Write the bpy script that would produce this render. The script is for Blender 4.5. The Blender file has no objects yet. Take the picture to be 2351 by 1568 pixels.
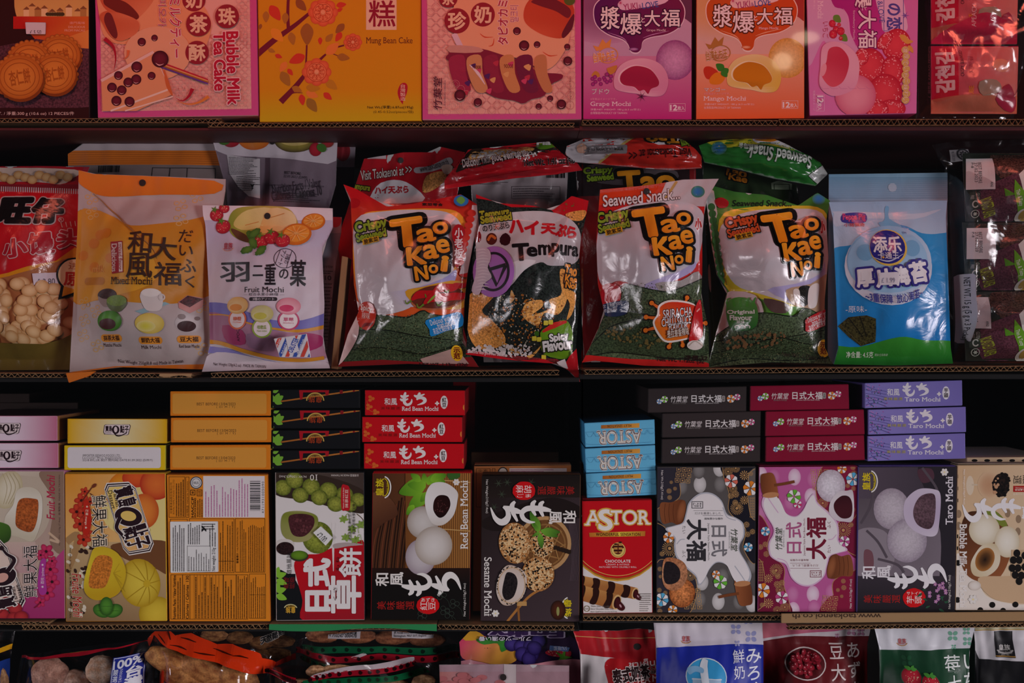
import bpy, bmesh, math, random
from mathutils import Vector, noise
from mathutils.geometry import tessellate_polygon
C = bpy.context.scene.collection
SC = bpy.context.scene
PI = math.pi
# ---------------------------------------------------------------- camera, light, exposure
S = 0.0006            # metres per photo pixel on the plane Y = 0
D = 2.0               # camera distance to that plane
CX, CY = 1175.5, 784.0
cam_d = bpy.data.cameras.new('camera'); cam = bpy.data.objects.new('camera', cam_d); C.objects.link(cam)
cam.location = (0, -D, 0); cam.rotation_euler = (PI/2, 0, 0)
cam_d.sensor_width = 36; cam_d.lens = 36*D/(2351*S); cam_d.clip_start = 0.01
SC.camera = cam
SC.view_settings.view_transform = 'Standard'; SC.view_settings.look = 'None'
SC.view_settings.gamma = 1; SC.view_settings.use_curve_mapping = False
SC.view_settings.exposure = 0.0
w = bpy.data.worlds.new('world'); SC.world = w; w.use_nodes = True
w.node_tree.nodes['Background'].inputs[0].default_value = (0.80, 0.86, 1.0, 1)
w.node_tree.nodes['Background'].inputs[1].default_value = 0.03
def area(name, loc, target, size, size_y, energy, col, spread=180):
    l = bpy.data.lights.new(name, 'AREA'); l.shape = 'RECTANGLE'; l.size = size; l.size_y = size_y
    l.energy = energy; l.color = col; l.spread = math.radians(spread)
    o = bpy.data.objects.new(name, l); C.objects.link(o); o.location = loc
    o.rotation_euler = (Vector(target)-Vector(loc)).to_track_quat('-Z', 'Y').to_euler()
    return o
area('daylight_left', (-3.9, -2.3, -0.30), (0, 0, -0.61), 1.5, 1.3, 4.8, (1.0, 0.93, 0.95), 38)
area('daylight_right', (3.9, -2.3, -0.30), (0, 0, -0.61), 1.5, 1.3, 9.6, (1.0, 0.93, 0.95), 38)
area('sky_above_street', (0.4, -3.0, 2.6), (0, 0, -0.3), 4.4, 1.4, 6, (1.0, 0.94, 0.95))
area('red_awning_glow', (0.0, -1.0, 1.35), (0, 0.0, 0.62), 3.0, 0.5, 3.8, (1.0, 0.16, 0.09), 36)
# ---------------------------------------------------------------- colours and materials
def lin(h):
    v = [int(h[i:i+2], 16)/255 for i in (0, 2, 4)]
    return tuple(x/12.92 if x <= .04045 else ((x+.055)/1.055)**2.4 for x in v)
def parse(c):                       # colour spec -> function(x, y) -> rgba; 'rrggbb', 'rrggbb~grain', gradient tuples
    if isinstance(c, str):
        g = 0.0
        if '~' in c: c, gg = c.split('~'); g = float(gg)/100
        v = lin(c)+(1-g,)
        return lambda x, y: v
    if len(c) == 6:                 # linear gradient
        a, b, x0, y0, x1, y1 = c; fa, fb = parse(a), parse(b); dx, dy = x1-x0, y1-y0; q = dx*dx+dy*dy
        def f(x, y):
            t = min(1, max(0, ((x-x0)*dx+(y-y0)*dy)/q)); A, B = fa(x, y), fb(x, y)
            return tuple(A[i]+(B[i]-A[i])*t for i in range(4))
        return f
    a, b, x0, y0, r = c             # radial gradient
    fa, fb = parse(a), parse(b)
    def f(x, y):
        t = min(1, math.hypot(x-x0, y-y0)/r); t = t*t; A, B = fa(x, y), fb(x, y)
        return tuple(A[i]+(B[i]-A[i])*t for i in range(4))
    return f
def nd(m): m.use_nodes = True; nt = m.node_tree; return nt, nt.nodes['Principled BSDF'], nt.links
def print_mat(name, rough, coat=0.0, bump=0.0, bscale=30, spec=0.5, alpha=None):
    m = bpy.data.materials.new(name); nt, b, L = nd(m); N = nt.nodes
    at = N.new('ShaderNodeAttribute'); at.attribute_name = 'Col'
    tc = N.new('ShaderNodeTexCoord')
    nz = N.new('ShaderNodeTexNoise'); nz.inputs['Scale'].default_value = 420; nz.inputs['Detail'].default_value = 3
    L.new(tc.outputs['Object'], nz.inputs['Vector'])
    rp = N.new('ShaderNodeMapRange'); rp.inputs['From Min'].default_value = .3; rp.inputs['From Max'].default_value = .7
    rp.inputs['To Min'].default_value = 0.0; rp.inputs['To Max'].default_value = 2.6
    L.new(nz.outputs['Fac'], rp.inputs['Value'])
    sb = N.new('ShaderNodeMath'); sb.operation = 'SUBTRACT'; sb.inputs[0].default_value = 1; L.new(at.outputs['Alpha'], sb.inputs[1])
    mx = N.new('ShaderNodeMix'); mx.data_type = 'FLOAT'; mx.inputs['A'].default_value = 1
    L.new(sb.outputs[0], mx.inputs['Factor']); L.new(rp.outputs['Result'], mx.inputs['B'])
    ml = N.new('ShaderNodeVectorMath'); ml.operation = 'SCALE'
    L.new(at.outputs['Color'], ml.inputs[0]); L.new(mx.outputs['Result'], ml.inputs['Scale'])
    L.new(ml.outputs['Vector'], b.inputs['Base Color'])
    b.inputs['Roughness'].default_value = rough; b.inputs['Coat Weight'].default_value = coat
    b.inputs['Coat Roughness'].default_value = .08; b.inputs['Specular IOR Level'].default_value = spec
    if bump:
        n2 = N.new('ShaderNodeTexNoise'); n2.inputs['Scale'].default_value = bscale; n2.inputs['Detail'].default_value = 4
        n2.inputs['Distortion'].default_value = 1.2
        L.new(tc.outputs['Object'], n2.inputs['Vector'])
        bp = N.new('ShaderNodeBump'); bp.inputs['Strength'].default_value = bump; bp.inputs['Distance'].default_value = .004
        L.new(n2.outputs['Fac'], bp.inputs['Height']); L.new(bp.outputs['Normal'], b.inputs['Normal'])
        L.new(bp.outputs['Normal'], b.inputs['Coat Normal'])
    if alpha is not None: b.inputs['Alpha'].default_value = alpha
    return m
M_CARD = print_mat('printed_card', .45, 0.0, spec=.12)
M_FILM = print_mat('printed_film', .22, 0.3, .42, 24, spec=.35)
M_MATTE = print_mat('matte_film', .48, 0.0, .32, 20, spec=.3)
M_PAPER = print_mat('paper_label', .6, spec=.3)
M_BROWN = print_mat('corrugated_cardboard', .85, spec=.2)
def clear_mat(name, tint, a, bump, bscale):
    m = bpy.data.materials.new(name); nt, b, L = nd(m); N = nt.nodes
    out = N['Material Output']; N.remove(b)
    tr = N.new('ShaderNodeBsdfTransparent'); tr.inputs[0].default_value = (*tint, 1)
    gl = N.new('ShaderNodeBsdfGlossy'); gl.inputs['Roughness'].default_value = .12 if bump else .035
    fr = N.new('ShaderNodeLayerWeight'); pw = N.new('ShaderNodeMath'); pw.operation = 'POWER'; pw.inputs[1].default_value = 5   # Schlick, the same from both sides
    L.new(fr.outputs['Facing'], pw.inputs[0])
    ad = N.new('ShaderNodeMath'); ad.operation = 'MULTIPLY_ADD'; ad.inputs[1].default_value = .95; ad.inputs[2].default_value = .036+a; ad.use_clamp = True
    mx = N.new('ShaderNodeMixShader')
    L.new(pw.outputs[0], ad.inputs[0]); L.new(ad.outputs[0], mx.inputs[0]); L.new(tr.outputs[0], mx.inputs[1]); L.new(gl.outputs[0], mx.inputs[2])
    L.new(mx.outputs[0], out.inputs[0])
    if bump:
        tc = N.new('ShaderNodeTexCoord'); n2 = N.new('ShaderNodeTexNoise'); n2.inputs['Scale'].default_value = bscale; n2.inputs['Detail'].default_value = 3
        n2.inputs['Distortion'].default_value = 2
        L.new(tc.outputs['Object'], n2.inputs['Vector'])
        bp = N.new('ShaderNodeBump'); bp.inputs['Strength'].default_value = bump; bp.inputs['Distance'].default_value = .01
        L.new(n2.outputs['Fac'], bp.inputs['Height']); L.new(bp.outputs['Normal'], gl.inputs['Normal']); L.new(bp.outputs['Normal'], fr.inputs['Normal'])
    return m
M_CLEAR = clear_mat('clear_film', (.96, .94, .95), .045, .35, 11)
M_GLASS = clear_mat('window_glass', (.97, .97, .98), .0, 0, 1)
def plain(name, hexc, rough=.6, metal=0, nscale=0, namp=.3):
    m = bpy.data.materials.new(name); nt, b, L = nd(m); N = nt.nodes
    b.inputs['Roughness'].default_value = rough; b.inputs['Metallic'].default_value = metal
    c = lin(hexc)
    if nscale:
        tc = N.new('ShaderNodeTexCoord'); nz = N.new('ShaderNodeTexNoise'); nz.inputs['Scale'].default_value = nscale; nz.inputs['Detail'].default_value = 5
        L.new(tc.outputs['Object'], nz.inputs['Vector'])
        cr = N.new('ShaderNodeValToRGB')
        cr.color_ramp.elements[0].color = (*[x*(1-namp) for x in c], 1); cr.color_ramp.elements[1].color = (*[min(1, x*(1+namp)) for x in c], 1)
        L.new(nz.outputs['Fac'], cr.inputs[0]); L.new(cr.outputs[0], b.inputs['Base Color'])
    else: b.inputs['Base Color'].default_value = (*c, 1)
    return m
# ---------------------------------------------------------------- text outlines as 2-D triangles
_tc = bpy.data.curves.new('glyphs', 'FONT'); _to = bpy.data.objects.new('glyphs', _tc); C.objects.link(_to)
_cache = {}
def _mesh(fill):
    _tc.fill_mode = fill; dg = bpy.context.evaluated_depsgraph_get(); dg.update()
    ev = _to.evaluated_get(dg); me = ev.to_mesh()
    V = [(v.co.x, v.co.y) for v in me.vertices]; F = [tuple(p.vertices) for p in me.polygons]; E = [tuple(e.vertices) for e in me.edges]
    ev.to_mesh_clear(); return V, F, E
def inside(p, P):
    x, y = p; c = False; j = len(P)-1
    for i in range(len(P)):
        if (P[i][1] > y) != (P[j][1] > y) and x < (P[j][0]-P[i][0])*(y-P[i][1])/(P[j][1]-P[i][1])+P[i][0]: c = not c
        j = i
    return c
def glyphs(s, res, space=1.0, lead=1.0, want_loops=False):
    k = (s, res, space, lead, want_loops)
    if k in _cache: return _cache[k]
    _tc.body = s; _tc.resolution_u = res; _tc.space_character = space; _tc.space_line = lead
    _tc.align_x = 'CENTER' if '\n' in s else 'LEFT'
    if not want_loops:
        V, Q, _ = _mesh('BOTH' if False else 'FRONT'); F = []
        for vs in Q:
            for i in range(1, len(vs)-1): F.append((vs[0], vs[i], vs[i+1]))
        _cache[k] = (V, F); return V, F
    V, _, E = _mesh('NONE'); ad = {}
    for a, b in E: ad.setdefault(a, []).append(b); ad.setdefault(b, []).append(a)
    seen = set(); loops = []
    for a in ad:
        if a in seen: continue
        L = [a]; seen.add(a); cur = a
        while True:
            n = [q for q in ad[cur] if q not in seen]
            if not n: break
            cur = n[0]; seen.add(cur); L.append(cur)
        P = []
        for i in L:
            if not P or math.hypot(P[-1][0]-V[i][0], P[-1][1]-V[i][1]) > 1e-4: P.append(V[i])
        if len(P) > 2: loops.append(P)
    bb = [(min(p[0] for p in P), min(p[1] for p in P), max(p[0] for p in P), max(p[1] for p in P)) for P in loops]; out = []
    for i, P in enumerate(loops):
        x, y = P[0]; d = sum(1 for j, Q in enumerate(loops) if j != i and bb[j][0] < x < bb[j][2] and bb[j][1] < y < bb[j][3] and inside(P[0], Q))
        ar = sum(P[q][0]*P[(q+1) % len(P)][1]-P[(q+1) % len(P)][0]*P[q][1] for q in range(len(P)))
        if (ar > 0) == (d % 2 == 1): P = P[::-1]
        out.append(P)
    _cache[k] = out; return out
def fatten(loops, w):                # a rim of width w round every contour, round at outer corners
    O = []; G = []
    for P in loops:
        n = len(P); E = []
        for i in range(n):
            (x0, y0), (x1, y1) = P[i], P[(i+1) % n]; dx, dy = x1-x0, y1-y0; q = math.hypot(dx, dy) or 1; E.append((dy/q, -dx/q))
        prev = None; first = None
        for i in range(n+1):
            j = i % n; (ax, ay), (bx, by) = E[j-1], E[j]; cr = ax*by-ay*bx; dt = max(-1, min(1, ax*bx+ay*by)); x, y = P[j]
            if cr > .02:
                an = math.acos(dt); k = max(1, int(an/.5)); a0 = math.atan2(ay, ax); out = [(math.cos(a0+an*q/k), math.sin(a0+an*q/k)) for q in range(k+1)]
            else:
                mx, my = ax+bx, ay+by; q = mx*mx+my*my; sc = 2/q if q > .5 else 1.2; sc = min(sc, 1.3); out = [(mx*sc, my*sc)] if q > .01 else [(bx, by)]
            c = len(O); O.append((x, y)); o = []
            for u, v in out: o.append(len(O)); O.append((x+u*w, y+v*w))
            for q in range(len(o)-1): G.append((c, o[q], o[q+1]))
            if prev: G += [(prev[0], prev[1], o[0]), (prev[0], o[0], c)]
            prev = (c, o[-1])
    return O, G
def serifs(loops, k=1.0):            # slab feet on the flat stroke ends at baseline, descender and top
    O = []; G = []
    for P in loops:
      for i in range(len(P)):
        (x0, y0), (x1, y1) = P[i], P[(i+1) % len(P)]
        if abs(y1-y0) > .004 or not .05 < abs(x1-x0) < .28: continue
        up = x1 > x0
        if up and not (abs(y0) < .05 or y0 < -.12): continue
        if not up and y0 < .4: continue
        x0, x1 = min(x0, x1), max(x0, x1)
        t = .055*k; e = .075*k; n = len(O); ya, yb = (y0, y0+t) if up else (y0-t, y0)
        O += [(x0-e, ya), (x1+e, ya), (x1+e, yb), (x0-e, yb)]; G += [(n, n+1, n+2), (n, n+2, n+3)]
    return O, G
# ---------------------------------------------------------------- flat artwork, drawn in photo pixels
def clip(poly, nx, ny, d):          # keep nx*x + ny*y <= d
    out = []
    for i in range(len(poly)):
        a, b = poly[i], poly[(i+1) % len(poly)]; da, db = nx*a[0]+ny*a[1]-d, nx*b[0]+ny*b[1]-d
        if da <= 0: out.append(a)
        if (da < 0 < db) or (db < 0 < da):
            t = da/(da-db); out.append((a[0]+(b[0]-a[0])*t, a[1]+(b[1]-a[1])*t))
    return out
def spline(pts, closed, n=6):
    out = []; N = len(pts)
    for i in range(N if closed else N-1):
        g = (lambda j: pts[j % N]) if closed else (lambda j: pts[min(N-1, max(0, j))])
        p0, p1, p2, p3 = g(i-1), g(i), g(i+1), g(i+2)
        for k in range(n):
            t = k/n; t2 = t*t; t3 = t2*t
            out.append(tuple(.5*(2*p1[a]+(p2[a]-p0[a])*t+(2*p0[a]-5*p1[a]+4*p2[a]-p3[a])*t2+(3*p1[a]-p0[a]-3*p2[a]+p3[a])*t3) for a in (0, 1)))
    if not closed: out.append(tuple(pts[-1]))
    return out
class Art:
    def __init__(s, seed=1): s.sh = []; s.rnd = random.Random(seed); s.ox = s.oy = 0.0; s.sx = s.sy = 1.0; s.bx = s.by = 0.0
    def at(s, bx, by, ox, oy, sx=1.0, sy=None):    # draw the following in a frame: (bx,by) moves to (ox,oy), scaled
        s.bx, s.by, s.ox, s.oy, s.sx, s.sy = bx, by, ox, oy, sx, (sx if sy is None else sy); return s
    def home(s): s.bx = s.by = s.ox = s.oy = 0.0; s.sx = s.sy = 1.0
    def add(s, V, F, c, cut=True, jit=False):
        f0 = parse(c)
        if (s.bx, s.by, s.ox, s.oy, s.sx, s.sy) != (0, 0, 0, 0, 1, 1):
            bx, by, ox, oy, sx, sy = s.bx, s.by, s.ox, s.oy, s.sx, s.sy
            V = [((x-bx)*sx+ox, (y-by)*sy+oy) for x, y in V]
            f = lambda x, y: f0((x-ox)/sx+bx, (y-oy)/sy+by)
        else: f = f0
        if V and F: s.sh.append((V, F, f, cut, jit))
    def p(s, pts, c):
        F = tessellate_polygon([[Vector((x, y, 0)) for x, y in pts]]); s.add(list(pts), F, c)
    def b(s, pts, c, n=6): s.p(spline(pts, True, n), c)
    def r(s, x0, y0, x1, y1, c): s.add([(x0, y0), (x1, y0), (x1, y1), (x0, y1)], [(0, 1, 2), (0, 2, 3)], c)
    def rr(s, x0, y0, x1, y1, q, c):
        P = []
        for cx, cy, a in ((x1-q, y1-q, 0), (x0+q, y1-q, 90), (x0+q, y0+q, 180), (x1-q, y0+q, 270)):
            for k in range(5): t = math.radians(a+k*22.5); P.append((cx+q*math.cos(t), cy+q*math.sin(t)))
        s.p(P, c)
    def frame(s, x0, y0, x1, y1, w, c): s.r(x0, y0, x1, y0+w, c); s.r(x0, y1-w, x1, y1, c); s.r(x0, y0+w, x0+w, y1-w, c); s.r(x1-w, y0+w, x1, y1-w, c)
    def e(s, cx, cy, rx, ry, c, rot=0, c2=None, n=28, a0=0, a1=360, wob=0):
        ca, sa = math.cos(math.radians(rot)), math.sin(math.radians(rot)); rings = (.5, .8, 1) if c2 else (1,)
        V = [(cx, cy)]; F = []
        full = a1-a0 >= 360; m = n if full else n+1
        wv = [1+wob*(s.rnd.random()-.5) for _ in range(m)]
        for q in rings:
            for k in range(m):
                t = math.radians(a0+(a1-a0)*k/n); x, y = rx*q*math.cos(t)*wv[k], ry*q*math.sin(t)*wv[k]
                V.append((cx+x*ca-y*sa, cy+x*sa+y*ca))
        for k in range(n): F.append((0, 1+k, 1+(k+1) % m))
        for j in range(len(rings)-1):
            for k in range(n):
                a, b = 1+j*m+k, 1+j*m+(k+1) % m; F += [(a, a+m, b+m), (a, b+m, b)]
        if c2:
            fa, fb = parse(c), parse(c2)
            inv = max(rx, ry)
            def f(x, y):
                dx, dy = x-cx, y-cy; u, v = (dx*ca+dy*sa)/rx, (-dx*sa+dy*ca)/ry; t = min(1, u*u+v*v)
                A, B = fa(x, y), fb(x, y); return tuple(A[i]+(B[i]-A[i])*t for i in range(4))
            s.add(V, F, '000000')
            V, F, _, ct, jt = s.sh[-1]
            if (s.sx, s.ox, s.bx, s.by) != (1, 0, 0, 0):
                bx, by, ox, oy, sx, sy = s.bx, s.by, s.ox, s.oy, s.sx, s.sy
                s.sh[-1] = (V, F, lambda x, y: f((x-ox)/sx+bx, (y-oy)/sy+by), ct, jt)
            else: s.sh[-1] = (V, F, f, ct, jt)
        else: s.add(V, F, c)
    def ring(s, cx, cy, rx, ry, w, c, rot=0, a0=0, a1=360, n=36):
        ca, sa = math.cos(math.radians(rot)), math.sin(math.radians(rot)); V = []; F = []
        for k in range(n+1):
            t = math.radians(a0+(a1-a0)*k/n)
            for q in (0, w):
                x, y = (rx-q)*math.cos(t), (ry-q)*math.sin(t); V.append((cx+x*ca-y*sa, cy+x*sa+y*ca))
        for k in range(n): a = 2*k; F += [(a, a+1, a+3), (a, a+3, a+2)]
        s.add(V, F, c)
    def l(s, pts, w, c, smooth=True, n=6):
        if smooth and len(pts) > 2: pts = spline(pts, False, n)
        N = len(pts); V = []; F = []; ws = list(w) if isinstance(w, (tuple, list)) else [w, w]
        for i, (x, y) in enumerate(pts):
            a, b = pts[max(0, i-1)], pts[min(N-1, i+1)]; dx, dy = b[0]-a[0], b[1]-a[1]; q = math.hypot(dx, dy) or 1
            g = i/(N-1)*(len(ws)-1); g0 = min(len(ws)-2, int(g)); h = (ws[g0]+(ws[g0+1]-ws[g0])*(g-g0))/2; V += [(x-dy/q*h, y+dx/q*h), (x+dy/q*h, y-dx/q*h)]
        for i in range(N-1): a = 2*i; F += [(a, a+1, a+3), (a, a+3, a+2)]
        s.add(V, F, c, True, True)
    def t(s, txt, x0, y0, x1, y1, c, rot=0, bold=0.0, ol=None, olw=.05, serif=0, shear=0, ang=0, res=None, space=1.0, lead=1.0, arc=0):
        big = max(x1-x0, y1-y0)/max(1, len(txt)) > 14
        res = res or (4 if big else 2)
        def fit(V, ref):
            xs = [v[0] for v in ref]; ys = [v[1] for v in ref]; a, b, cc, d = min(xs), max(xs), min(ys), max(ys)
            return [(x0+(x-a)/(b-a or 1)*(x1-x0), y0+(y-cc)/(d-cc or 1)*(y1-y0)) for x, y in V]
        def tr(V):
            if shear: V = [(x+shear*y, y) for x, y in V]
            r = rot % 360
            if r == 0: V = [(x, -y) for x, y in V]
            elif r == 90: V = [(y, x) for x, y in V]
            elif r == 180: V = [(-x, y) for x, y in V]
            else: V = [(-y, -x) for x, y in V]
            return V
        V, F = glyphs(txt, res, space, lead)
        if not V: return
        ref = tr(V)
        def finish(V):
            V = fit(tr(V), ref)
            mx, my = (x0+x1)/2, (y0+y1)/2
            if arc: V = [(x, y+arc*(((x-mx)/((x1-x0)/2))**2-.5)) for x, y in V]
            if ang:
                ca, sa = math.cos(math.radians(ang)), math.sin(math.radians(ang))
                V = [(mx+(x-mx)*ca-(y-my)*sa, my+(x-mx)*sa+(y-my)*ca) for x, y in V]
            return V
        lo = glyphs(txt, res, space, lead, True) if (serif or ol or bold) else None
        sV, sF = serifs(lo, serif) if serif else ([], [])
        if ol:
            o, g = fatten(lo, bold+olw); s.add(finish(o), g, ol, big, True)
            if sV:
                o, g = fatten([[sV[i] for i in range(q, q+4)] for q in range(0, len(sV), 4)], olw); s.add(finish(o), g, ol, big, True)
        if bold: o, g = fatten(lo, bold); s.add(finish(o), g, c, big, True)
        if sV: s.add(finish(sV), sF, c, big, True)
        s.add(finish(V), F, c, big)
    def lines(s, x0, y0, x1, y1, n, c, w=.45, vertical=False, ragged=.35):   # rows of print too small to read
        for k in range(n):
            if vertical:
                x = x0+(x1-x0)*(k+.5)/n; h = (x1-x0)/n*w/2; e = y1-(y1-y0)*(1-s.rnd.random()*ragged); s.dash(x-h, e, x+h, y1, c, True)
            else:
                y = y0+(y1-y0)*(k+.5)/n; h = (y1-y0)/n*w/2; e = x0+(x1-x0)*(1-s.rnd.random()*ragged); s.dash(x0, y-h, e, y+h, c, False)
    def dash(s, x0, y0, x1, y1, c, vert):
        V = []; F = []; a, b = (y0, y1) if vert else (x0, x1); p = a
        while p < b:
            q = min(b, p+s.rnd.uniform(3, 10)); n = len(V)
            V += [(x0, p), (x1, p), (x1, q), (x0, q)] if vert else [(p, y0), (q, y0), (q, y1), (p, y1)]
            F += [(n, n+1, n+2), (n, n+2, n+3)]; p = q+s.rnd.uniform(1.2, 2.4)
        s.add(V, F, c, False)
    def dots(s, cx, cy, rx, ry, n, r, c, rot=0, el=1.0, ring=0):
        V = []; F = []; ca, sa = math.cos(math.radians(rot)), math.sin(math.radians(rot))
        for _ in range(n):
            a = s.rnd.random()*2*PI; q = math.sqrt(ring+(1-ring)*s.rnd.random()); x, y = rx*q*math.cos(a), ry*q*math.sin(a)
            x, y = cx+x*ca-y*sa, cy+x*sa+y*ca; rr = r*s.rnd.uniform(.6, 1.3); b = s.rnd.random()*PI; m = len(V); V.append((x, y))
            for k in range(6):
                t = k*PI/3; u, v = rr*math.cos(t), rr*el*math.sin(t); V.append((x+u*math.cos(b)-v*math.sin(b), y+u*math.sin(b)+v*math.cos(b)))
            for k in range(6): F.append((m, m+1+k, m+1+(k+1) % 6))
        s.add(V, F, c, False, True)
    def star(s, cx, cy, R, r, n, c, rot=0):
        s.p([(cx+(R if k % 2 == 0 else r)*math.cos(PI*k/n+rot), cy+(R if k % 2 == 0 else r)*math.sin(PI*k/n+rot)) for k in range(2*n)], c)
    def leaf(s, x0, y0, x1, y1, w, c):
        dx, dy = x1-x0, y1-y0; s.b([(x0, y0), (x0+dx*.4-dy*w, y0+dy*.4+dx*w), (x1, y1), (x0+dx*.4+dy*w, y0+dy*.4-dx*w)], c, 5)
    def flower(s, cx, cy, r, c, c2, n=5, rot=0, mid='ffe9a0'):
        for k in range(n):
            a = rot+2*PI*k/n; s.e(cx+r*.55*math.cos(a), cy+r*.55*math.sin(a), r*.48, r*.36, c, math.degrees(a), c2, 12)
        s.e(cx, cy, r*.2, r*.2, mid, n=8)
    def barcode(s, x0, y0, x1, y1, c='101010', vert=False):
        V = []; F = []; a, b = (y0, y1) if vert else (x0, x1); p = a
        while p < b:
            q = min(b, p+s.rnd.choice((1, 1, 2, 3))*(b-a)/95); n = len(V)
            V += [(x0, p), (x1, p), (x1, q), (x0, q)] if vert else [(p, y0), (q, y0), (q, y1), (p, y1)]
            F += [(n, n+1, n+2), (n, n+2, n+3)]; p = q+s.rnd.choice((1, 1, 2))*(b-a)/95
        s.add(V, F, c, False)
    # ---- output: list of (polygon in px, colour function, layer)
    def polys(s, cell=None, quad=None):
        boxes = []; out = []
        for V, F, f, cut, jit in s.sh:
            xs = [v[0] for v in V]; ys = [v[1] for v in V]; bb = (min(xs), min(ys), max(xs), max(ys))
            ly = 1
            for o, l in boxes:
                if l >= ly and o[0] < bb[2] and bb[0] < o[2] and o[1] < bb[3] and bb[1] < o[3]: ly = l+1
            boxes.append((bb, ly))
            for ti, t in enumerate(F):
                P = [V[i] for i in t]; lz = ly+(ti*13 % 31)/62 if jit else ly
                a = (P[1][0]-P[0][0])*(P[2][1]-P[0][1])-(P[1][1]-P[0][1])*(P[2][0]-P[0][0])
                if abs(a) < 1e-6: continue
                if a < 0: P.reverse()
                if quad:
                    for nx, ny, d in quad:
                        if P: P = clip(P, nx, ny, d)
                    if len(P) < 3: continue
                todo = [P]
                if cell and cut:
                    for ax in (0, 1):
                        nx, ny = (1, 0) if ax == 0 else (0, 1); nxt = []
                        for q in todo:
                            lo, hi = min(v[ax] for v in q), max(v[ax] for v in q)
                            k = math.floor(lo/cell)+1
                            while k*cell < hi-1e-6 and q:
                                a_ = clip(q, nx, ny, k*cell); q = clip(q, -nx, -ny, -k*cell)
                                if len(a_) > 2: nxt.append(a_)
                                k += 1
                            if len(q) > 2: nxt.append(q)
                        todo = nxt
                for q in todo: out.append((q, f, lz))
        return out
# ---------------------------------------------------------------- object helpers
def W(px, py, Y=0.0):                # photo pixel -> world point at depth Y
    f = S*(D+Y)/D; return ((px-CX)*f, Y, (CY-py)*f)
def tag(o, label=None, cat=None, group=None, kind=None):
    if label: o['label'] = label
    if cat: o['category'] = cat
    if group: o['group'] = group
    if kind: o['kind'] = kind
    return o
def empty(name, loc, label, cat, group=None):
    o = bpy.data.objects.new(name, None); o.empty_display_size = .02; C.objects.link(o); o.location = loc
    return tag(o, label, cat, group)
def mesh_obj(name, V, F, cols, mat, parent=None, origin=(0, 0, 0), normals=None, smooth=False):
    me = bpy.data.meshes.new(name)
    me.from_pydata([(x-origin[0], y-origin[1], z-origin[2]) for x, y, z in V], [], F)
    if cols is not None:
        a = me.color_attributes.new('Col', 'FLOAT_COLOR', 'POINT'); a.data.foreach_set('color', [q for c in cols for q in c])
    me.materials.append(mat)
    if smooth or normals: me.polygons.foreach_set('use_smooth', [True]*len(me.polygons))
    if normals: me.normals_split_custom_set_from_vertices(normals)
    me.update()
    o = bpy.data.objects.new(name, me); C.objects.link(o)
    if parent: o.parent = parent
    else: o.location = origin
    return o
def rgba(c): return lin(c)+(1.0,)
def box_geo(V, F, K, P, cols, bev=.0007):
    """P: 8 corner points, order front (TL TR BR BL) then back; cols: front, back, top, bottom, left, right"""
    bm = bmesh.new(); vs = [bm.verts.new(p) for p in P]
    faces = [(0, 3, 2, 1), (4, 5, 6, 7), (0, 1, 5, 4), (3, 7, 6, 2), (0, 4, 7, 3), (1, 2, 6, 5)]
    ly = bm.loops.layers.float_color.new('c'); il = bm.faces.layers.int.new('k')
    for k, f in enumerate(faces):
        fc = bm.faces.new([vs[i] for i in f]); fc[il] = k+1
    bm.normal_update()
    nf = [(f.normal.copy(), f[il]) for f in bm.faces]
    if bev: bmesh.ops.bevel(bm, geom=list(bm.edges), offset=bev, segments=1, profile=.5, affect='EDGES')
    bm.normal_update()
    for f in bm.faces:
        k = max(nf, key=lambda q: q[0].dot(f.normal))[1]-1; n = len(V)
        for v in f.verts: V.append(tuple(v.co)); K.append(cols[k])
        F.append(tuple(range(n, n+len(f.verts))))
    bm.free()
def art_flat(V, F, K, art, quadpx, Y, step=.00005, cell=None):
    """lay artwork on a vertical face at depth Y; quadpx: 4 px corners TL TR BR BL used for clipping"""
    hs = []
    if quadpx:
        cx = sum(p[0] for p in quadpx)/4; cy = sum(p[1] for p in quadpx)/4
        for i in range(4):
            (ax, ay), (bx, by) = quadpx[i], quadpx[(i+1) % 4]; nx, ny = by-ay, ax-bx; q = math.hypot(nx, ny); nx /= q; ny /= q
            d = nx*ax+ny*ay
            if nx*cx+ny*cy > d: nx, ny, d = -nx, -ny, -d
            hs.append((nx, ny, d-1.2))
    for q, f, ly in art.polys(cell, hs):
        n = len(V); y = Y-step*(ly+1)
        for x, yy in q:
            p = W(x, yy, Y); V.append((p[0], y, p[2])); K.append(f(x, yy))
        F.append(tuple(reversed(range(n, n+len(q)))))
def carton(name, quadpx, Y, th, cols, art=None, parent=None, origin=None, mat=None, drop=0.0, cell=None):
    """a printed box: front face traced at depth Y, th metres deep"""
    V, F, K = [], [], []
    P = [W(x, y, Y) for x, y in quadpx]; P += [(x, Y+th, z) for x, _, z in P]
    cols = [rgba(c) for c in cols]
    box_geo(V, F, K, P, cols)
    if art: art_flat(V, F, K, art, quadpx, Y, cell=cell)
    if origin is None: b = [P[2], P[3], P[6], P[7]]; origin = tuple(sum(p[i] for p in b)/4 for i in range(3))
    return mesh_obj(name, V, F, K, mat or M_CARD, parent, origin), origin
def rect(x0, y0, x1, y1, a=0.0):     # px rectangle turned by a degrees about its foot
    P = [(x0, y0), (x1, y0), (x1, y1), (x0, y1)]
    if a:
        cx, cy = (x0+x1)/2, y1; ca, sa = math.cos(math.radians(a)), math.sin(math.radians(a))
        P = [(cx+(x-cx)*ca-(y-cy)*sa, cy+(x-cx)*sa+(y-cy)*ca) for x, y in P]
    return P
def copy_tree(o, parent=None):
    c = o.copy(); C.objects.link(c); c.parent = parent
    for ch in o.children: copy_tree(ch, c)
    return c
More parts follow.
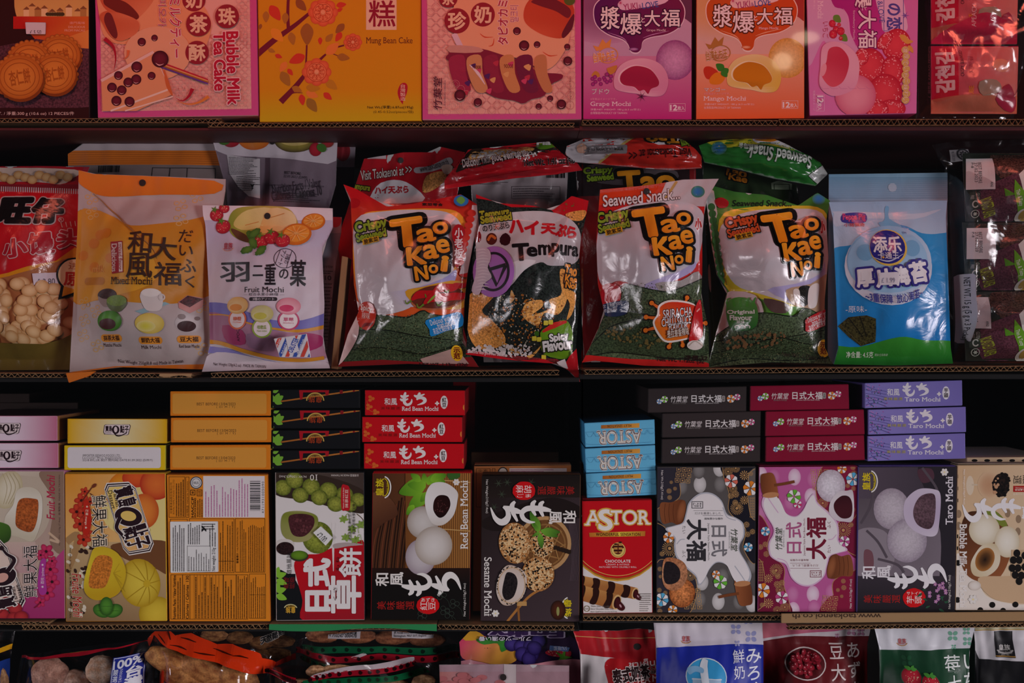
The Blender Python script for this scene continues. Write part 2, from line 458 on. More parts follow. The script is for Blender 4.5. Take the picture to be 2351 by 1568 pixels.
def interp(pts, t):
    for (a, x), (b, y) in zip(pts, pts[1:]):
        if t <= b: return x+(y-x)*((t-a)/(b-a) if b > a else 0)
    return pts[-1][1]
class Bag:
    """pillow bag: left/right edges as lists (v, x), top/bottom as lists (u, y), v and u from 0 to 1"""
    def __init__(s, L, R, T, B, Y, bulge, seed=1, wr=.0012, head=.10, foot=.05, back=.3, side=.48, cell=6, lean=0.0, seamw=.03):
        s.L, s.R, s.T, s.B, s.Y, s.bulge, s.seed, s.wr, s.head, s.foot, s.back, s.side, s.cell, s.lean, s.seamw = L, R, T, B, Y, bulge, seed, wr, head, foot, back, side, cell, lean, seamw
        s.ref = Y-bulge*.55
    def px(s, u, v): 
        x0, x1 = interp(s.L, v), interp(s.R, v); y0, y1 = interp(s.T, u), interp(s.B, u)
        return x0+(x1-x0)*u, y0+(y1-y0)*v
    def uv(s, x, y):
        u = v = .5
        for _ in range(4):
            y0, y1 = interp(s.T, u), interp(s.B, u); v = min(1, max(0, (y-y0)/(y1-y0)))
            x0, x1 = interp(s.L, v), interp(s.R, v); u = min(1, max(0, (x-x0)/(x1-x0)))
        return u, v
    def depth(s, u, v):
        a = min(1, max(0, (min(u, 1-u)-s.seamw)/s.side)); a = math.sin(a*PI/2)**1.05 if a > 0 else 0
        h = max(0, min(1, (v-s.head)/.32)); k = max(0, min(1, (1-s.foot-v)/.24))
        b = (math.sin(h*PI/2)**1.1 if h > 0 else 0)*(math.sin(k*PI/2)**1.05 if k > 0 else 0)
        full = a*b
        n1 = noise.noise(Vector((u*3.1+s.seed*7.3, v*4.2, s.seed*3.7))); n2 = noise.noise(Vector((u*9+v*5+s.seed, v*6-u*4, 5.1+s.seed)))
        e = 4*a*(1-a*.75)+.35
        return s.bulge*full*(1+.12*n1)+s.wr*(n1*1.6*(.4+full)+n2*e*.8)*(1 if 0 < u < 1 else .3)
    def pt(s, u, v, off=0.0):
        x, y = s.px(u, v); p = W(x, y, s.ref); d = s.depth(u, v)
        return (p[0], s.Y-d-off+s.lean*(1-v), p[2])
    def nrm(s, u, v):
        e = .004
        a, b = Vector(s.pt(min(1, u+e), v)), Vector(s.pt(max(0, u-e), v)); c, d = Vector(s.pt(u, min(1, v+e))), Vector(s.pt(u, max(0, v-e)))
        n = (a-b).cross(d-c); n.normalize()
        if n.y > 0: n = -n
        return n
    def build(s, name, base, art, mat, parent=None, origin=None, nu=None, nv=None, backcol='cfcfcf', step=.00024):
        xs = [p[1] for p in s.L+s.R]; ys = [p[1] for p in s.T+s.B]
        nu = nu or int((max(xs)-min(xs))/s.cell)+2; nv = nv or int((max(ys)-min(ys))/s.cell)+2
        V, F, K, N = [], [], [], []; fb = parse(base)
        for j in range(nv+1):
            for i in range(nu+1):
                u, v = i/nu, j/nv; V.append(s.pt(u, v)); N.append(s.nrm(u, v)); K.append(fb(*s.px(u, v)))
        for j in range(nv):
            for i in range(nu):
                a = j*(nu+1)+i; F.append((a, a+nu+1, a+nu+2, a+1))
        n0 = len(V); mu, mv = 8, 10; kb = rgba(backcol)
        for j in range(mv+1):
            for i in range(mu+1):
                u, v = i/mu, j/mv; p = s.pt(u, v); q = 4*u*(1-u)*math.sin(PI*min(1, max(0, v)))
                V.append((p[0], s.Y+.0006+s.lean*(1-v)+s.bulge*s.back*max(0, q), p[2])); N.append(Vector((0, 1, 0))); K.append(kb)
        for j in range(mv):
            for i in range(mu):
                a = n0+j*(mu+1)+i; F.append((a, a+1, a+mu+2, a+mu+1))
        if art:
            for q, f, ly in art.polys(s.cell):
                P = []
                for x, y in q:
                    u, v = s.uv(x, y); P.append((u, v))
                ar = sum(P[i][0]*P[(i+1) % len(P)][1]-P[(i+1) % len(P)][0]*P[i][1] for i in range(len(P)))
                if abs(ar) < 1e-7: continue
                n = len(V)
                for (u, v), (x, y) in zip(P, q): V.append(s.pt(u, v, step*ly+.0005)); N.append(s.nrm(u, v)); K.append(f(x, y))
                F.append(tuple(reversed(range(n, n+len(q)))))
        if origin is None: p = s.pt(.5, 1); origin = (p[0], s.Y, p[2])
        return mesh_obj(name, V, F, K, mat, parent, origin, N), origin
# ---------------------------------------------------------------- artwork kit
_KF = {1: (0, 0, 3.918), 2: (580, 0, 3.0934), 3: (1320, 0, 4.3537), 4: (1840, 0, 4.6008), 5: (0, 280, 2.529), 6: (440, 280, 2.529),
       7: (760, 290, 2.6576), 8: (1300, 290, 2.657), 9: (1880, 280, 2.6136), 10: (0, 860, 3.6734), 11: (600, 860, 3.177), 12: (1310, 850, 2.2584),
       13: (0, 1070, 3.6734), 14: (620, 1060, 4.0208), 15: (1070, 1060, 4.02), 16: (1500, 1060, 4.0208), 17: (1950, 1040, 3.8254),
       18: (0, 1400, 3.4574), 19: (620, 1400, 3.177), 20: (1290, 1400, 2.2158)}
def K(n, seed=1):                    # artwork measured in an enlarged frame of the photo
    ox, oy, s = _KF[n]; return Art(seed).at(0, 0, ox, oy, 1/s)
def kp(n, *pts):
    ox, oy, s = _KF[n]; return [(ox+x/s, oy+y/s) for x, y in pts]
def kx(n, x): return _KF[n][0]+x/_KF[n][2]
def ky(n, y): return _KF[n][1]+y/_KF[n][2]
def cut_mochi(a, cx, cy, rx, ry, rot, skin, edge, fill, fill2, k=.62, dx=0, dy=0):
    a.e(cx, cy, rx, ry, skin, rot, edge); a.e(cx+dx, cy+dy, rx*k, ry*k, fill, rot, fill2, wob=.12)
def pinwheel(a, cx, cy, r, c, c2='f4f0ee', n=8, rot=.2):
    for k in range(2*n if n < 7 else n):
        t = rot+2*PI*k/n; h = PI/n*.92
        a.p([(cx+r*.12*math.cos(t), cy+r*.12*math.sin(t)), (cx+r*.93*math.cos(t-h), cy+r*.93*math.sin(t-h)), (cx+r*1.02*math.cos(t), cy+r*1.02*math.sin(t)), (cx+r*.93*math.cos(t+h), cy+r*.93*math.sin(t+h))], c if k % 2 == 0 else c2)
def mum(a, cx, cy, r, c, n=14, w=.16):   # chrysanthemum outline
    for k in range(n):
        t = 2*PI*k/n; a.l([(cx+r*.35*math.cos(t), cy+r*.35*math.sin(t)), (cx+r*math.cos(t), cy+r*math.sin(t))], (r*w*.6, r*w*1.3), c, False)
    a.e(cx, cy, r*.22, r*.22, c, n=8)
def crest(a, cx, cy, h, rot, c='e8d020', ring='f2efe8'):   # two-character crest in a laurel arc
    w = h*.62
    if rot in (90, 270):
        sg = 1 if rot == 270 else -1
        a.ring(cx+sg*w*.1, cy, w*.62, h*.55, w*.1, ring, 0, -80 if sg > 0 else 100, 80 if sg > 0 else 260)
        a.ring(cx+sg*w*.1, cy, w*.44, h*.45, w*.06, c, 0, -80 if sg > 0 else 100, 80 if sg > 0 else 260)
        a.t('皇族', cx-w*.5, cy-h*.42, cx+w*.12, cy+h*.42, c, rot=rot, bold=.02)
        a.t('ROYAL FAMILY', cx+sg*w*.42-w*.07, cy-h*.3, cx+sg*w*.42+w*.07, cy+h*.3, c, rot=rot)
    else:
        sg = 1 if rot == 0 else -1; w = h
        a.ring(cx, cy+sg*w*.05, w*.62, w*.42, w*.08, ring, 0, 10 if sg > 0 else 190, 170 if sg > 0 else 350)
        a.t('皇族', cx-w*.45, cy-h*.3-sg*h*.08, cx+w*.45, cy+h*.3-sg*h*.08, c, rot=rot, bold=.02)
        a.t('ROYAL FAMILY', cx-w*.4, cy+sg*h*.32-h*.07, cx+w*.4, cy+sg*h*.32+h*.07, c, rot=rot)
def stick(name, pts, Y, art, parent, origin, base='efeeea', label=None, th=.0003, mat=None):
    """a stuck-on label, th metres thick, its face at depth Y"""
    cols = [base]*6; o, _ = carton(name, pts, Y, th, cols, art, parent, origin, mat or M_PAPER)
    if label: o['label'] = label
    return o
def flapline(name, quad, Y, th, col, parent, origin):
    """the tuck flap that closes a standing box: a thin lid just above its top edge"""
    P = [W(x, y, Y) for x, y in quad[:2]]; V, F, Kc = [], [], []
    z = max(P[0][2], P[1][2])+.0002; x0, x1 = P[0][0]+.001, P[1][0]-.001
    Q = [(x0, Y+.0012, z+.0007), (x1, Y+.0012, z+.0007), (x1, Y+.0012, z), (x0, Y+.0012, z)]; Q += [(x, Y+th-.001, zz) for x, _, zz in Q]
    box_geo(V, F, Kc, Q, [rgba(col)]*6, .0002)
    return mesh_obj(name, V, F, Kc, M_CARD, parent, origin)
def std_box(name, quad, Y, th, cols, art, label, cat, group=None, flap=None):
    """standing box: Empty at its foot > carton, top_flap"""
    b = [W(quad[2][0], quad[2][1], Y), W(quad[3][0], quad[3][1], Y)]
    org = ((b[0][0]+b[1][0])/2, Y+th/2, min(b[0][2], b[1][2]))
    e = empty(name, org, label, cat, group)
    carton('carton', quad, Y, th, cols, art, e, org)
    flapline('top_flap', quad, Y, th, flap or cols[2], e, org)
    return e, org

def brush(a, ch, x0, y0, x1, y1, c, rot=0, wt=1.0):   # the two big brush-written kana
    ST = {'も': ([[(.46, -.02), (.40, .2), (.36, .5), (.38, .8), (.55, .97), (.78, .92), (.92, .72), (.93, .52)], [.07, .14, .15, .15, .13, .12, .09, .02]],
                 [[(.08, .22), (.2, .33), (.45, .33), (.70, .24)], [.05, .13, .12, .06]], [[(.04, .50), (.18, .60), (.42, .60), (.66, .50)], [.05, .13, .12, .05]]),
          'ち': ([[(.50, -.02), (.44, .16), (.34, .42), (.27, .60)], [.08, .15, .14, .05]], [[(.06, .20), (.22, .30), (.5, .27), (.86, .12)], [.06, .13, .12, .05]],
                 [[(.27, .60), (.42, .47), (.66, .43), (.85, .54), (.88, .70), (.70, .88), (.30, 1.02)], [.05, .10, .15, .19, .17, .11, .02]])}[ch]
    w, h = x1-x0, y1-y0; sw = min(w, h)*wt*1.5
    for pts, ws in ST:
        P = []
        for u, v in pts:
            if rot == 270: u, v = v, 1-u
            elif rot == 90: u, v = 1-v, u
            elif rot == 180: u, v = 1-u, 1-v
            P.append((x0+u*w, y0+v*h))
        a.l(P, [q*sw for q in ws], c)
# ================================================================ the cabinet: back wall, shelf boards, cardboard liners, glass
def solid(name, x0, x1, y0, y1, Ya, Yb, mat, **kw):   # px at Y = 0 in x and y, metres in depth
    V, F, Kc = [], [], []
    P = [((x-CX)*S, Ya, (CY-y)*S) for x, y in ((x0, y0), (x1, y0), (x1, y1), (x0, y1))]; P += [(x, Yb, z) for x, _, z in P]
    box_geo(V, F, Kc, P, [(.5, .5, .5, 1)]*6, .0008)
    o = mesh_obj(name, V, F, None, mat, None, (sum(p[0] for p in P)/8, (Ya+Yb)/2, min(p[2] for p in P)))
    return tag(o, **kw)
M_BACK = plain('dark_painted_back', '0b0808', .9, 0, 6, .4); M_BOARD = plain('dark_red_board', '4e0a12', .6, 0, 9, .35)
M_POST = plain('dark_blue_post', '141a24', .5); M_RISER = plain('plain_carton', '3a2a1e', .85, 0, 20, .2)
solid('wall_back', -900, 3300, -700, 2500, .44, .47, M_BACK, kind='structure')
solid('wall_left', -960, -905, -700, 2500, -.08, .47, M_BACK, kind='structure'); solid('wall_right', 3305, 3360, -700, 2500, -.08, .47, M_BACK, kind='structure')
solid('floor', -960, 3360, 2500, 2530, -3.0, .47, plain('paving', '262424', .9, 0, 5, .3), kind='structure'); solid('ceiling', -960, 3360, -730, -700, -.08, .47, M_BACK, kind='structure')
BOARDS = {}
for n, (x0, x1, y0, h_) in enumerate(((-900, 1329.9, 294.5, 6.5), (1330.1, 3300, 291, 10), (-900, 1329.9, 867, 10), (1330.1, 3300, 858.8, 11.5), (-900, 1329.9, 1444.2, 4), (1330.1, 3300, 1424, 5))):
    o = solid('shelf_board', x0, x1, y0, y0+h_, -.004, .438, M_BOARD if n < 2 else M_BACK)
    tag(o, '%s shelf board under the %s row of goods, %s of the post' % ('dark red' if n < 2 else 'black', ('top', 'second', 'third')[n//2], ('left', 'right')[n % 2]), 'shelf')
solid('post', 1322, 1338, -700, 2498, .439, .4395, M_POST, label='thin dark upright post between the left and right shelves', cat='post')
for x0, x1, y0, y1 in ((-420, 1050, 1086, 1443), (1340, 2600, 1076, 1423)): solid('riser_1' if x0 < 0 else 'riser_2', x0, x1, y0, y1, .10, .43, M_RISER, kind='structure')  # unseen risers behind the standing boxes, carrying those that lie flat
def corrugated(label, x0, x1, yl, yr, th=11, Yf=-.010, depth=.40, col='a07c56', seed=1, pitch=13.5, front=None, group=None):
    """corrugated sheet: two liners and the wavy flute between them, raw edge to the front"""
    R = random.Random(seed); V, F, Kc = [], [], []; n = int((x1-x0)/pitch*4); c = rgba(col); cd = rgba('8a6a48')
    def X(x): return (x-CX)*S
    def Z(x, d): return (CY-(yl+(yr-yl)*(x-x0)/(x1-x0)+d))*S
    jit = [Yf+R.uniform(-.0012, .0012) for _ in range(n+1)]
    def band(fz, t, col_, js):
        b = len(V)
        for i in range(n+1):
            x = x0+(x1-x0)*i/n; z = fz(i, x)
            for y in (js[i], Yf+depth): V.append((X(x), y, z)); V.append((X(x), y, z-t)); Kc.append(col_); Kc.append(col_)
        for i in range(n):
            a = b+4*i; F.extend([(a, a+4, a+6, a+2), (a+1, a+3, a+7, a+5), (a, a+1, a+5, a+4), (a+2, a+6, a+7, a+3)])
    top = [0]*(n+1)
    band(lambda i, x: Z(x, 0), .0006, c, jit); band(lambda i, x: Z(x, th)+.0006, .0006, c, [j+.0006 for j in jit])
    w = th*S-.0016
    band(lambda i, x: Z(x, 0)-.0006-w*(.5-.5*math.cos(i*PI/2+.3*math.sin(i*.37)))*.98, .0005, c, [j-.0004 for j in jit])
    if front:                        # a strip of liner bent down over the raw edge
        fx0, fx1, fh, fc = front; b = len(V)
        for i in range(9):
            x = fx0+(fx1-fx0)*i/8; q = fh*(.75+.25*math.sin(i*.9))
            for y, d in ((Yf-.004, 0), (Yf-.006, q), (Yf-.0054, q), (Yf-.0034, 0)): V.append((X(x), y, Z(x, d-.4))); Kc.append(rgba(fc))
        for i in range(8):
            for j in range(4): a = b+4*i+j; a2 = b+4*i+(j+1) % 4; F.append((a, a2, a2+4, a+4))
    o = mesh_obj('cardboard_sheet', V, F, Kc, M_BROWN, None, ((X(x0)+X(x1))/2, Yf+depth/2, Z((x0+x1)/2, th)))
    return tag(o, label, 'cardboard', group or 'corrugated sheets lining the shelves')
corrugated('corrugated sheet under the biscuit box and left pink cake box', -160, 512, 274, 275, 9.5, seed=1)
corrugated('corrugated sheet under the yellow mung bean box, top shelf', 480, 1318, 284.5, 284.5, 9.5, seed=2)
corrugated('corrugated sheet under the grape and mango mochi boxes', 1336, 1782, 278, 279, 11.5, seed=3)
corrugated('corrugated sheet under the strawberry mochi box, top shelf right', 1785, 2620, 276.5, 275.5, 14, seed=4)
corrugated('torn corrugated sheet under the orange and white mixed mochi bag', -160, 452, 855.5, 857, 9.5, Yf=-.030, depth=.42, seed=5, front=(380, 452, 8, 'b8946a'))
corrugated('corrugated sheet under the fruit mochi and red seaweed bags', 496, 1282, 855, 849, 11, Yf=-.034, depth=.42, seed=6)
corrugated('corrugated sheet under the green and blue seaweed bags', 1340, 2600, 848, 838, 10.5, Yf=-.034, depth=.42, seed=7)
corrugated('upper corrugated sheet under the lychee mochi box', -160, 118, 1424, 1424, 7, seed=8)
corrugated('corrugated sheet under the mango and orange-backed boxes', 56, 620, 1432, 1430, 11, seed=9)
corrugated('green-edged corrugated sheet under matcha and red bean boxes', 622, 1004, 1429, 1429, 13, seed=10, front=(622, 1004, 16, '2c8a50'))
corrugated('brown corrugated sheet under the sesame mochi box', 1006, 1318, 1431, 1433, 11, seed=11)
corrugated('corrugated sheet under the red wafer box and grey mochi box', 1338, 1792, 1411.5, 1410, 11, seed=12)
# a folded flap with the packer's printing showing upside down
a = K(16, 2); a.t('www.taokaenoi.co.th', 1285, 1402, 2100, 1450, '4a3426', rot=180, bold=.02)
Qf = [(1794, 1409), (2600, 1403), (2600, 1424), (1794, 1431)]
o, _ = carton('cardboard_flap', Qf, -.016, .004, ['a5835c']*6, a, mat=M_BROWN); tag(o, 'folded brown cardboard flap with upside-down print, under taro box', 'cardboard', 'corrugated sheets lining the shelves')
corrugated('lowest corrugated sheet, below the folded flap at the right', 1806, 2600, 1432.5, 1423, 9, Yf=-.014, depth=.018, seed=13)
# ---- the shop window panes
for n, (x0, x1) in enumerate(((-900, 1329), (1331, 3300))):
    solid('window_%d' % (n+1), x0, x1, -700, 2496, -.086, -.082, M_GLASS, kind='structure')
# ================================================================ third shelf: boxes standing at the front
Y3, TH = 0.0, .034
MB = 'mochi boxes standing on the third shelf'
# --- red bean mochi box
Q = kp(14, (947, 103), (1862, 100), (1842, 1462), (930, 1456)); a = K(14, 3)
a.r(925, 90, 1870, 1470, ('54301c', '7a4a26', 940, 0, 1860, 0))
for i in range(16): x = 950+i*26; a.l([(x+60, 330+abs(8-i)*30), (x+10, 760), (x-20, 1080)], 9, '24110a' if i % 3 else '7a4028')
a.b([(935, 300), (1100, 330), (1180, 480), (1060, 560), (940, 620)], ('7a4c30', '4e2a1a', 940, 300, 1100, 600))
a.r(1250, 90, 1870, 1080, ('7a4a22', 'b27a3c', 1250, 0, 1860, 0))
for i in range(17): a.r(1530+i*20, 100, 1537+i*20, 1080, '6e431f')
for y in (160, 610, 1030): a.l([(1450, y), (1850, y+30)], 7, 'd9b070', False)
a.r(925, 980, 1870, 1130, ('2a1610', '15110f', 0, 980, 0, 1130)); a.r(925, 1125, 1870, 1470, '15110f')
for x0, y0, x1, y1 in ((1440, 200, 1190, 290), (1440, 230, 1270, 210), (1450, 300, 1280, 420), (1450, 210, 1530, 110), (1430, 200, 1420, 105), (1390, 180, 1300, 110), (1460, 280, 1390, 370), (1330, 400, 1260, 490), (1480, 170, 1630, 120), (1520, 190, 1620, 180)):
    a.leaf(x0, y0, x1, y1, .3, ('8cc832', '4f8a1e', x0, y0, x1, y1))
a.b([(1640, 105), (1750, 105), (1740, 150), (1660, 165)], '3c6a2a')
a.e(1410, 560, 145, 150, 'ddd8d2', 0, 'a8998c'); a.e(1390, 880, 140, 165, 'd4ccce', 0, 'a4949c')
a.e(1510, 775, 172, 180, 'e6e0da', 20, 'b4a698'); a.b([(1500, 200), (1620, 195), (1725, 270), (1730, 360), (1690, 500), (1590, 585), (1490, 560), (1435, 420), (1440, 290)], ('ffffff', 'd8d0c6', 1560, 360, 230))
a.b([(1560, 310), (1640, 320), (1665, 400), (1620, 490), (1560, 515), (1510, 450), (1515, 360)], ('35120f', '1a0706', 1580, 400, 110)); a.dots(1580, 420, 60, 70, 30, 4, '6b3a3a')
a.t('Red Bean Mochi', 1758, 178, 1826, 798, 'f4efe8', rot=270, serif=1, bold=.01)
a.flower(1720, 188, 32, 'f4efe8', 'e4ded6', 6)
a.t('和\n風', 975, 1020, 1230, 1145, 'f4efe8', rot=270, bold=.02)
brush(a, 'も', 1222, 1022, 1482, 1245, 'f4f0ea', 270); brush(a, 'ち', 1498, 1020, 1758, 1248, 'f4f0ea', 270)
a.t('美\n味\n嚴\n選', 988, 1285, 1330, 1365, 'b3201c', rot=270)
a.e(1458, 1322, 105, 84, 'd8141a', n=30, wob=.06); a.t('紅\n豆', 1385, 1290, 1525, 1368, 'f8f0e8', rot=270); a.t('あずき', 1395, 1255, 1520, 1292, 'f8f0e8', rot=0, ang=0)
for x, y in ((1580, 1230), (1610, 1370), (1700, 1310), (1650, 1400), (1400, 1420)):
    for k in range(3): t = k*2.1; a.ring(x+26*math.cos(t), y+24*math.sin(t), 24, 22, 4, '39443a')
    a.l([(x, y), (x+60, y+50), (x+80, y+110)], 3, '39443a')
a.t('Net Weight:210g(7.4oz)', 1785, 1120, 1812, 1425, 'e8e2da', rot=270)
crest(a, 1035, 235, 190, 270)
std_box('mochi_box', Q, Y3, TH, ['15110f', '15110f', 'c4161c', '15110f', 'a8141a', 'a8141a'], a, 'black and brown red bean mochi box showing four white rice balls', 'food box', MB)
# --- sesame mochi box
Q = kp(15, (145, 130), (1058, 118), (1045, 1480), (132, 1472)); a = K(15, 4)
a.r(120, 110, 1065, 1490, ('231a16', '4a3b40', 300, 300, 1050, 900))
a.r(120, 110, 1065, 330, ('1c1512', '2a201c', 0, 110, 0, 330)); a.b([(130, 560), (420, 420), (800, 330), (1060, 420), (1060, 520), (700, 520), (300, 640)], '241a18')
for x, y in ((300, 200), (380, 190), (600, 190), (260, 420), (330, 300)): a.star(x, y, 46, 8, 6, '3c4636')
for i in range(6): a.l([(950+i*12, 560), (980+i*14, 900), (960+i*12, 1100)], 6, '5a4a50')
a.e(720, 760, 240, 250, '7a4f2a', 20)
a.ring(720, 760, 250, 260, 34, 'c69a66', 20); a.ring(730, 770, 190, 200, 14, '9a6e3e', 20)
for k in range(9): t = k*.7; a.l([(720+200*math.cos(t), 760+210*math.sin(t)), (720+200*math.cos(t+2.2), 760+210*math.sin(t+2.2))], 12, 'a87a46', False)
for k in range(-2, 5): a.e(850+k*26, 800+k*8, 16, 22, '2e2018', 30)
a.l([(740, 1150), (600, 1230), (500, 1330), (380, 1475)], 22, 'b67a3c'); a.l([(480, 1320), (490, 1475)], 20, '9a6430'); a.r(470, 1290, 560, 1330, 'c99a5c')
for cx, cy, rx, ry, rot in ((700, 760, 110, 125, 0), (450, 750, 148, 190, -6), (665, 1035, 150, 162, 0)):
    a.e(cx, cy, rx, ry, 'e2b57c~45', rot, 'a06a38~45'); a.dots(cx, cy, rx*.96, ry*.96, 260, 11, 'f0cf9a', rot, .5); a.dots(cx, cy, rx*.94, ry*.94, 120, 10, 'b9783c', rot, .5); a.dots(cx, cy, rx*.92, ry*.92, 75, 10, '1c1410', rot, .6)
a.b([(370, 960), (460, 965), (540, 1020), (560, 1120), (520, 1250), (420, 1320), (330, 1310), (280, 1200), (300, 1060)], ('f2ece6', 'c09a78', 420, 1140, 230)); a.dots(420, 1140, 140, 180, 50, 10, '1c1410', 0, .6, ring=.8)
a.b([(380, 1020), (450, 1040), (475, 1120), (440, 1240), (370, 1275), (335, 1210), (350, 1100)], '221c1c~60')
a.ring(420, 1140, 128, 168, 8, 'd8b48a', 6)
for x0, y0, x1, y1 in ((680, 640, 590, 460), (680, 650, 610, 690), (690, 650, 800, 610), (700, 640, 870, 650), (690, 630, 850, 690), (680, 660, 700, 800), (670, 650, 620, 560)): a.leaf(x0, y0, x1, y1, .2, ('7ab63a', '3a6a1e', x0, y0, x1, y1))
brush(a, 'も', 508, 348, 778, 572, 'f4f0ea', 90); brush(a, 'ち', 232, 352, 508, 582, 'f4f0ea', 90)
a.t('和\n風', 765, 450, 1015, 572, 'f4efe8', rot=90, bold=.02)
a.t('美\n味\n嚴\n選', 662, 225, 1000, 305, 'b3201c', rot=90)
a.e(535, 268, 105, 86, 'd8141a', n=30, wob=.06); a.t('胡\n麻', 460, 215, 605, 290, 'f8f0e8', rot=90); a.t('ごま', 470, 296, 600, 328, 'f8f0e8')
a.t('Sesame Mochi', 168, 882, 236, 1418, 'f4efe8', rot=90, serif=1, bold=.01)
a.flower(272, 1400, 34, 'f4efe8', 'e4ded6', 6); a.t('Net Weight:210g(7.4oz)', 178, 165, 205, 475, 'e8e2da', rot=90)
crest(a, 960, 1350, 185, 90); a.e(850, 1370, 70, 90, '5a2a16', 0, '2c1610'); a.e(848, 1380, 14, 42, '9a9a5a')
e, o = std_box('mochi_box', Q, Y3, TH, ['1c1512', '1c1512', '4a2c1a', '1c1512', 'a05a1e', '5a3a22'], a, 'dark brown sesame mochi box showing four seed-coated rice balls', 'food box', MB)
# --- red wafer roll box
Q = kp(15, (1068, 362), (1715, 350), (1722, 1395), (1078, 1402)); a = K(15, 5)
a.r(1060, 340, 1730, 1410, 'ece4e0'); a.e(1395, 560, 480, 545, 'e0a83c'); a.e(1397, 545, 480, 545, 'a86a20'); a.e(1397, 530, 482, 545, 'cf121e')
a.r(1060, 340, 1730, 880, 'cf121e'); a.e(1395, 520, 492, 538, 'cf121e')
a.ring(1397, 535, 470, 520, 6, 'e8b860', 0, 32, 148)
a.t('A', 1108, 452, 1235, 585, 'f8f2ea', serif=1, bold=.01, ol='e8b24a', olw=.05); a.t('S', 1228, 445, 1345, 628, 'f8f2ea', bold=.03, ol='e8b24a', olw=.05)
a.t('TOR', 1335, 450, 1690, 578, 'f8f2ea', serif=1, bold=.012, ol='e8b24a', olw=.05)
a.p([(1135, 655), (1655, 640), (1652, 686), (1140, 694)], ('c8742a', 'f4d84a', 1140, 0, 1400, 0)); a.p([(1400, 648), (1655, 640), (1652, 686), (1400, 690)], ('f4d84a', 'c8742a', 1400, 0, 1650, 0))
a.t('WONDERFUL SENSATION', 1200, 656, 1608, 684, '4a1612', bold=.02, space=1.15)
a.ring(1402, 815, 70, 70, 8, 'ecd070'); a.e(1402, 815, 60, 60, '5a1a12'); a.ring(1402, 815, 58, 58, 18, 'ecd070', 0, -20, 200)
for x in (1382, 1424):
    a.r(x-16, 760-(x-1382)*.4, x+16, 840, 'c9904a'); a.r(x-16, 775, x+16, 790, '3a140e'); a.r(x-16, 810, x+16, 828, '3a140e'); a.e(x, 760-(x-1382)*.4, 16, 8, '3a140e')
a.t('CHOCOLATE', 1282, 905, 1516, 930, 'f4e8e4', bold=.03, space=1.1); a.t('CREAMY & INTENSE', 1294, 940, 1506, 956, 'f4e0dc', space=1.15); a.t('MATCHED WITH CRUMBLY ROLL', 1228, 964, 1574, 980, 'f4e0dc', space=1.1)
for (x0, y0, x1, y1, r, n) in ((1000, 1090, 1560, 1215, 54, 4), (1010, 1195, 1390, 1295, 70, 3)):
    dx, dy = x1-x0, y1-y0; q = math.hypot(dx, dy); ux, uy = dx/q, dy/q
    a.l([(x0, y0), (x1, y1)], 2*r, ('d9a05a', 'b0703a', 0, y0-r, 0, y0+r), False)
    for k in range(n):
        t = (k+.15)/n; x, y = x0+dx*t, y0+dy*t; w = q/n*.42
        a.b([(x+uy*r, y-ux*r), (x+ux*w+uy*r, y+uy*w-ux*r), (x+ux*(w+14), y+uy*w), (x+ux*w-uy*r, y+uy*w+ux*r), (x-uy*r, y+ux*r), (x+14*ux, y)], '30140e', 3)
    a.e(x1, y1, r*.55, r, 'e4b878', math.degrees(math.atan2(dy, dx))); a.e(x1+4, y1+3, r*.42, r*.8, '3a0f12', math.degrees(math.atan2(dy, dx)))
    a.b([(x1-5, y1-r*.5), (x1+r*.5, y1-r*.1), (x1+r*1.1, y1+r*.7), (x1+r*.7, y1+r*1.15), (x1, y1+r*.7)], '4a1418'); a.e(x1+r*.5, y1+r*.5, r*.12, r*.25, 'c89aa0', -30)
for k, tx in enumerate(('Wafer Stick Chocolate', 'Astor Chocolate Wafer Stick', 'Bánh Quế Kem Sôcôla ASTOR')): a.t(tx, 1152, 1322+k*25, 1330+k*32, 1342+k*25, '6a625e', res=1)
a.ring(1115, 1355, 28, 28, 5, '7a6a3a'); a.t('halal', 1102, 1345, 1128, 1364, '7a6a3a', res=1); a.lines(1600, 1210, 1712, 1385, 9, '7a726c', .4)
std_box('wafer_roll_box', Q, .004, TH+.012, ['cf121e', 'b00f18', 'a80e18', 'd0c8c4', 'a80e18', 'a80e18'], a, 'red box of chocolate wafer rolls with a white lower edge', 'food box')
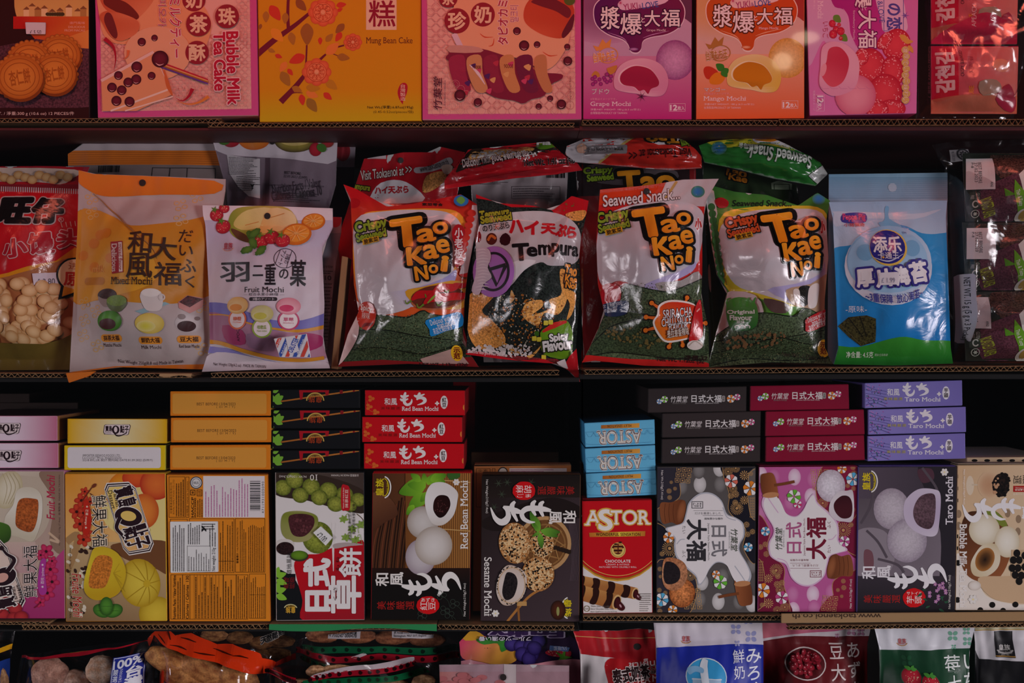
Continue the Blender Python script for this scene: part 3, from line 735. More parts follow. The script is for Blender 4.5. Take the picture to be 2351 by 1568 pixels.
# --- grey and pink pounded-mochi boxes
def pounded(Q, flip, P):
    a = K(16, 7)
    if flip: ox, oy, s = _KF[16]; a.at(965, 1395, kx(16, 965), ky(16, 48), -1/s, -1/s); a.bx, a.by = 1900-0, 1440; a.ox, a.oy = ox+930/s, oy; a.at(0, 0, ox+1903/s, oy+1432/s, -1/s, -1/s)
    # drawn in the frame of the grey box, which is the pink one turned half round
    a.r(20, 30, 960, 1410, P['bg'])
    for x, y, k in ((430, 210, 1), (615, 210, 0), (610, 60, 1), (420, 80, 0), (260, 230, 0), (450, 1110, 1), (600, 1290, 1), (430, 1270, 0), (640, 1060, 0), (790, 1290, 0), (910, 1310, 1), (740, 990, 0), (910, 960, 0)):
        a.e(x, y, 58, 78, P['dot'] if k else P['dot2'], 0, P['dotb'] if k else P['bg'])
    for pts, c in (([(20, 30), (200, 30), (290, 60), (240, 150), (240, 330), (60, 420), (20, 420)], P['pat2']), ([(640, 30), (960, 30), (960, 900), (830, 800), (850, 620), (700, 460), (700, 300), (650, 140)], P['pat']),
                   ([(880, 110), (960, 90), (960, 500), (900, 500), (870, 300)], P['pat3']), ([(20, 560), (110, 610), (190, 750), (190, 870), (60, 940), (20, 960)], P['pat']), ([(20, 960), (90, 900), (330, 1000), (400, 1130), (380, 1300), (300, 1410), (20, 1410)], P['pat2'])):
        a.b(pts, c, 4)
        a.l(pts+pts[:1], 5, P['gold'])
    a.b([(190, 110), (260, 40), (370, 40), (330, 130), (240, 200)], P['pat2'], 3)
    for i in range(3):
        for j in range(3): x, y = 235+i*50-j*8, 70+j*50+i*4; a.frame(x-20, y-20, x+20, y+20, 4, P['gold']); a.e(x, y, 8, 8, P['gold'], n=8)
    for i in range(4):
        for j in range(8): a.frame(890+i*20, 330+j*24, 904+i*20, 346+j*24, 3, P['gold'])
    for i in range(3):
        for j in range(4): x, y = 290+i*60+j*6, 1190+j*50; a.frame(x-22, y-20, x+22, y+20, 4, P['gold']); a.e(x, y, 8, 8, P['gold'], n=8)
    for x, y, r in ((760, 300, 32), (840, 355, 40), (755, 375, 26), (840, 125, 44), (900, 110, 22), (715, 315, 28), (790, 415, 20), (150, 330, 22), (145, 270, 24), (200, 248, 18), (165, 190, 16), (860, 580, 28), (915, 645, 26), (870, 670, 26), (80, 850, 24), (60, 990, 22), (55, 1185, 22), (110, 1210, 20), (60, 1380, 24), (330, 1290, 40), (65, 1060, 16)): mum(a, x, y, r, P['gold'], 12)
    for x, y, r in ((150, 800, 70), (770, 430, 60), (735, 250, 40), (690, 90, 44), (760, 60, 40), (340, 1050, 50), (50, 1310, 40)): mum(a, x, y, r, P['gold'], 22, .07)
    # barrel mortar, dough, mallet
    a.b([(70, 380), (160, 375), (240, 350), (290, 370), (270, 450), (280, 560), (240, 590), (170, 560), (90, 570), (60, 470)], ('8f5230', '6d3a1f', 60, 0, 280, 0)); a.e(258, 460, 38, 108, 'a2623c', 12, '7c4426')
    for x in (110, 150, 190): a.l([(x, 385), (x-8, 470), (x+4, 560)], 4, '5d3019')
    dough = [(300, 470), (330, 370), (430, 290), (540, 290), (630, 360), (680, 480), (760, 515), (830, 570), (840, 680), (800, 760), (800, 830), (870, 950), (905, 1050), (870, 1130), (790, 1140), (740, 1080), (680, 960), (590, 930), (520, 990), (470, 1090), (420, 1140), (390, 1060), (300, 980), (210, 880), (190, 780), (190, 700), (110, 620), (190, 590), (270, 560)]
    a.b([(x, y) for x, y in dough], P['dsh'], 5)
    cx, cy = 520, 680; a.b([(cx+(x-cx)*.955, cy+(y-cy)*.965) for x, y in dough], 'f1ebea', 5)
    a.l([(640, 420), (680, 510), (760, 540)], 9, P['dsh']); a.l([(750, 960), (820, 1060), (850, 1110)], 9, P['dsh']); a.l([(215, 760), (250, 720), (290, 715)], 9, P['dsh'])
    a.b([(748, 1100), (800, 1150), (890, 1130), (915, 1290), (870, 1325), (790, 1310)], ('a25e36', '6f3a1e', 750, 0, 920, 0)); a.e(820, 1125, 76, 26, 'c68a5c', -5); a.l([(790, 1215), (690, 1230), (600, 1250)], 26, '7d4526')
    for x, y, r, c in P['pins']: pinwheel(a, x, y, r, c)
    P['food'](a)
    f = dict(rot=90)
    a.t('日式', 536, 590, 678, 872, P['t1'], rot=90, bold=.02, space=1.1); a.t('大福', 312, 536, 488, 912, P['t2'], rot=90, bold=.03, space=1.05)
    a.t(P['en'], 497, 565, 520, 908, P['t2'], rot=90); a.t('竹葉堂', 714, 618, 778, 826, '2c3a22', rot=90, shear=.2, bold=.01); a.t('BAMBOO HOUSE', 694, 645, 707, 800, '6a6a6a', rot=90)
    a.t('たい', 268, 590, 298, 662, P['t2'], rot=90); a.t('ふく', 266, 818, 298, 880, P['t2'], rot=90)
    a.t('風味豐かな傑作', 470, 515, 642, 535, P['t2']); a.t('だけを嚴選しました', 382, 465, 622, 487, P['t2']); a.l([(455, 497), (642, 497)], 3, P['t2']); a.l([(370, 450), (640, 450)], 3, P['t2'])
    a.frame(352, 365, 458, 430, 6, P['t2']); a.t(P['sq'], 362, 378, 448, 418, P['t2'], rot=90)
    a.t('Net Wt.210g(7.41oz)', 66, 80, 92, 348, 'e8e0de', rot=90)
    return a
def sesame_food(a):
    a.e(265, 1210, 120, 135, 'd2824a~50', 0, '8c4a22~50'); a.b([(100, 900), (200, 890), (290, 940), (315, 1050), (270, 1150), (190, 1190), (110, 1160), (80, 1060)], ('dca27a~30', '9a5a34~40', 180, 1040, 170)); a.b([(110, 930), (180, 930), (240, 990), (245, 1070), (200, 1120), (120, 1125), (92, 1050)], '241d20~30')
def bean_food(a):
    a.e(265, 1210, 132, 150, 'e9e3ea~12', 0, 'b9a8b4~15'); a.b([(60, 900), (150, 880), (230, 900), (280, 960), (270, 1060), (200, 1150), (120, 1165), (60, 1150)], ('f4eef0', 'cfc2c8', 160, 1020, 170)); a.b([(80, 930), (160, 910), (225, 970), (235, 1050), (170, 1115), (100, 1110), (68, 1040)], ('5a1f28', '38101a', 150, 1000, 120))
PG = dict(bg='5d5856', dot='dedad8', dotb='b4b0ae', dot2='8c8886', pat='1d1c26', pat2='34303a', pat3='6a6460', gold='c69a62', dsh='bfc0c8', t1='7d7a7e', t2='363438', en='Japanese Style Sesame Mochi', sq='芝麻', food=sesame_food,
          pins=((718, 178, 62, 'e0705c'), (895, 245, 68, 'ec8a2c'), (140, 698, 50, 'ea8434'), (875, 788, 42, '54a8d4'), (578, 1040, 38, 'ea8434'), (618, 1112, 64, '6abe3a'), (78, 1272, 62, '5cb4dc'), (178, 1368, 44, 'ec8a2c')))
PP = dict(bg='c4609c', dot='f0dce8', dotb='dca4c6', dot2='d486b4', pat='7e1a3c', pat2='8f1c40', pat3='6d1834', gold='c69a62', dsh='e2bcd8', t1='b8608c', t2='7c1c34', en='Japanese Style Red Bean Mochi', sq='紅豆', food=bean_food,
          pins=((718, 178, 60, 'c84a86'), (895, 245, 68, 'ec8a2c'), (140, 698, 50, 'c8569a'), (870, 790, 42, '54a8d4'), (572, 1040, 38, 'd03c6c'), (606, 1112, 64, '6abe3a'), (62, 1272, 62, '5cb4dc'), (162, 1368, 44, 'ec8a2c')))
Q = kp(16, (36, 50), (946, 48), (942, 1396), (28, 1394))
std_box('mochi_box', Q, .003, TH, ['5d5856', '2a282a', '2e2a2c', '2a282a', '2a282a', '2a282a'], pounded(Q, 0, PG), 'grey mochi box with white dough and mallet artwork', 'food box', MB)
Q = kp(16, (976, 46), (1886, 40), (1866, 1390), (962, 1386))
std_box('mochi_box', Q, .003, TH, ['c4609c', '7e1a3c', '7e1a3c', '7e1a3c', '7e1a3c', '7e1a3c'], pounded(Q, 1, PP), 'pink mochi box with white dough and mallet artwork', 'food box', MB)
# --- taro mochi box
Q = kp(17, (80, 122), (942, 118), (925, 1398), (65, 1402)); a = K(17, 8)
a.r(55, 90, 960, 1415, ('4c4248', '8a7e88', 100, 100, 600, 700)); a.r(55, 90, 960, 400, ('5a4e5a', '3a333c', 300, 0, 900, 0)); a.b([(600, 100), (960, 100), (960, 1415), (780, 1415), (800, 700)], '2c272e')
a.b([(55, 700), (300, 680), (400, 900), (300, 1100), (55, 1050)], '938890'); a.b([(600, 150), (720, 140), (740, 230), (640, 260)], '553642'); a.b([(130, 860), (200, 870), (210, 1000), (140, 1040)], '7a5058')
for pts in ([(230, 270), (210, 360), (180, 480), (100, 620)], [(150, 680), (250, 780), (330, 920)], [(250, 930), (420, 980), (480, 1050)], [(640, 130), (760, 300), (790, 420)]): a.l(pts, 22, '5a5058')
a.r(55, 1080, 960, 1415, ('3c343c', '231f24', 0, 1080, 0, 1300)); a.e(560, 700, 330, 380, '211c20', 20) if 0 else None
a.e(370, 490, 158, 182, 'ccc2ca~8', 0, '9c8e9a~12'); a.e(505, 770, 176, 192, 'cec4cc~8', 0, '9c8e9c~12')
a.b([(600, 320), (740, 318), (800, 370), (790, 600), (760, 720), (660, 725), (540, 660), (480, 560), (490, 420)], ('b39ac0', 'ded4e0', 660, 510, 240)); a.b([(640, 370), (740, 360), (758, 460), (740, 620), (690, 668), (600, 630), (560, 540), (580, 440)], ('6a5058~40', '4c363e~40', 650, 500, 160))
a.t('Taro Mochi', 846, 212, 908, 628, 'efe9ee', rot=270, serif=1, bold=.015); a.flower(835, 168, 34, 'f4efe8', 'e4ded6', 6)
a.t('和\n風', 110, 990, 362, 1105, 'f0ebee', rot=270, bold=.02); brush(a, 'も', 340, 985, 590, 1200, 'f4f0f2', 270); brush(a, 'ち', 602, 975, 850, 1200, 'f4f0f2', 270)
a.t('美\n味\n嚴\n選', 125, 1245, 445, 1318, 'b3201c', rot=270); a.e(568, 1272, 100, 84, 'd8141a', n=30, wob=.06); a.t('芋\n頭', 502, 1250, 636, 1322, 'f8f0e8', rot=270); a.t('サトイモ', 502, 1218, 636, 1245, 'f8f0e8')
for k in range(14): x, y = a.rnd.uniform(560, 850), a.rnd.uniform(1130, 1370); a.leaf(x, y, x+a.rnd.uniform(-60, 60), y+a.rnd.uniform(-50, 50), .18, '2c5a40')
for k in range(16): x, y = a.rnd.uniform(680, 860), a.rnd.uniform(1140, 1330); a.flower(x, y, 18, 'c890c0', 'a86aa4')
a.t('Net Weight:210g(7.4oz)', 868, 1072, 894, 1368, 'e8e2da', rot=270); crest(a, 170, 250, 180, 270)
std_box('mochi_box', Q, Y3, TH, ['3a333c', '3a333c', '6a58a4', '3a333c', '6a58a4', '6a58a4'], a, 'dark grey-purple taro mochi box showing three pale rice balls', 'food box', MB)
# --- bubble milk tea mochi box
Q = kp(17, (950, 108), (1800, 100), (1790, 1385), (930, 1382)); a = K(17, 9)
a.r(925, 90, 1810, 1395, ('d9b48a', 'e6cfae', 940, 100, 1500, 700)); a.b([(930, 900), (1100, 1000), (1200, 1250), (1500, 1330), (1810, 1300), (1810, 1395), (930, 1395)], 'f0e6da')
for k in range(7): a.r(944, 190+k*105, 956, 222+k*105, '17120f')
for x, y in ((960, 640), (960, 535), (1480, 690), (1485, 580), (1390, 530)): a.e(x, y, 24, 36, '9a8066')
a.e(1060, 285, 34, 85, 'e6d3b8'); a.r(1075, 272, 1140, 286, 'd8c4a8'); a.e(1225, 282, 100, 118, 'c99a74', 0, 'ddbb96'); a.e(1330, 282, 75, 102, '2a1c16'); a.dots(1335, 282, 75, 105, 60, 15, '120c0a')
a.dots(1295, 290, 25, 90, 8, 14, 'c99a74')
a.b([(1010, 560), (1120, 510), (1340, 560), (1430, 800), (1330, 1080), (1150, 1130), (1010, 1040), (960, 800)], ('4e2a16', '9a5a34', 1000, 600, 1380, 1050)); a.b([(1210, 490), (1300, 520), (1380, 610), (1370, 655), (1300, 620), (1220, 560)], '7e8a34')
a.e(1185, 675, 136, 138, 'f6efdc', 0, 'd6c6a4'); a.e(1385, 780, 110, 138, 'f8f2e2', 0, 'd9c9a8'); a.b([(1180, 805), (1280, 800), (1325, 900), (1300, 1010), (1200, 1085), (1090, 1070), (1065, 970), (1120, 860)], ('fbf4e4', 'd8c49c', 1200, 940, 160)); a.e(1190, 935, 80, 108, '1c100a', 25, 'b4763a')
brush(a, 'も', 1255, 388, 1502, 595, 'f6f2f2', 90); brush(a, 'ち', 998, 388, 1245, 605, 'f6f2f2', 90)
a.t('和\n風', 1515, 470, 1770, 575, 'f6f2f2', rot=90, bold=.02); a.t('美\n味\n嚴\n選', 1440, 195, 1760, 272, '1c1614', rot=90); a.r(1438, 288, 1600, 342, 'b3201c'); a.t('大福', 1452, 300, 1590, 330, 'f6e8d8', rot=90); a.t('台湾ミルクティー', 1440, 352, 1600, 370, 'f0e6d8')
a.b([(1130, 1100), (1400, 1080), (1810, 1060), (1810, 1290), (1500, 1320), (1250, 1270)], 'd6b48e'); a.r(1420, 850, 1810, 1100, 'cfae88')
for x, y in ((1440, 940), (1490, 940), (1430, 1010), (1480, 1010), (1455, 1070), (1510, 1075), (1490, 1125), (1470, 880), (1540, 1000), (1540, 900)): a.e(x, y, 30, 34, '15100e')
for x, y in ((1255, 1333), (1458, 1330), (1150, 1380), (1350, 1385), (950, 1290), (955, 965), (1650, 1330)): a.e(x, y, 26, 26, '17120f')
a.e(1100, 1165, 55, 42, 'f4ece2', 0, 'd8cabc'); a.t('Bubble Milk Tea Mochi', 968, 628, 1030, 1350, 'f6f0ea', rot=90, serif=1, bold=.02); a.flower(1085, 1285, 42, 'f4efe8', 'e4ded6', 6); a.t('Net Weight:210g(7.4oz)', 996, 145, 1016, 450, 'f6f0ea', rot=90)
std_box('mochi_box', Q, Y3, TH, ['d9b48a', 'd9b48a', 'cbb79c', 'd9b48a', 'd9b48a', 'd9b48a'], a, 'beige bubble milk tea mochi box with black pearl dots', 'food box', MB)
# --- matcha box
Q = kp(14, (48, 97), (868, 97), (876, 1460), (56, 1468)); a = K(14, 10)
a.r(40, 90, 885, 1475, 'ece6e2'); a.p([(40, 90), (885, 90), (885, 330), (560, 170), (40, 110)], ('5a4c44', '473a34', 40, 90, 880, 200)); a.b([(40, 100), (500, 130), (885, 280), (885, 470), (640, 440), (350, 360), (40, 300)], '3a2c24', 4)
for x, y, r in ((120, 240, 78), (225, 170, 82), (380, 230, 82), (280, 310, 76), (540, 265, 82), (455, 330, 78), (690, 300, 78), (605, 390, 78), (815, 350, 68), (740, 410, 60)): a.e(x, y, r, r*.92, '9aa040~25', 20, '54611e~25')
a.l([(800, 480), (860, 540), (840, 610)], 7, '5a4632')
a.b([(110, 1500), (56, 1470), (56, 1030), (160, 1030), (240, 1100), (320, 1300), (340, 1475)], '15171a', 4); a.r(40, 1035, 235, 1475, '15171a')
a.b([(225, 930), (330, 860), (450, 850), (560, 800), (720, 765), (885, 775), (890, 1475), (320, 1475), (300, 1280), (250, 1090)], ('c8101e', 'a81a28', 400, 900, 800, 1300), 4); a.r(320, 1400, 890, 1475, 'a81a28'); a.l([(585, 560), (583, 800), (585, 1010)], (34, 6), 'ece6e2')
a.b([(590, 760), (720, 745), (860, 765), (720, 780), (600, 800)], 'b8a8a4')
a.e(440, 700, 140, 148, '96a03c~30', 0, '5e6a20~30'); a.b([(140, 470), (300, 455), (430, 500), (435, 600), (360, 720), (220, 740), (120, 680), (100, 560)], ('d8c49a', '7f8a2c', 270, 600, 190)); a.b([(180, 500), (300, 480), (400, 510), (400, 600), (320, 685), (220, 680), (180, 600)], '4c2428~30'); a.dots(290, 590, 90, 80, 14, 12, '6e3a3e')
a.e(140, 760, 82, 48, 'e0d8d0'); a.e(140, 800, 82, 60, '2a1616~60'); a.e(270, 870, 84, 50, '3c3a2a'); a.e(268, 862, 76, 42, '6f9a26', 0, '4a7018')
for cx, cy in ((680, 530), (760, 620), (700, 700), (840, 580), (790, 720)):
    for k in range(6): t = k+cx; a.leaf(cx, cy, cx+46*math.cos(t), cy+40*math.sin(t), .3, '8aa848')
    a.l([(cx, cy), (cx+40, cy-50), (cx+60, cy+40)], 4, '8aa848')
a.b([(660, 230), (700, 215), (735, 250), (738, 430), (700, 450), (660, 430)], 'c41a26'); a.t('抹茶紅豆', 692, 255, 722, 425, 'f4ead8', rot=270); a.t('Matcha and Adzuki Bean', 672, 240, 684, 430, 'f4ead8', rot=270)
a.t('淡淡抹茶包裹紅豆泥', 724, 450, 752, 735, '2a2422', rot=270); a.t('嚴選新鮮糯米優質甘綠', 760, 390, 788, 670, '2a2422', rot=270)
a.t('日式', 320, 900, 550, 1370, 'f4efec', rot=270, bold=.05, space=1.0); a.t('草', 550, 1060, 835, 1390, 'f4efec', rot=270, bold=.03); a.t('餅', 640, 800, 840, 1060, 'f4efec', rot=270, bold=.02)
a.t('くさ', 585, 1155, 620, 1280, '3a0a10', rot=270); a.t('もち', 610, 880, 640, 1010, '3a0a10', rot=270); a.t('道地風味', 155, 840, 200, 1042, '2a2422', rot=270)
a.t('N.W.:150g(5.3oz)', 85, 122, 335, 148, 'e8e0d8', rot=180); a.t('10', 370, 118, 432, 172, 'f0e8e0', rot=180, serif=1); a.t('台灣製造 MADE IN TAIWAN', 565, 115, 818, 138, 'e8e0d8', rot=180)
for y0 in (1060, 1200): a.leaf(60, y0, 150, y0-30, .3, '8ac43a'); a.leaf(58, y0+30, 155, y0+70, .3, '8ac43a'); a.leaf(58, y0, 80, y0-90, .3, '8ac43a')
a.t('經典\n原味', 125, 1065, 228, 1172, '8a1a20', rot=180); crest(a, 190, 1360, 100, 180, 'e8b43a', 'd8d8a0')
e, og = std_box('mochi_box', Q, Y3, TH, ['ece6e2', '15171a', '15171a', '15171a', '15171a', '15171a'], a, 'white, black and red matcha mochi box standing upside down', 'food box', MB)
st = K(14); st.t('£2.00', 425, 665, 520, 735, '1a1a20', ang=42, shear=.15)
stick('price_sticker', kp(14, (470, 595), (580, 700), (515, 775), (398, 655)), Y3-.0028, st, e, og, label='white price sticker stuck on askew')
# --- back of the orange box
Q = kp(13, (1405, 72), (2256, 72), (2280, 1310), (1428, 1310)); a = K(13, 11); k_ = '3c220c'
a.r(1395, 60, 2290, 1320, 'ea8e24'); a.frame(1424, 88, 1560, 434, 4, k_); a.frame(1565, 90, 1596, 434, 4, k_); a.t('好會香食品股份有限公司', 1434, 140, 1452, 400, k_, rot=270); a.t('ROYAL FAMILY FOOD CO.,LTD', 1458, 115, 1474, 405, k_, rot=270); a.lines(1480, 95, 1555, 425, 4, k_, .5, True)
a.t('台灣製造  MADE IN TAIWAN', 1572, 130, 1590, 420, k_, rot=270); a.e(1655, 140, 52, 52, '3a4a5a'); a.e(1655, 140, 44, 44, 'e8e4e0'); a.ring(1655, 140, 36, 36, 4, '3a4a5a'); a.t('HALAL', 1632, 128, 1678, 152, '3a4a5a', res=1)
a.frame(1604, 200, 1648, 246, 6, k_); a.frame(1618, 214, 1634, 232, 6, k_); a.frame(1660, 198, 1706, 254, 5, k_); a.t('全素', 1668, 208, 1698, 246, k_, rot=270)
a.t('HACCP', 1614, 262, 1634, 432, k_, rot=270, bold=.03); a.t('ISO22000', 1638, 270, 1654, 432, k_, rot=270, bold=.03); a.lines(1660, 270, 1712, 432, 3, k_, .5, True)
a.r(1714, 84, 2232, 434, 'ece4e4'); a.lines(1724, 100, 2100, 428, 16, 'c05a9a', .36, True, .75); a.barcode(2108, 124, 2196, 376, vert=True); a.t('4711931005090', 2208, 130, 2228, 398, '151010', rot=270, space=1.2)
for x0, y0, x1, y1 in ((1436, 446, 1582, 900), (1596, 442, 1976, 900), (1984, 440, 2236, 896), (1440, 914, 2092, 1292), (2102, 908, 2242, 1286)): a.frame(x0, y0, x1, y1, 4, k_)
a.t('營養標示 / NUTRITION FACTS', 1994, 520, 2012, 820, k_, rot=270, bold=.02); a.lines(2020, 450, 2080, 890, 4, k_, .45, True, .6); a.lines(2090, 450, 2230, 890, 9, k_, .45, True, .2)
a.lines(1850, 460, 1970, 890, 6, k_, .4, True, .5); a.r(1842, 800, 1976, 804, k_)
a.t('Nutrition Facts / Valeur Nutritive', 1460, 922, 1484, 1288, k_, rot=270, bold=.03); a.lines(1492, 930, 1530, 1286, 2, k_, .5, True, .2); a.r(1538, 918, 1543, 1290, k_); a.lines(1546, 1000, 1562, 1286, 1, k_, .6, True, 0); a.t('Calories / Calories  130', 1568, 925, 1592, 1288, k_, rot=270, bold=.02)
a.r(1600, 918, 1604, 1290, k_)
for x in range(1640, 1870, 26): a.r(x-3, 918, x-1, 1290, k_); a.lines(x+4, 925, x+20, 1286, 1, k_, .6, True, .5)
a.r(1880, 918, 1887, 1290, k_); a.lines(1892, 925, 1985, 1286, 4, k_, .45, True, .5); a.r(1990, 918, 1996, 1290, k_); a.lines(2000, 925, 2088, 1286, 5, k_, .45, True, .1); a.lines(2110, 915, 2236, 1280, 7, k_, .4, True, .3); a.r(2104, 1084, 2240, 1087, k_)
e, og = std_box('mochi_box', Q, Y3, TH, ['ea8e24', 'ea8e24', 'a8601c', 'ea8e24', 'd0741a', 'd0741a'], a, 'orange mochi box turned round to show its printed back', 'food box', MB)
st = K(13, 12); st.lines(1452, 480, 1560, 890, 6, '2a2628', .45, True, .2); st.frame(1578, 672, 1776, 886, 3, '2a2628'); st.lines(1582, 680, 1772, 884, 9, '2a2628', .3, True, .6); st.lines(1580, 480, 1690, 660, 6, '2a2628', .45, True, .3); st.t('Net weight: 210g', 1788, 690, 1822, 885, '2a2628', rot=270, serif=1, bold=.01); st.lines(1700, 480, 1830, 540, 3, '2a2628', .4); st.t('y', 1702, 505, 1738, 550, '151515', bold=.05, rot=20); st.lines(1760, 480, 1825, 680, 3, '2a2628', .4, True, .4)
stick('ingredient_label', kp(13, (1436, 468), (1838, 466), (1842, 892), (1440, 900)), Y3-.0012, st, e, og, label='white printed ingredient label')
# --- mango and lychee boxes
def q_logo(a, pts, f):               # tilted plaque with the big Q
    a.p(pts(1.0), '2c1820'); a.p(pts(.95), 'f4ece4'); a.p(pts(.90), '2c1820'); a.p(pts(.87), 'f4ece4')
Q = kp(13, (547, 66), (1396, 62), (1408, 1308), (556, 1312)); a = K(13, 13)
a.r(535, 55, 1420, 1320, ('eb9a2a', 'f4dca0', 560, 80, 1000, 700)); a.r(535, 640, 1420, 1320, ('d9b884', '8a6a48', 900, 640, 700, 1300)); a.b([(1090, 60), (1420, 60), (1420, 700), (1200, 640), (900, 500), (880, 240)], 'f0dc8c')
for x, y, rx, ry, r, c, c2 in ((1000, 200, 100, 150, 20, 'f0a42c', 'e07a1c'), (1150, 100, 120, 80, 0, 'e8642a', 'c83a20'), (1320, 150, 140, 135, 0, 'ec7a34', 'c43420'), (1215, 380, 125, 148, 0, 'f0903a', 'd05a24')): a.e(x, y, rx, ry, c, r, c2)
a.b([(950, 660), (1420, 640), (1420, 900), (1300, 860), (1050, 780)], '7a4e2e'); a.l([(560, 640), (650, 580), (640, 700), (560, 900)], 60, 'b48c5c')
for k in range(46): a.e(a.rnd.uniform(570, 800), a.rnd.uniform(680, 1290), 20, 13, 'e8dcc4' if k % 2 else '3c241c', a.rnd.uniform(0, 90))
for x, y, r in ((715, 215, 40), (688, 290, 62), (648, 385, 66), (675, 488, 64), (705, 620, 62), (705, 395, 54), (735, 560, 46), (760, 300, 40)): a.flower(x, y, r, 'd8482c', 'b02a1c', 5, x, '3a1410')
a.l([(690, 300), (740, 230), (790, 160)], 8, '6a3020'); a.l([(760, 230), (800, 260)], 8, '6a3020'); a.e(795, 165, 24, 14, '7a3a24', -40)
a.b([(705, 310), (740, 290), (770, 400), (770, 500), (740, 580), (700, 560), (712, 450)], 'cc2c1c'); a.t('★ 芒果 mango ★', 716, 330, 744, 530, 'f8ead0', rot=90, ang=3)
LX, LY = 1090, 445
def plaque(k): return [(LX+(x-LX)*k, LY+(y-LY)*k) for x, y in ((905, 150), (1085, 140), (1145, 190), (1292, 650), (1265, 715), (1090, 745), (1040, 690), (885, 200))]
for kk, cc in ((1.03, 'f6efe6'), (1.0, '2c1820'), (.965, 'f6efe6'), (.94, '2c1820'), (.915, 'f8f2ea')): a.p(plaque(kk), cc)
a.p(plaque(.905), ('f4d878', 'f0b870', 900, 200, 1250, 600)); a.t('寶島', 985, 175, 1140, 350, '2c1820', rot=90, bold=.03, ang=-17, ol='f8f2ea', olw=.05); a.t('Taiwan\nDessert', 925, 200, 1005, 355, '2c1820', rot=90, ang=-12, serif=1, lead=.8)
a.e(1085, 425, 122, 88, 'f8f2ea', 10); a.e(1085, 425, 116, 80, '2c1820', 10); a.e(1085, 420, 66, 42, 'f4d070', 10); a.l([(1010, 440), (985, 520), (1040, 590), (1070, 670)], (44, 26), 'f8f2ea'); a.l([(1010, 440), (985, 520), (1040, 590), (1075, 665)], (36, 18), '2c1820'); a.e(1082, 655, 20, 20, '2c1820')
a.t('點子', 1062, 500, 1260, 690, '2c1820', rot=90, bold=.03, ang=-17, ol='f8f2ea', olw=.05)
a.t('鮮果大福', 778, 245, 905, 680, '1c1210', rot=90, shear=-.1, ol='f4e4c8', olw=.05, ang=-1)
a.e(1000, 770, 90, 120, 'e8c83a', 30, 'c8a01c') if 0 else None
a.e(1320, 1240, 150, 140, 'e8c840', -20, 'b8941c'); a.e(1180, 985, 172, 205, 'ecd04a', -12, 'c09a1e')
for k in range(9): t = -2.6+k*.62; a.l([(1240+30*math.cos(t), 990+30*math.sin(t)), (1215+110*math.cos(t), 985+120*math.sin(t)), (1185+165*math.cos(t), 985+195*math.sin(t))], 7, 'b8941c')
a.e(1240, 990, 30, 32, 'd8b42c')
a.b([(800, 690), (900, 685), (1000, 740), (1060, 860), (1050, 980), (980, 1090), (820, 1130), (730, 1080), (710, 980), (760, 780)], ('f0d838', 'd0a81e', 860, 880, 240)); a.b([(850, 750), (945, 775), (940, 880), (900, 1000), (850, 1030), (760, 1020), (755, 940), (790, 800)], 'c8762a~40')
for k in range(5): a.l([(960, 900), (1010+k*8, 820+k*60)], 6, 'c8a424', False)
for x, y, r in ((860, 1220, 20), (960, 1220, -20), (900, 1180, 90)): a.e(x, y, 78, 56, '5a9a34', r, '2e5a20'); a.l([(x-50, y), (x+50, y)], 4, '3a6a24')
a.t('Fruite Mochi', 612, 905, 690, 1275, 'b3241c', rot=90, shear=.25, serif=.6, bold=.01, ol='f4dcc0', olw=.03, ang=-2); a.t('Net Wt.:210g(7.4oz) 台灣製造 MADE IN TAIWAN', 584, 690, 604, 1280, '3c2418', rot=90)
std_box('mochi_box', Q, Y3, TH, ['eb9a2a', 'd8b020', 'd8a83a', 'd8b020', 'd8b020', 'd8b020'], a, 'orange and yellow mango mochi box with pumpkin-shaped sweets', 'food box', MB)
Q = kp(13, (-330, 40), (540, 40), (550, 1286), (-330, 1286)); a = K(13, 14)
a.r(-340, 30, 560, 1300, ('a58a76', 'd8bcae', 0, 80, 300, 700)); a.b([(-300, 30), (330, 30), (420, 200), (420, 440), (330, 600), (150, 700), (-300, 760)], ('efe4d2', 'cdbca6', 0, 300, 420)); a.b([(330, 60), (545, 40), (545, 700), (420, 640), (450, 300)], '9a7c68'); a.r(-340, 640, 300, 900, ('d8bcae', 'caa0a0', 0, 640, 0, 900))
a.p([(560, 680), (560, 1300), (60, 1300), (200, 1090), (330, 1000), (420, 830)], ('c44a84', 'a8306c', 400, 800, 300, 1300)); a.l([(410, 560), (500, 640), (420, 620)], 20, 'd8b89a')
a.e(70, 200, 115, 165, 'efe6cc', 20, 'cfc096'); 
for k in range(4): a.l([(20+k*30, 60), (60+k*36, 180), (30+k*20, 320)], 5, 'c8b88e')
a.b([(150, 200), (270, 180), (350, 250), (355, 420), (320, 560), (270, 635), (160, 600), (60, 560), (40, 440), (110, 330)], ('fbf6e8', 'd6cab0', 220, 380, 230)); a.b([(165, 285), (290, 275), (325, 310), (310, 470), (260, 555), (150, 520), (132, 440)], ('b9622a~40', 'a04e22~40', 230, 400, 150))
a.b([(-80, 480), (60, 490), (95, 560), (60, 640), (-80, 660)], ('4f7a2a', '2c4a1a', 0, 500, 80, 640))
a.t('Fruit Mochi', 395, 75, 462, 450, 'c2244c', rot=270, shear=.25, serif=.6, bold=.01); a.t('Net Wt.: 210g (7.4oz)  台灣製造  MADE IN TAIWAN', 492, 75, 512, 668, '5a4038', rot=270)
for x, y, r in ((390, 720, 66), (425, 870, 70), (440, 975, 66), (400, 1070, 66), (345, 750, 44), (440, 800, 44), (375, 960, 50), (340, 1150, 46)): a.flower(x, y, r, 'd83a68', 'b01e4c', 5, x, '3a1420')
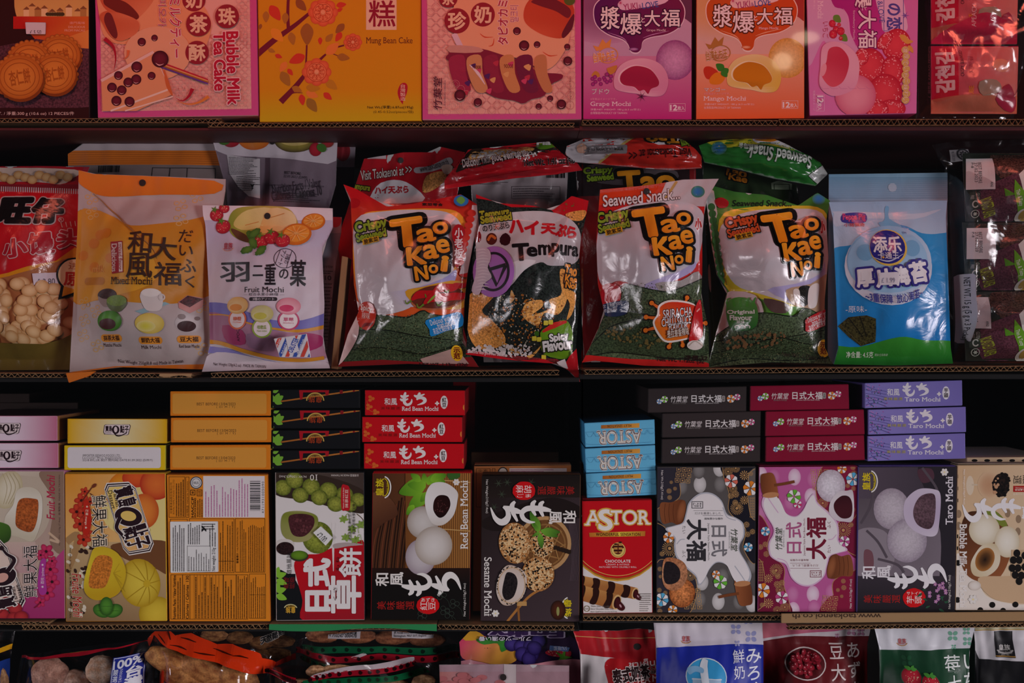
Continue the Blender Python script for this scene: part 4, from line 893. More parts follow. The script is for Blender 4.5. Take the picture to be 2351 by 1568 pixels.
a.l([(340, 1150), (310, 1180), (290, 1195)], 10, '8a2038'); a.b([(345, 800), (390, 790), (380, 900), (395, 1060), (340, 1080), (320, 980)], 'b83c9c'); a.t('★ 荔枝 lychee ★', 345, 820, 378, 1030, 'f8e0ec', rot=270)
a.t('鮮果大福', 198, 670, 316, 1108, '1c1214', rot=270, shear=-.1, ol='f0dcd4', olw=.04)
for kk, cc in ((1.03, 'f6efe6'), (1.0, '2c1820'), (.96, 'f6efe6'), (.93, '2c1820'), (.90, 'f0d8c8')): a.p([(-40+(x+40)*kk, 900+(y-900)*kk) for x, y in ((-190, 640), (-10, 615), (60, 690), (210, 1130), (180, 1190), (-30, 1215), (-100, 1160), (-230, 700))], cc)
for x, y in ((60, 1150), (130, 1200), (20, 1250), (120, 1280), (-30, 1200), (180, 1270)): a.e(x, y, 60, 50, 'c8383a', 0, '8a1c24')
a.e(110, 1000, 60, 50, 'c04a40', 0, '8a1c24') if 0 else None
a.t('寶島', -70, 1020, 120, 1200, '2c1820', rot=270, bold=.03, ang=-14, ol='f6efe6', olw=.06); a.t('Taiwan\nDessert', 105, 1005, 185, 1155, '2c1820', rot=270, serif=1, ang=-14, lead=.8)
a.e(40, 930, 110, 82, 'f6efe6', -20); a.e(40, 930, 102, 74, '2c1820', -20); a.e(20, 940, 56, 38, 'e8b0a0', -20); a.l([(70, 880), (130, 790), (60, 740), (20, 690)], (46, 24), 'f6efe6'); a.l([(70, 880), (125, 790), (60, 740), (20, 690)], (38, 16), '2c1820'); a.e(18, 690, 20, 20, '2c1820')
std_box('mochi_box', Q, Y3, TH, ['a58a76', 'a8306c', 'c08aa8', 'a8306c', 'a8306c', 'c27aa0'], a, 'pink lychee mochi box cut by the left edge of the photo', 'food box', MB)
# --- spare boxes behind the sesame box
Q = kp(15, (72, 42), (972, 30), (960, 1380), (60, 1380)); a = K(15, 15)
a.r(60, 25, 980, 1400, 'c07a44'); a.r(400, 60, 930, 400, 'ddd0cc'); a.e(340, 95, 46, 46, '3a3430'); a.e(340, 95, 36, 36, 'd0c4b8'); a.frame(92, 62, 225, 420, 4, '3a2414'); a.frame(240, 62, 270, 420, 4, '3a2414'); a.lines(410, 66, 900, 110, 3, 'b05a8a', .4, False, .8); a.t('全素', 110, 70, 200, 92, '3a2414')
std_box('mochi_box', Q, .05, TH, ['c07a44', 'c07a44', 'a87a54', 'c07a44', 'b06a34', 'b06a34'], a, 'brown box back peeping over the top of the sesame mochi box', 'food box', MB)
# ================================================================ top shelf: boxes standing in a row
T1 = .05
def pearls(a, pts, c='5a1626'):
    for x, y, r in pts:
        a.e(x, y, r, r, '7a2438', 0, '3c0c1a'); a.l([(x-r*.55, y+r*.45), (x-r*.1, y+r*.72), (x+r*.45, y+r*.55)], [1, r*.16, 1], 'e8b8b8')
def lattice(a, x0, y0, x1, y1, c, p=58):
    n = 0
    y = y0
    while y < y1:
        x = x0+(p/2 if n % 2 else 0)
        while x < x1:
            a.ring(x, y, p*.42, p*.42, 2.2, c, n=14)
            if (n+int(x)) % 3 == 0: a.l([(x-p*.3, y), (x, y-p*.3), (x+p*.3, y), (x, y+p*.3), (x-p*.3, y)], 2, c, False)
            x += p
        y += p*.5; n += 1
def badge(a, x, y, r, ch, rot=0, ang=0):
    a.e(x, y, r, r, '9c2434'); a.t(ch, x-r*.68, y-r*.68, x+r*.68, y+r*.68, 'f4cda8', bold=.03, rot=rot, ang=ang)
# --- biscuit box
Q = kp(1, (-260, -420), (800, -420), (806, 1072), (-260, 1072)); a = K(1, 21)
a.r(-270, -430, 820, 1090, '3a1014'); a.r(-270, -430, 820, 150, ('c89a50', 'e0b868', 0, -300, 0, 150)); a.b([(-270, -430), (120, -430), (130, 60), (210, 250), (330, 370), (100, 420), (-270, 480)], '34100f')
a.r(120, 148, 820, 260, 'c42018'); a.p([(180, 148), (820, 148), (820, 420), (360, 400), (240, 270)], ('c42018', 'd8702a', 300, 170, 500, 380))
for k, x in enumerate((240, 290, 340, 400, 470, 540, 620, 700, 750)): h = (60, 90, 60, 70, 40, 50, 80, 46, 66)[k]; a.r(x-28, 148-h, x+28, 148, ('f0d49a', 'e0b870', 'b88a4a')[k % 3]); a.p([(x-34, 148-h), (x, 118-h), (x+34, 148-h)], '8a5a34')
for k in range(7): a.e(430+k*22, 128, 20, 16, '4a3c1e')
a.p([(-270, 470), (330, 350), (820, 430), (820, 960), (400, 1000), (-270, 960)], '54303a~55'); a.p([(420, 400), (820, 260), (820, 440), (700, 430)], ('d8762e', 'e89a4a', 500, 400, 820, 300))
for cx, cy, r in ((540, 500, 185), (270, 560, 190), (500, 670, 190), (190, 700, 210)):
    for k in range(26): t = k*2*PI/26; a.e(cx+r*math.cos(t), cy+r*math.sin(t)*.93, r*.13, r*.13, 'd88834', 0, '9a5018', 8)
    a.e(cx+10, cy+18, r*1.03, r*.98, '8a4414'); a.e(cx, cy, r*1.0, r*.94, 'e8963a', 0, 'c06a20'); a.ring(cx, cy, r*.86, r*.8, 6, 'a8561a'); a.ring(cx, cy, r*.68, r*.62, 6, 'a8561a'); a.t('杏仁餅', cx-r*.45, cy-r*.32, cx+r*.45, cy+r*.32, 'b4621e', bold=.02, ang=-10)
a.t('澳門風味', 625, 195, 765, 218, 'f0b0a0'); a.t('DELICIOUS', 616, 234, 765, 252, 'f0c0a8', serif=.6); a.t('FROM MACAU', 582, 264, 765, 284, 'f0c0a8', serif=.6)
a.r(-270, 970, 820, 1090, '34100f'); a.t('NET WT. / 淨重:300 g (10.6 oz) 12 PIECES/件', -150, 1004, 668, 1042, 'e8d0c8')
e, og = std_box('biscuit_box', Q, .004, T1, ['3a1014', '3a1014', '3a1014', '2a0c10', '2a0c10', '2a0c10'], a, 'dark red biscuit box showing golden round biscuits, top left corner', 'food box')
st = K(1); st.t('£ 5.50', 268, 272, 370, 308, '3a3440', shear=.1)
stick('price_sticker', kp(1, (228, 200), (412, 203), (408, 308), (236, 306)), .004-.0022, st, e, og, base='dcdce4', label='white scalloped price sticker')
# --- bubble milk tea cake boxes (the same carton, one standing on its side the other way up)
Q = kp(1, (845, -420), (2302, -420), (2325, 1040), (880, 1062)); a = K(1, 22)
a.r(830, -430, 2340, 1080, 'd8589a'); a.p([(892, -430), (2240, -430), (2262, 978), (915, 1004)], ('eeb0a0', 'f2c4b4', 900, 0, 2200, 900)); lattice(a, 930, 330, 2240, 980, 'd88c8c'); lattice(a, 2150, -400, 2240, 400, 'd88c8c')
a.b([(900, -300), (1350, -350), (1700, -100), (1900, 200), (1800, 480), (1600, 350), (1420, 250), (1300, 380), (1000, 380), (900, 180)], 'f0a878'); a.e(1420, 480, 300, 240, 'f0b48c')
a.b([(900, -200), (1300, -200), (1400, -40), (1250, 160), (1130, 170), (930, 60)], ('f0a070', 'd0623c', 1200, 0, 260)); a.b([(960, -20), (1130, 20), (1250, 140), (1200, 180), (1050, 110), (940, 40)], '7a2a22'); a.b([(900, 140), (1000, 100), (1230, 180), (1240, 290), (1100, 370), (1000, 330), (930, 220)], ('ee9468', 'd2663e', 1120, 250, 170)); a.b([(960, 120), (1010, 140), (1060, 300), (1040, 350), (990, 300), (940, 190)], '7a2a2a')
badge(a, 1745, 0, 105, '奶', 0); badge(a, 2045, 150, 108, '珠', 0); badge(a, 1788, 218, 112, '茶'); badge(a, 1775, 475, 106, '酥')
a.t('タピオカミルクティー', 1525, -400, 1625, 520, 'c4284a', rot=90, bold=.015, ol='f6dcdc', olw=.05, ang=-2); a.t('밀크티 타피오카', 1425, -400, 1500, 245, 'b42a48', rot=90, ol='f6dcdc', olw=.03)
a.t('Bubble Milk', 2045, 290, 2150, 940, 'c41c3c', rot=90, bold=.035, ol='f8d8d8', olw=.05, ang=-1.5); a.t('Tea Cake', 1930, 295, 2030, 815, 'c41c3c', rot=90, bold=.035, ol='f8d8d8', olw=.05, ang=-1)
a.p([(915, 720), (1380, 465), (1560, 850), (1230, 1000), (930, 1000)], 'eea676'); a.l([(915, 730), (1385, 470)], 26, 'f4d0c4', False); a.l([(1000, 1000), (1540, 800)], 16, 'f6dccc', False); a.l([(1130, 1000), (1560, 870)], 12, 'f6dccc', False); a.l([(1385, 470), (1560, 860)], 6, 'f6dccc', False); a.b([(1480, 620), (1560, 860), (1500, 780)], 'd8703c')
for k, c in enumerate(('c41c3c', 'e8a060', 'a86a2c', '6a3aa0')): a.l([(1440, 560+k*14), (1875, 720+k*12)], 12, c, False)
pearls(a, ((1445, 535, 76), (1235, 606, 50), (1278, 380, 38), (1393, 344, 30), (1368, 685, 36), (1070, 682, 40), (1230, 718, 46), (1158, 744, 44), (1012, 790, 44), (1100, 815, 44), (1052, 910, 46), (1170, 918, 46)))
a.l([(945, 350), (1020, 420), (1045, 520), (1030, 630)], [40, 26, 14, 2], 'b41c34'); a.l([(1735, 800), (1700, 870), (1640, 910), (1580, 880)], [36, 22, 10, 2], 'b41c34'); a.l([(1880, 870), (1800, 920), (1700, 940), (1590, 910)], [30, 18, 10, 2], 'e88c3c'); a.l([(1160, 455), (1150, 510), (1110, 540)], [26, 12, 2], 'e87844')
for x, y in ((1815, 640), (1610, 800), (1665, 795), (1815, 795), (1610, 862), (1820, 862)): a.star(x, y, 16, 3, 4, 'c4605c')
e1, og1 = std_box('cake_box', Q, .001, T1+.01, ['d8589a', 'c04a88', 'd090a8', 'e8b8b8', 'c04a88', 'c04a88'], a, 'pink bubble tea cake box with red lettering, beside the biscuit box', 'food box')
# --- mung bean cake box
Q = kp(2, (30, -330), (1196, -330), (1202, 860), (50, 868)); a = K(2, 23)
a.r(20, -340, 1210, 880, ('dc9a18', 'e09c14', 0, 0, 0, 600)); a.r(20, 640, 1210, 880, ('e09c14', 'd0b81a', 0, 640, 0, 830))
tr = '7a1f34'
a.l([(30, 390), (160, 280), (300, 180), (420, 80)], [44, 40, 30, 20], tr); a.l([(200, 725), (300, 620), (400, 500), (520, 385)], [44, 36, 26, 14], tr); a.l([(255, 210), (250, 100), (260, -60), (300, -200)], [26, 22, 20, 14], tr); a.l([(378, 480), (385, 320)], 12, tr); a.l([(560, 345), (650, 322)], 12, tr); a.l([(560, 380), (605, 395)], 6, tr); a.l([(240, 690), (290, 660), (355, 660)], [14, 8, 4], tr)
for x0, y0, x1, y1, c in ((125, 40, 195, 145, 'd8402c'), (135, 205, 215, 295, 'ee9a2c'), (595, 40, 665, 30, 'd8402c'), (600, 80, 640, 60, 'd8402c'), (630, 230, 590, 295, 'd8402c'), (480, 265, 480, 318, 'd8402c'), (370, 395, 260, 445, 'd8402c'), (160, 390, 210, 410, 'd8402c'), (525, 385, 610, 305, 'ee8a3c'), (240, 440, 195, 510, 'ee8a3c'), (250, 490, 285, 535, 'd8402c'), (380, 655, 465, 688, 'ee8a3c'), (505, 660, 562, 708, 'd8402c'), (345, 670, 358, 748, 'd8402c'), (385, 165, 388, 320, 'a86a2c'), (650, 170, 590, 235, 'a0622c'), (600, 400, 690, 415, 'b0722c'), (205, 510, 262, 610, 'b0782c'), (390, 700, 455, 795, 'a0762c'), (310, 0, 380, 75, '9a5a2c'), (95, 80, 95, 160, 'b87a2c'), (235, 90, 230, 170, 'b87a2c'), (270, 230, 290, 320, 'b87a2c'), (60, 170, 50, 210, 'a0622c'), (520, 295, 570, 240, 'b87a2c'), (110, 350, 160, 370, 'b87a2c'), (280, 620, 350, 650, 'b87a2c'), (520, 570, 600, 635, 'c88a24'), (380, 620, 480, 630, 'c88a24')): a.leaf(x0, y0, x1, y1, .3, c)
for x, y, r in ((500, 88, 100), (455, 512, 98), (712, 300, 62)):
    for k in range(8): t = k*PI/4; a.e(x+r*.66*math.cos(t), y+r*.62*math.sin(t), r*.42, r*.4, 'f0764a', 0, 'dc5a34', 14)
    a.e(x, y, r*.72, r*.7, 'f28a58'); a.ring(x, y, r*.72, r*.7, 4, 'd0502c')
    for k in range(10): t = k*PI/5; a.ring(x+r*.42*math.cos(t), y+r*.42*math.sin(t), r*.2, r*.2, 3, 'd0502c', n=12)
    a.e(x, y, r*.16, r*.16, 'f6a878')
a.r(806, -330, 1022, 212, 'f2d0b0'); a.t('糕', 825, 5, 1012, 188, '9c1c38', bold=.012); a.t('Mung Bean Cake', 808, 265, 1136, 322, '6a2a1c', serif=.8)
a.b([(1050, 600), (1080, 588), (1100, 610), (1095, 660), (1070, 720), (1066, 740), (1040, 700), (1030, 650)], 'c02030'); a.t('台\n灣\n製\n造', 1048, 598, 1086, 715, 'f4d8c0')
a.t('Net Wt.(淨重):6.87oz(195g)', 815, 750, 1140, 776, '2c1c12', bold=.015); a.t('(0.45-0.52oz/pieces/個)', 858, 783, 1142, 808, '2c1c12')
std_box('cake_box', Q, .003, T1, ['e09c14', 'c88a18', '8a5a18', 'b89a18', 'b88a18', 'b07a18'], a, 'golden mung bean cake box with blossom branch, top shelf', 'food box')
# --- second bubble tea cake box with a leaf-shaped window
Q = kp(2, (1196, -330), (2330, -330), (2335, 850), (1206, 852)); a = K(2, 24)
a.r(1190, -340, 2345, 860, 'd8589a'); a.p([(1238, -330), (2282, -330), (2294, 806), (1246, 810)], ('f2bcaa', 'f0b4a4', 1250, 0, 2280, 700)); lattice(a, 1265, -60, 1440, 800, 'd88c8c', 74); lattice(a, 1440, 600, 2280, 800, 'd88c8c', 74); lattice(a, 2190, -60, 2290, 700, 'd88c8c', 74)
a.b([(1430, 240), (1480, -200), (1800, -330), (2200, -200), (2260, 200), (2180, 420), (2060, 500), (1900, 420), (1500, 330)], 'f2b088'); a.l([(1430, 240), (1480, 340)], 40, 'e8c8d4')
a.b([(1950, 20), (2080, -60), (2260, 20), (2280, 140), (2240, 230), (2180, 275), (2040, 240), (1930, 150)], ('e8704a', 'c8482c', 2090, 130, 190)); a.b([(1980, 10), (2100, -20), (2250, 60), (2240, 130), (2150, 80), (2030, 40)], '7a2430'); a.b([(2200, 230), (2280, 100), (2270, 200), (2210, 272)], '6a2030'); a.e(2250, 0, 40, 40, '5a6a2c')
badge(a, 1390, -10, 66, '茶'); badge(a, 1452, 150, 90, '珍'); badge(a, 1635, 105, 86, '奶')
a.t('タピオカミ', 1742, 0, 1812, 318, 'b4283c', rot=270, bold=.02, ol='f6dcdc', olw=.06) if 0 else a.t('タ\nピ\nオ\nカ\nミ'.replace('\n', ''), 1742, 5, 1812, 318, 'b4283c', rot=270, bold=.02, ol='f6dcdc', olw=.05); a.t('밀크티', 1828, 40, 1888, 158, 'b4283c', rot=270, ol='f6dcdc', olw=.04)
pearls(a, ((1928, 325, 37), (2020, 318, 24), (1877, 222, 28), (2234, 334, 22), (2238, 434, 32), (1473, 678, 40), (1600, 728, 30), (2032, 756, 22), (2113, 700, 22), (2193, 742, 34)))
for P in ([(1615, 240), (1650, 265), (1710, 265)], [(1715, 275), (1705, 320), (1675, 330)], [(2060, 370), (2110, 398), (2165, 392)], [(2060, 395), (2065, 430), (2080, 445)]): a.l(P, [3, 9, 2], 'd8502c')
a.t('竹葉堂', 1285, 545, 1345, 780, '5a2038', rot=270, shear=.2, bold=.01); a.t('BAMBOO HOUSE', 1360, 570, 1372, 750, '8a5a6a', rot=270); a.t('Net Weight:250g(8.8oz)', 2248, 545, 2264, 775, '9a2434', rot=270)
e2, og2 = std_box('cake_box', Q, .001, T1+.01, ['d8589a', 'c04a88', 'd090a8', 'e8b8b8', 'c04a88', 'c04a88'], a, 'pink bubble tea cake box with a leaf-shaped window', 'food box')
# the window in its front shows the wrapped cakes
win = [(1400, 325), (1620, 345), (1760, 385), (1900, 430), (1980, 480), (2040, 515), (2190, 525), (2195, 560), (2120, 600), (2070, 680), (1980, 705), (1920, 735), (1860, 715), (1720, 690), (1580, 610), (1520, 550), (1430, 490), (1400, 440), (1370, 410), (1395, 375)]
w_ = K(2, 25); w_.b(win, '8a2440', 3)
for x0, x1, c in ((1395, 1520, 'a83050'), (1520, 1640, 'd89a68'), (1640, 1755, '9a2c48'), (1755, 1870, 'd8945c'), (1870, 2000, '7a2444'), (2000, 2100, 'd08a5a')): w_.b([(x0+6, 410), (x1-20, 395), (x1-6, 520), (x1+30, 640), (x0+70, 650), (x0+10, 520)], c, 4)
for k in range(16): x, y = w_.rnd.uniform(1430, 2030), w_.rnd.uniform(430, 660); w_.b([(x, y), (x+40, y-16), (x+30, y+24)], ('d84a70', 'e8b070', '5a2a6a', 'c43a50')[k % 4], 4)
w_.l([(1540, 460), (1600, 520), (1650, 600)], [4, 22, 4], 'f0dce0'); w_.t('90008', 1560, 465, 1620, 490, '6a2a2a'); w_.t('90008', 1785, 455, 1850, 485, '6a2a2a')
w_.b([(1400, 322), (1560, 328), (1625, 345), (1620, 372), (1400, 372)], 'd8a090', 2)
V, F, Kc = [], [], []; art_flat(V, F, Kc, w_, None, -.0006); f_ = [p for p in spline(win, True, 3)]
mesh_obj('window', V, F, Kc, M_FILM, e2, og2)['label'] = 'leaf-shaped clear window onto wrapped cakes'
# --- grape, mango and strawberry mochi boxes
GM = 'mochi boxes on the top shelf'
def yuki(a, P, dx, dy):
    a.r(60, -700, 2400, 1260, P['bg'])
    a.r(80+dx, 560+dy, 1200+dx, 1220+dy, P['low']); a.e(300+dx, 60+dy, 560, 380, P['glow'], 0, P['glow2'])
    a.e(1000+dx, 600+dy, 190, 200, P['ball']+'~8', 0, P['balle']+'~12'); a.b([(1000+dx, -200+dy), (1190+dx, -200+dy), (1190+dx, 200+dy), (1120+dx, 200+dy), (1040+dx, 100+dy)], P['fruit'], 4)
    S_ = [(190, 120), (230, 20), (380, -60), (700, -90), (980, -40), (1080, 60), (1090, 170), (1040, 270), (920, 340), (760, 370), (680, 410), (660, 490), (620, 525), (560, 510), (530, 440), (470, 390), (330, 340), (220, 250)]
    a.b([(x+dx+(x-640)*.02, y+dy+(y-150)*.04) for x, y in S_], P['rim'], 4); a.b([(x+dx, y+dy) for x, y in S_], P['sauce'], 4); a.e(588+dx, 492+dy, 48, 16, P['shine'], 0, P['sauce'][0] if not isinstance(P['sauce'], str) else P['sauce'])
    a.l([(330+dx, 325+dy), (470+dx, 375+dy), (520+dx, 420+dy)], [2, 9, 3], P['shine']); a.l([(680+dx, 380+dy), (780+dx, 345+dy), (940+dx, 310+dy)], [3, 9, 2], P['shine'])
    a.b([(440+dx, 20+dy), (640+dx, -60+dy), (930+dx, -60+dy), (900+dx, 30+dy), (660+dx, 80+dy), (470+dx, 100+dy)], P['pl'], 4)
    a.star(455+dx, 30+dy, 30, 7, 8, 'c84a7a'); a.t('YUKI', 485+dx, 35+dy, 625+dx, 100+dy, 'b0407a', bold=.015, ang=-7); a.t('&', 635+dx, 45+dy, 665+dx, 82+dy, '8a4a90', ang=-7); a.t('LOVE', 672+dx, 20+dy, 832+dx, 80+dy, '4a5aa8', bold=.015, ang=-7)
    sh = P['sh']
    for ch, x0, y0, x1, y1 in (('漿', 258, 70, 445, 290), ('爆', 455, 135, 665, 345), ('大', 695, 105, 850, 265), ('福', 865, 95, 1045, 265)): a.t(ch, x0+dx, y0+dy, x1+dx, y1+dy, 'f8eef0', bold=.012, ol=sh, olw=.05)
    a.t('と', 662+dx, 175+dy, 698+dx, 225+dy, 'f8eef0', bold=.02); a.t(P['en'], 715+dx, 290+dy, 905+dx, 320+dy, 'f0d8e0', serif=1)
    c = P['gold']; a.p([(180+dx, 455+dy), (235+dx, 470+dy), (275+dx, 390+dy), (310+dx, 435+dy), (365+dx, 385+dy), (350+dx, 470+dy), (215+dx, 512+dy)], c); a.ring(330+dx, 552+dy, 102, 82, 9, c, -8, -150, 150); a.t('台湾もち王', 182+dx, 520+dy, 400+dx, 612+dy, c, bold=.03, ang=-8, ol=P['gl'], olw=.05); a.t('KING OF THE', 250+dx, 565+dy, 370+dx, 590+dy, c, ang=-8); a.t('TAIWAN MOCHI', 255+dx, 590+dy, 390+dx, 615+dy, c, ang=-8)
    D_ = [(390, 850), (400, 740), (470, 640), (600, 590), (730, 590), (850, 640), (920, 740), (930, 850), (880, 950), (760, 965), (640, 940), (520, 925), (420, 900)]
    a.b([(x+dx+P['mx'], y+dy+P['my']) for x, y in D_], (P['skin'], P['skine'], 640+dx+P['mx'], 780+dy+P['my'], 300), 4); I_ = [(450, 800), (470, 730), (560, 670), (650, 662), (760, 700), (835, 800), (830, 860), (760, 890), (730, 940), (690, 900), (640, 910), (590, 870), (490, 850)]
    a.b([(x+dx+P['mx']-8+(x-640)*.05, y+dy+P['my']-4+(y-780)*.05) for x, y in I_], P['skin'], 4); a.b([(x+dx+P['mx'], y+dy+P['my']) for x, y in I_], (P['fill2'], P['fill'], 640+dx+P['mx'], 800+dy+P['my'], 210), 4)
    P['extra'](a, dx, dy)
    a.t(P['jp'], *P['jpb'], 'f8e8ee', bold=.01, ol=P['low'][0] if 0 else P['sh'], olw=.03); x0, y0 = P['tx']
    a.t('※写真はイメージです。', x0, y0, x0+260, y0+24, 'e8a8b8'); a.t(P['en'], x0, y0+38, x0+(400 if P['en'][0] == 'G' else 415), y0+95, 'f6e2e8', serif=1.1); a.t('淨重/NET WEIGHT: 180 g (6.3 oz/安士)', x0, y0+106, x0+500, y0+130, 'f0d0d8'); a.t('台灣製造/PRODUCT OF TAIWAN', x0, y0+138, x0+365, y0+164, 'f0d0d8')
    bx, by = P['bx']; a.frame(bx, by, bx+162, by+80, 3, 'f0d0d8'); a.t('12', bx+12, by+16, bx+78, by+68, 'f8ecf0', bold=.04); a.t('枚入', bx+84, by+26, bx+154, by+68, 'f8ecf0', bold=.02)
def grape_x(a, dx, dy):
    a.b([(165, 760), (200, 710), (240, 730), (245, 770)], 'd08a3c', 3); a.b([(318, 690), (360, 670), (420, 655), (400, 720), (350, 745)], 'd08a3c', 3)
    for x, y in ((175, 788), (200, 770), (205, 818), (180, 842), (245, 795), (290, 780), (320, 745), (360, 765), (300, 800), (355, 808), (258, 840), (320, 820)): a.e(x, y, 21, 21, 'b8388c', 0, '7a1c64', 12)
    a.star(665, 965, 62, 8, 7, '4a1430')
def mango_x(a, dx, dy):
    a.b([(1285, 720), (1300, 670), (1360, 668), (1430, 720), (1400, 780), (1320, 790)], 'cc3a22', 4); a.b([(1345, 790), (1400, 730), (1470, 730), (1500, 780), (1450, 840), (1360, 840)], 'e88a20', 4); a.leaf(1490, 700, 1410, 640, .4, '3c8a2c'); a.leaf(1490, 720, 1535, 690, .6, '3c8a2c'); a.leaf(1470, 700, 1520, 770, .4, '3c8a2c')
PGR = dict(bg=('d0aec8', 'c89ac0', 0, 0, 0, 700), low=('d88ab0', 'c82c88', 0, 600, 0, 1100), glow='8a4a78', glow2='c898bc', ball='d8a0cc', balle='9a4a8a', fruit='6a3a5a', rim='f0dcec', sauce=('5a1460', '7a1c50', 300, 0, 1000, 200), shine='c890c8', pl='e8c8e0', sh='3a0c3a', en='Grape Mochi', gold='e89a4c', gl='f4d8d8', skin='f4ccd8', skine='e090b4', fill='a01c44', fill2='b82a50', mx=0, my=0, extra=grape_x, jp='ブドウ', jpb=(170, 885, 342, 942), tx=(155, 978), bx=(942, 1034))
PMA = dict(bg=('e0c0b8', 'e8b0a0', 0, 0, 0, 700), low=('f0b090', 'ee6a34', 0, 600, 0, 1000), glow='e0a868', glow2='e0bcb0', ball='f0d090', balle='d8a040', fruit='b03c34', rim='f8e4d8', sauce=('c85a1c', 'd4521c', 1300, 0, 2200, 200), shine='f4b890', pl='f0d0d0', sh='5a2410', en='Mango Mochi', gold='b8803c', gl='f4dccc', skin='f6ecc0', skine='e8c450', fill='d88a14', fill2='c07a10', mx=4, my=-20, extra=mango_x, jp='マンゴー', jpb=(1292, 875, 1505, 915), tx=(1290, 925), bx=(2068, 1006))
Q = kp(3, (88, -560), (1170, -560), (1168, 1196), (82, 1192)); a = K(3, 26); yuki(a, PGR, 0, 0)
std_box('mochi_box', Q, .003, T1, ['d05a9c', 'b04a8a', '6a2a5a', '7a2050', '7a2050', '7a2050'], a, 'purple and pink grape mochi box, top shelf', 'food box', GM)
Q = kp(3, (1215, -560), (2296, -560), (2292, 1186), (1212, 1196)); a = K(3, 27); yuki(a, PMA, 1124, -20)
std_box('mochi_box', Q, .003, T1, ['ee7a44', 'd86a34', '8a3a20', '8a3418', '8a3418', '8a3418'], a, 'orange mango mochi box, top shelf', 'food box', GM)
Q = kp(4, (40, -560), (1242, -560), (1216, 1200), (88, 1222)); a = K(4, 28)
a.r(20, -570, 1260, 1260, ('d878c0', 'e080c0', 0, 0, 0, 1000)); a.b([(60, -300), (250, -100), (430, 60), (520, 260), (560, 460), (640, 560), (560, 640), (300, 500), (220, 440), (80, 700), (60, 300)], 'dca8d4', 4)
a.b([(300, -300), (330, 40), (440, 100), (500, 200), (520, 360), (580, 480), (680, 550), (800, 520), (880, 420), (930, 300), (900, -300)], ('b0248c', 'c83c9c', 500, 0, 850, 400), 4); a.l([(440, 90), (490, 180), (510, 340), (570, 470)], [2, 12, 10, 3], 'e8a8dc')
a.b([(790, -60), (1040, -60), (1110, 200), (1100, 330), (880, 340), (840, 200)], 'e8c4e4', 4); a.frame(868, -100, 1080, 330, 6, '5a5ab0'); a.t('の恋', 905, 40, 1060, 315, '5a50a8', rot=90, bold=.03); a.t('&LOVE', 812, 10, 870, 240, '5a5ab0', rot=90, ang=-6); a.star(1095, 165, 48, 10, 6, '7a5ab8'); a.star(1035, 120, 24, 6, 6, '7a5ab8')
for ch, x0, y0, x1, y1 in (('爆', 560, -220, 740, 80), ('大', 600, 110, 785, 305), ('福', 605, 320, 795, 505)): a.t(ch, x0, y0, x1, y1, 'f8eef4', rot=90, bold=.012, ol='7a1460', olw=.05)
a.t('と', 640, 70, 690, 112, 'f8eef4', rot=90); a.t('Strawberry Mochi', 540, 110, 566, 415, 'f0c8e4', rot=90, serif=1); a.t('Mochi', 172, 15, 228, 192, 'f6dcec', rot=90, serif=1.1); a.t('安士)', 125, 0, 145, 90, 'f0d0e4', rot=90)
for x, y, r in ((370, 205, 44), (440, 405, 48)): a.leaf(x-30, y-40, x+45, y+30, .4, '6a9a3c')
for x, y, r in ((325, 250, 36), (398, 262, 20), (365, 310, 34), (415, 330, 40), (335, 362, 42), (415, 405, 22)): a.e(x, y, r, r*1.1, 'e02c4c', 0, 'b01c3c'); a.dots(x, y, r*.7, r*.7, 7, 3, 'f0c0a0')
a.t('いちご', 225, 230, 288, 405, 'b0244c', rot=90)
for x, y, rx, ry, r in ((1000, 470, 150, 170, 20), (880, 430, 62, 110, 40), (720, 700, 170, 190, 0), (960, 760, 120, 170, 0), (880, 980, 180, 200, 10), (640, 600, 70, 90, 0), (950, 1150, 150, 100, 0), (800, 1160, 120, 100, 0)):
    a.e(x, y, rx, ry, 'e84a58', r, 'c01c38'); a.dots(x, y, rx*.9, ry*.9, 60, 6, 'f6a8b0', r, ring=.25)
for x0, y0, x1, y1 in ((1040, 370, 1140, 450), (1080, 440, 1180, 440), (1130, 480, 1180, 560)): a.leaf(x0, y0, x1, y1, .25, 'e0a850')
a.e(570, 1010, 215, 220, 'f4a8bc', 0, 'd86a8c'); a.b([(220, 500), (330, 440), (480, 480), (590, 600), (610, 750), (560, 930), (400, 1010), (280, 1000), (190, 900), (200, 700)], ('f4c8d8', 'e8a4c4', 400, 700, 300), 4); a.b([(290, 520), (400, 500), (490, 600), (495, 720), (440, 860), (340, 920), (260, 880), (200, 760), (260, 660)], ('c83050', 'e05a70', 420, 640, 260), 4); a.e(230, 740, 30, 70, 'f0a8b8', 15)
for k, ch in enumerate('濃厚でいちご味わい'): y = 530+k*66; a.e(1095+(k % 2)*10, y, 40, 40, 'e0c070'); a.t(ch, 1070+(k % 2)*10, y-28, 1120+(k % 2)*10, y+28, 'f8f0e0', rot=90, ol='c89a40', olw=.05)
a.frame(155, 1002, 242, 1175, 3, 'f0d0e8'); a.t('12', 168, 1015, 228, 1085, 'f8ecf4', rot=90, bold=.04); a.t('枚入', 168, 1090, 215, 1165, 'f8ecf4', rot=90, bold=.02); a.t('写真はイメージ', 122, 955, 145, 1170, 'f0d0e8', rot=90)
for k in range(6): a.l([(200+k*96, 915), (225+k*96, 940), (290+k*96, 938)], 3, 'c87aa8', False)
std_box('mochi_box', Q, .004, T1, ['e080c0', 'c060a0', '8a3a6a', 'c8489c', 'a8408a', 'a8408a'], a, 'pink strawberry mochi box turned on its side, top shelf', 'food box', GM)
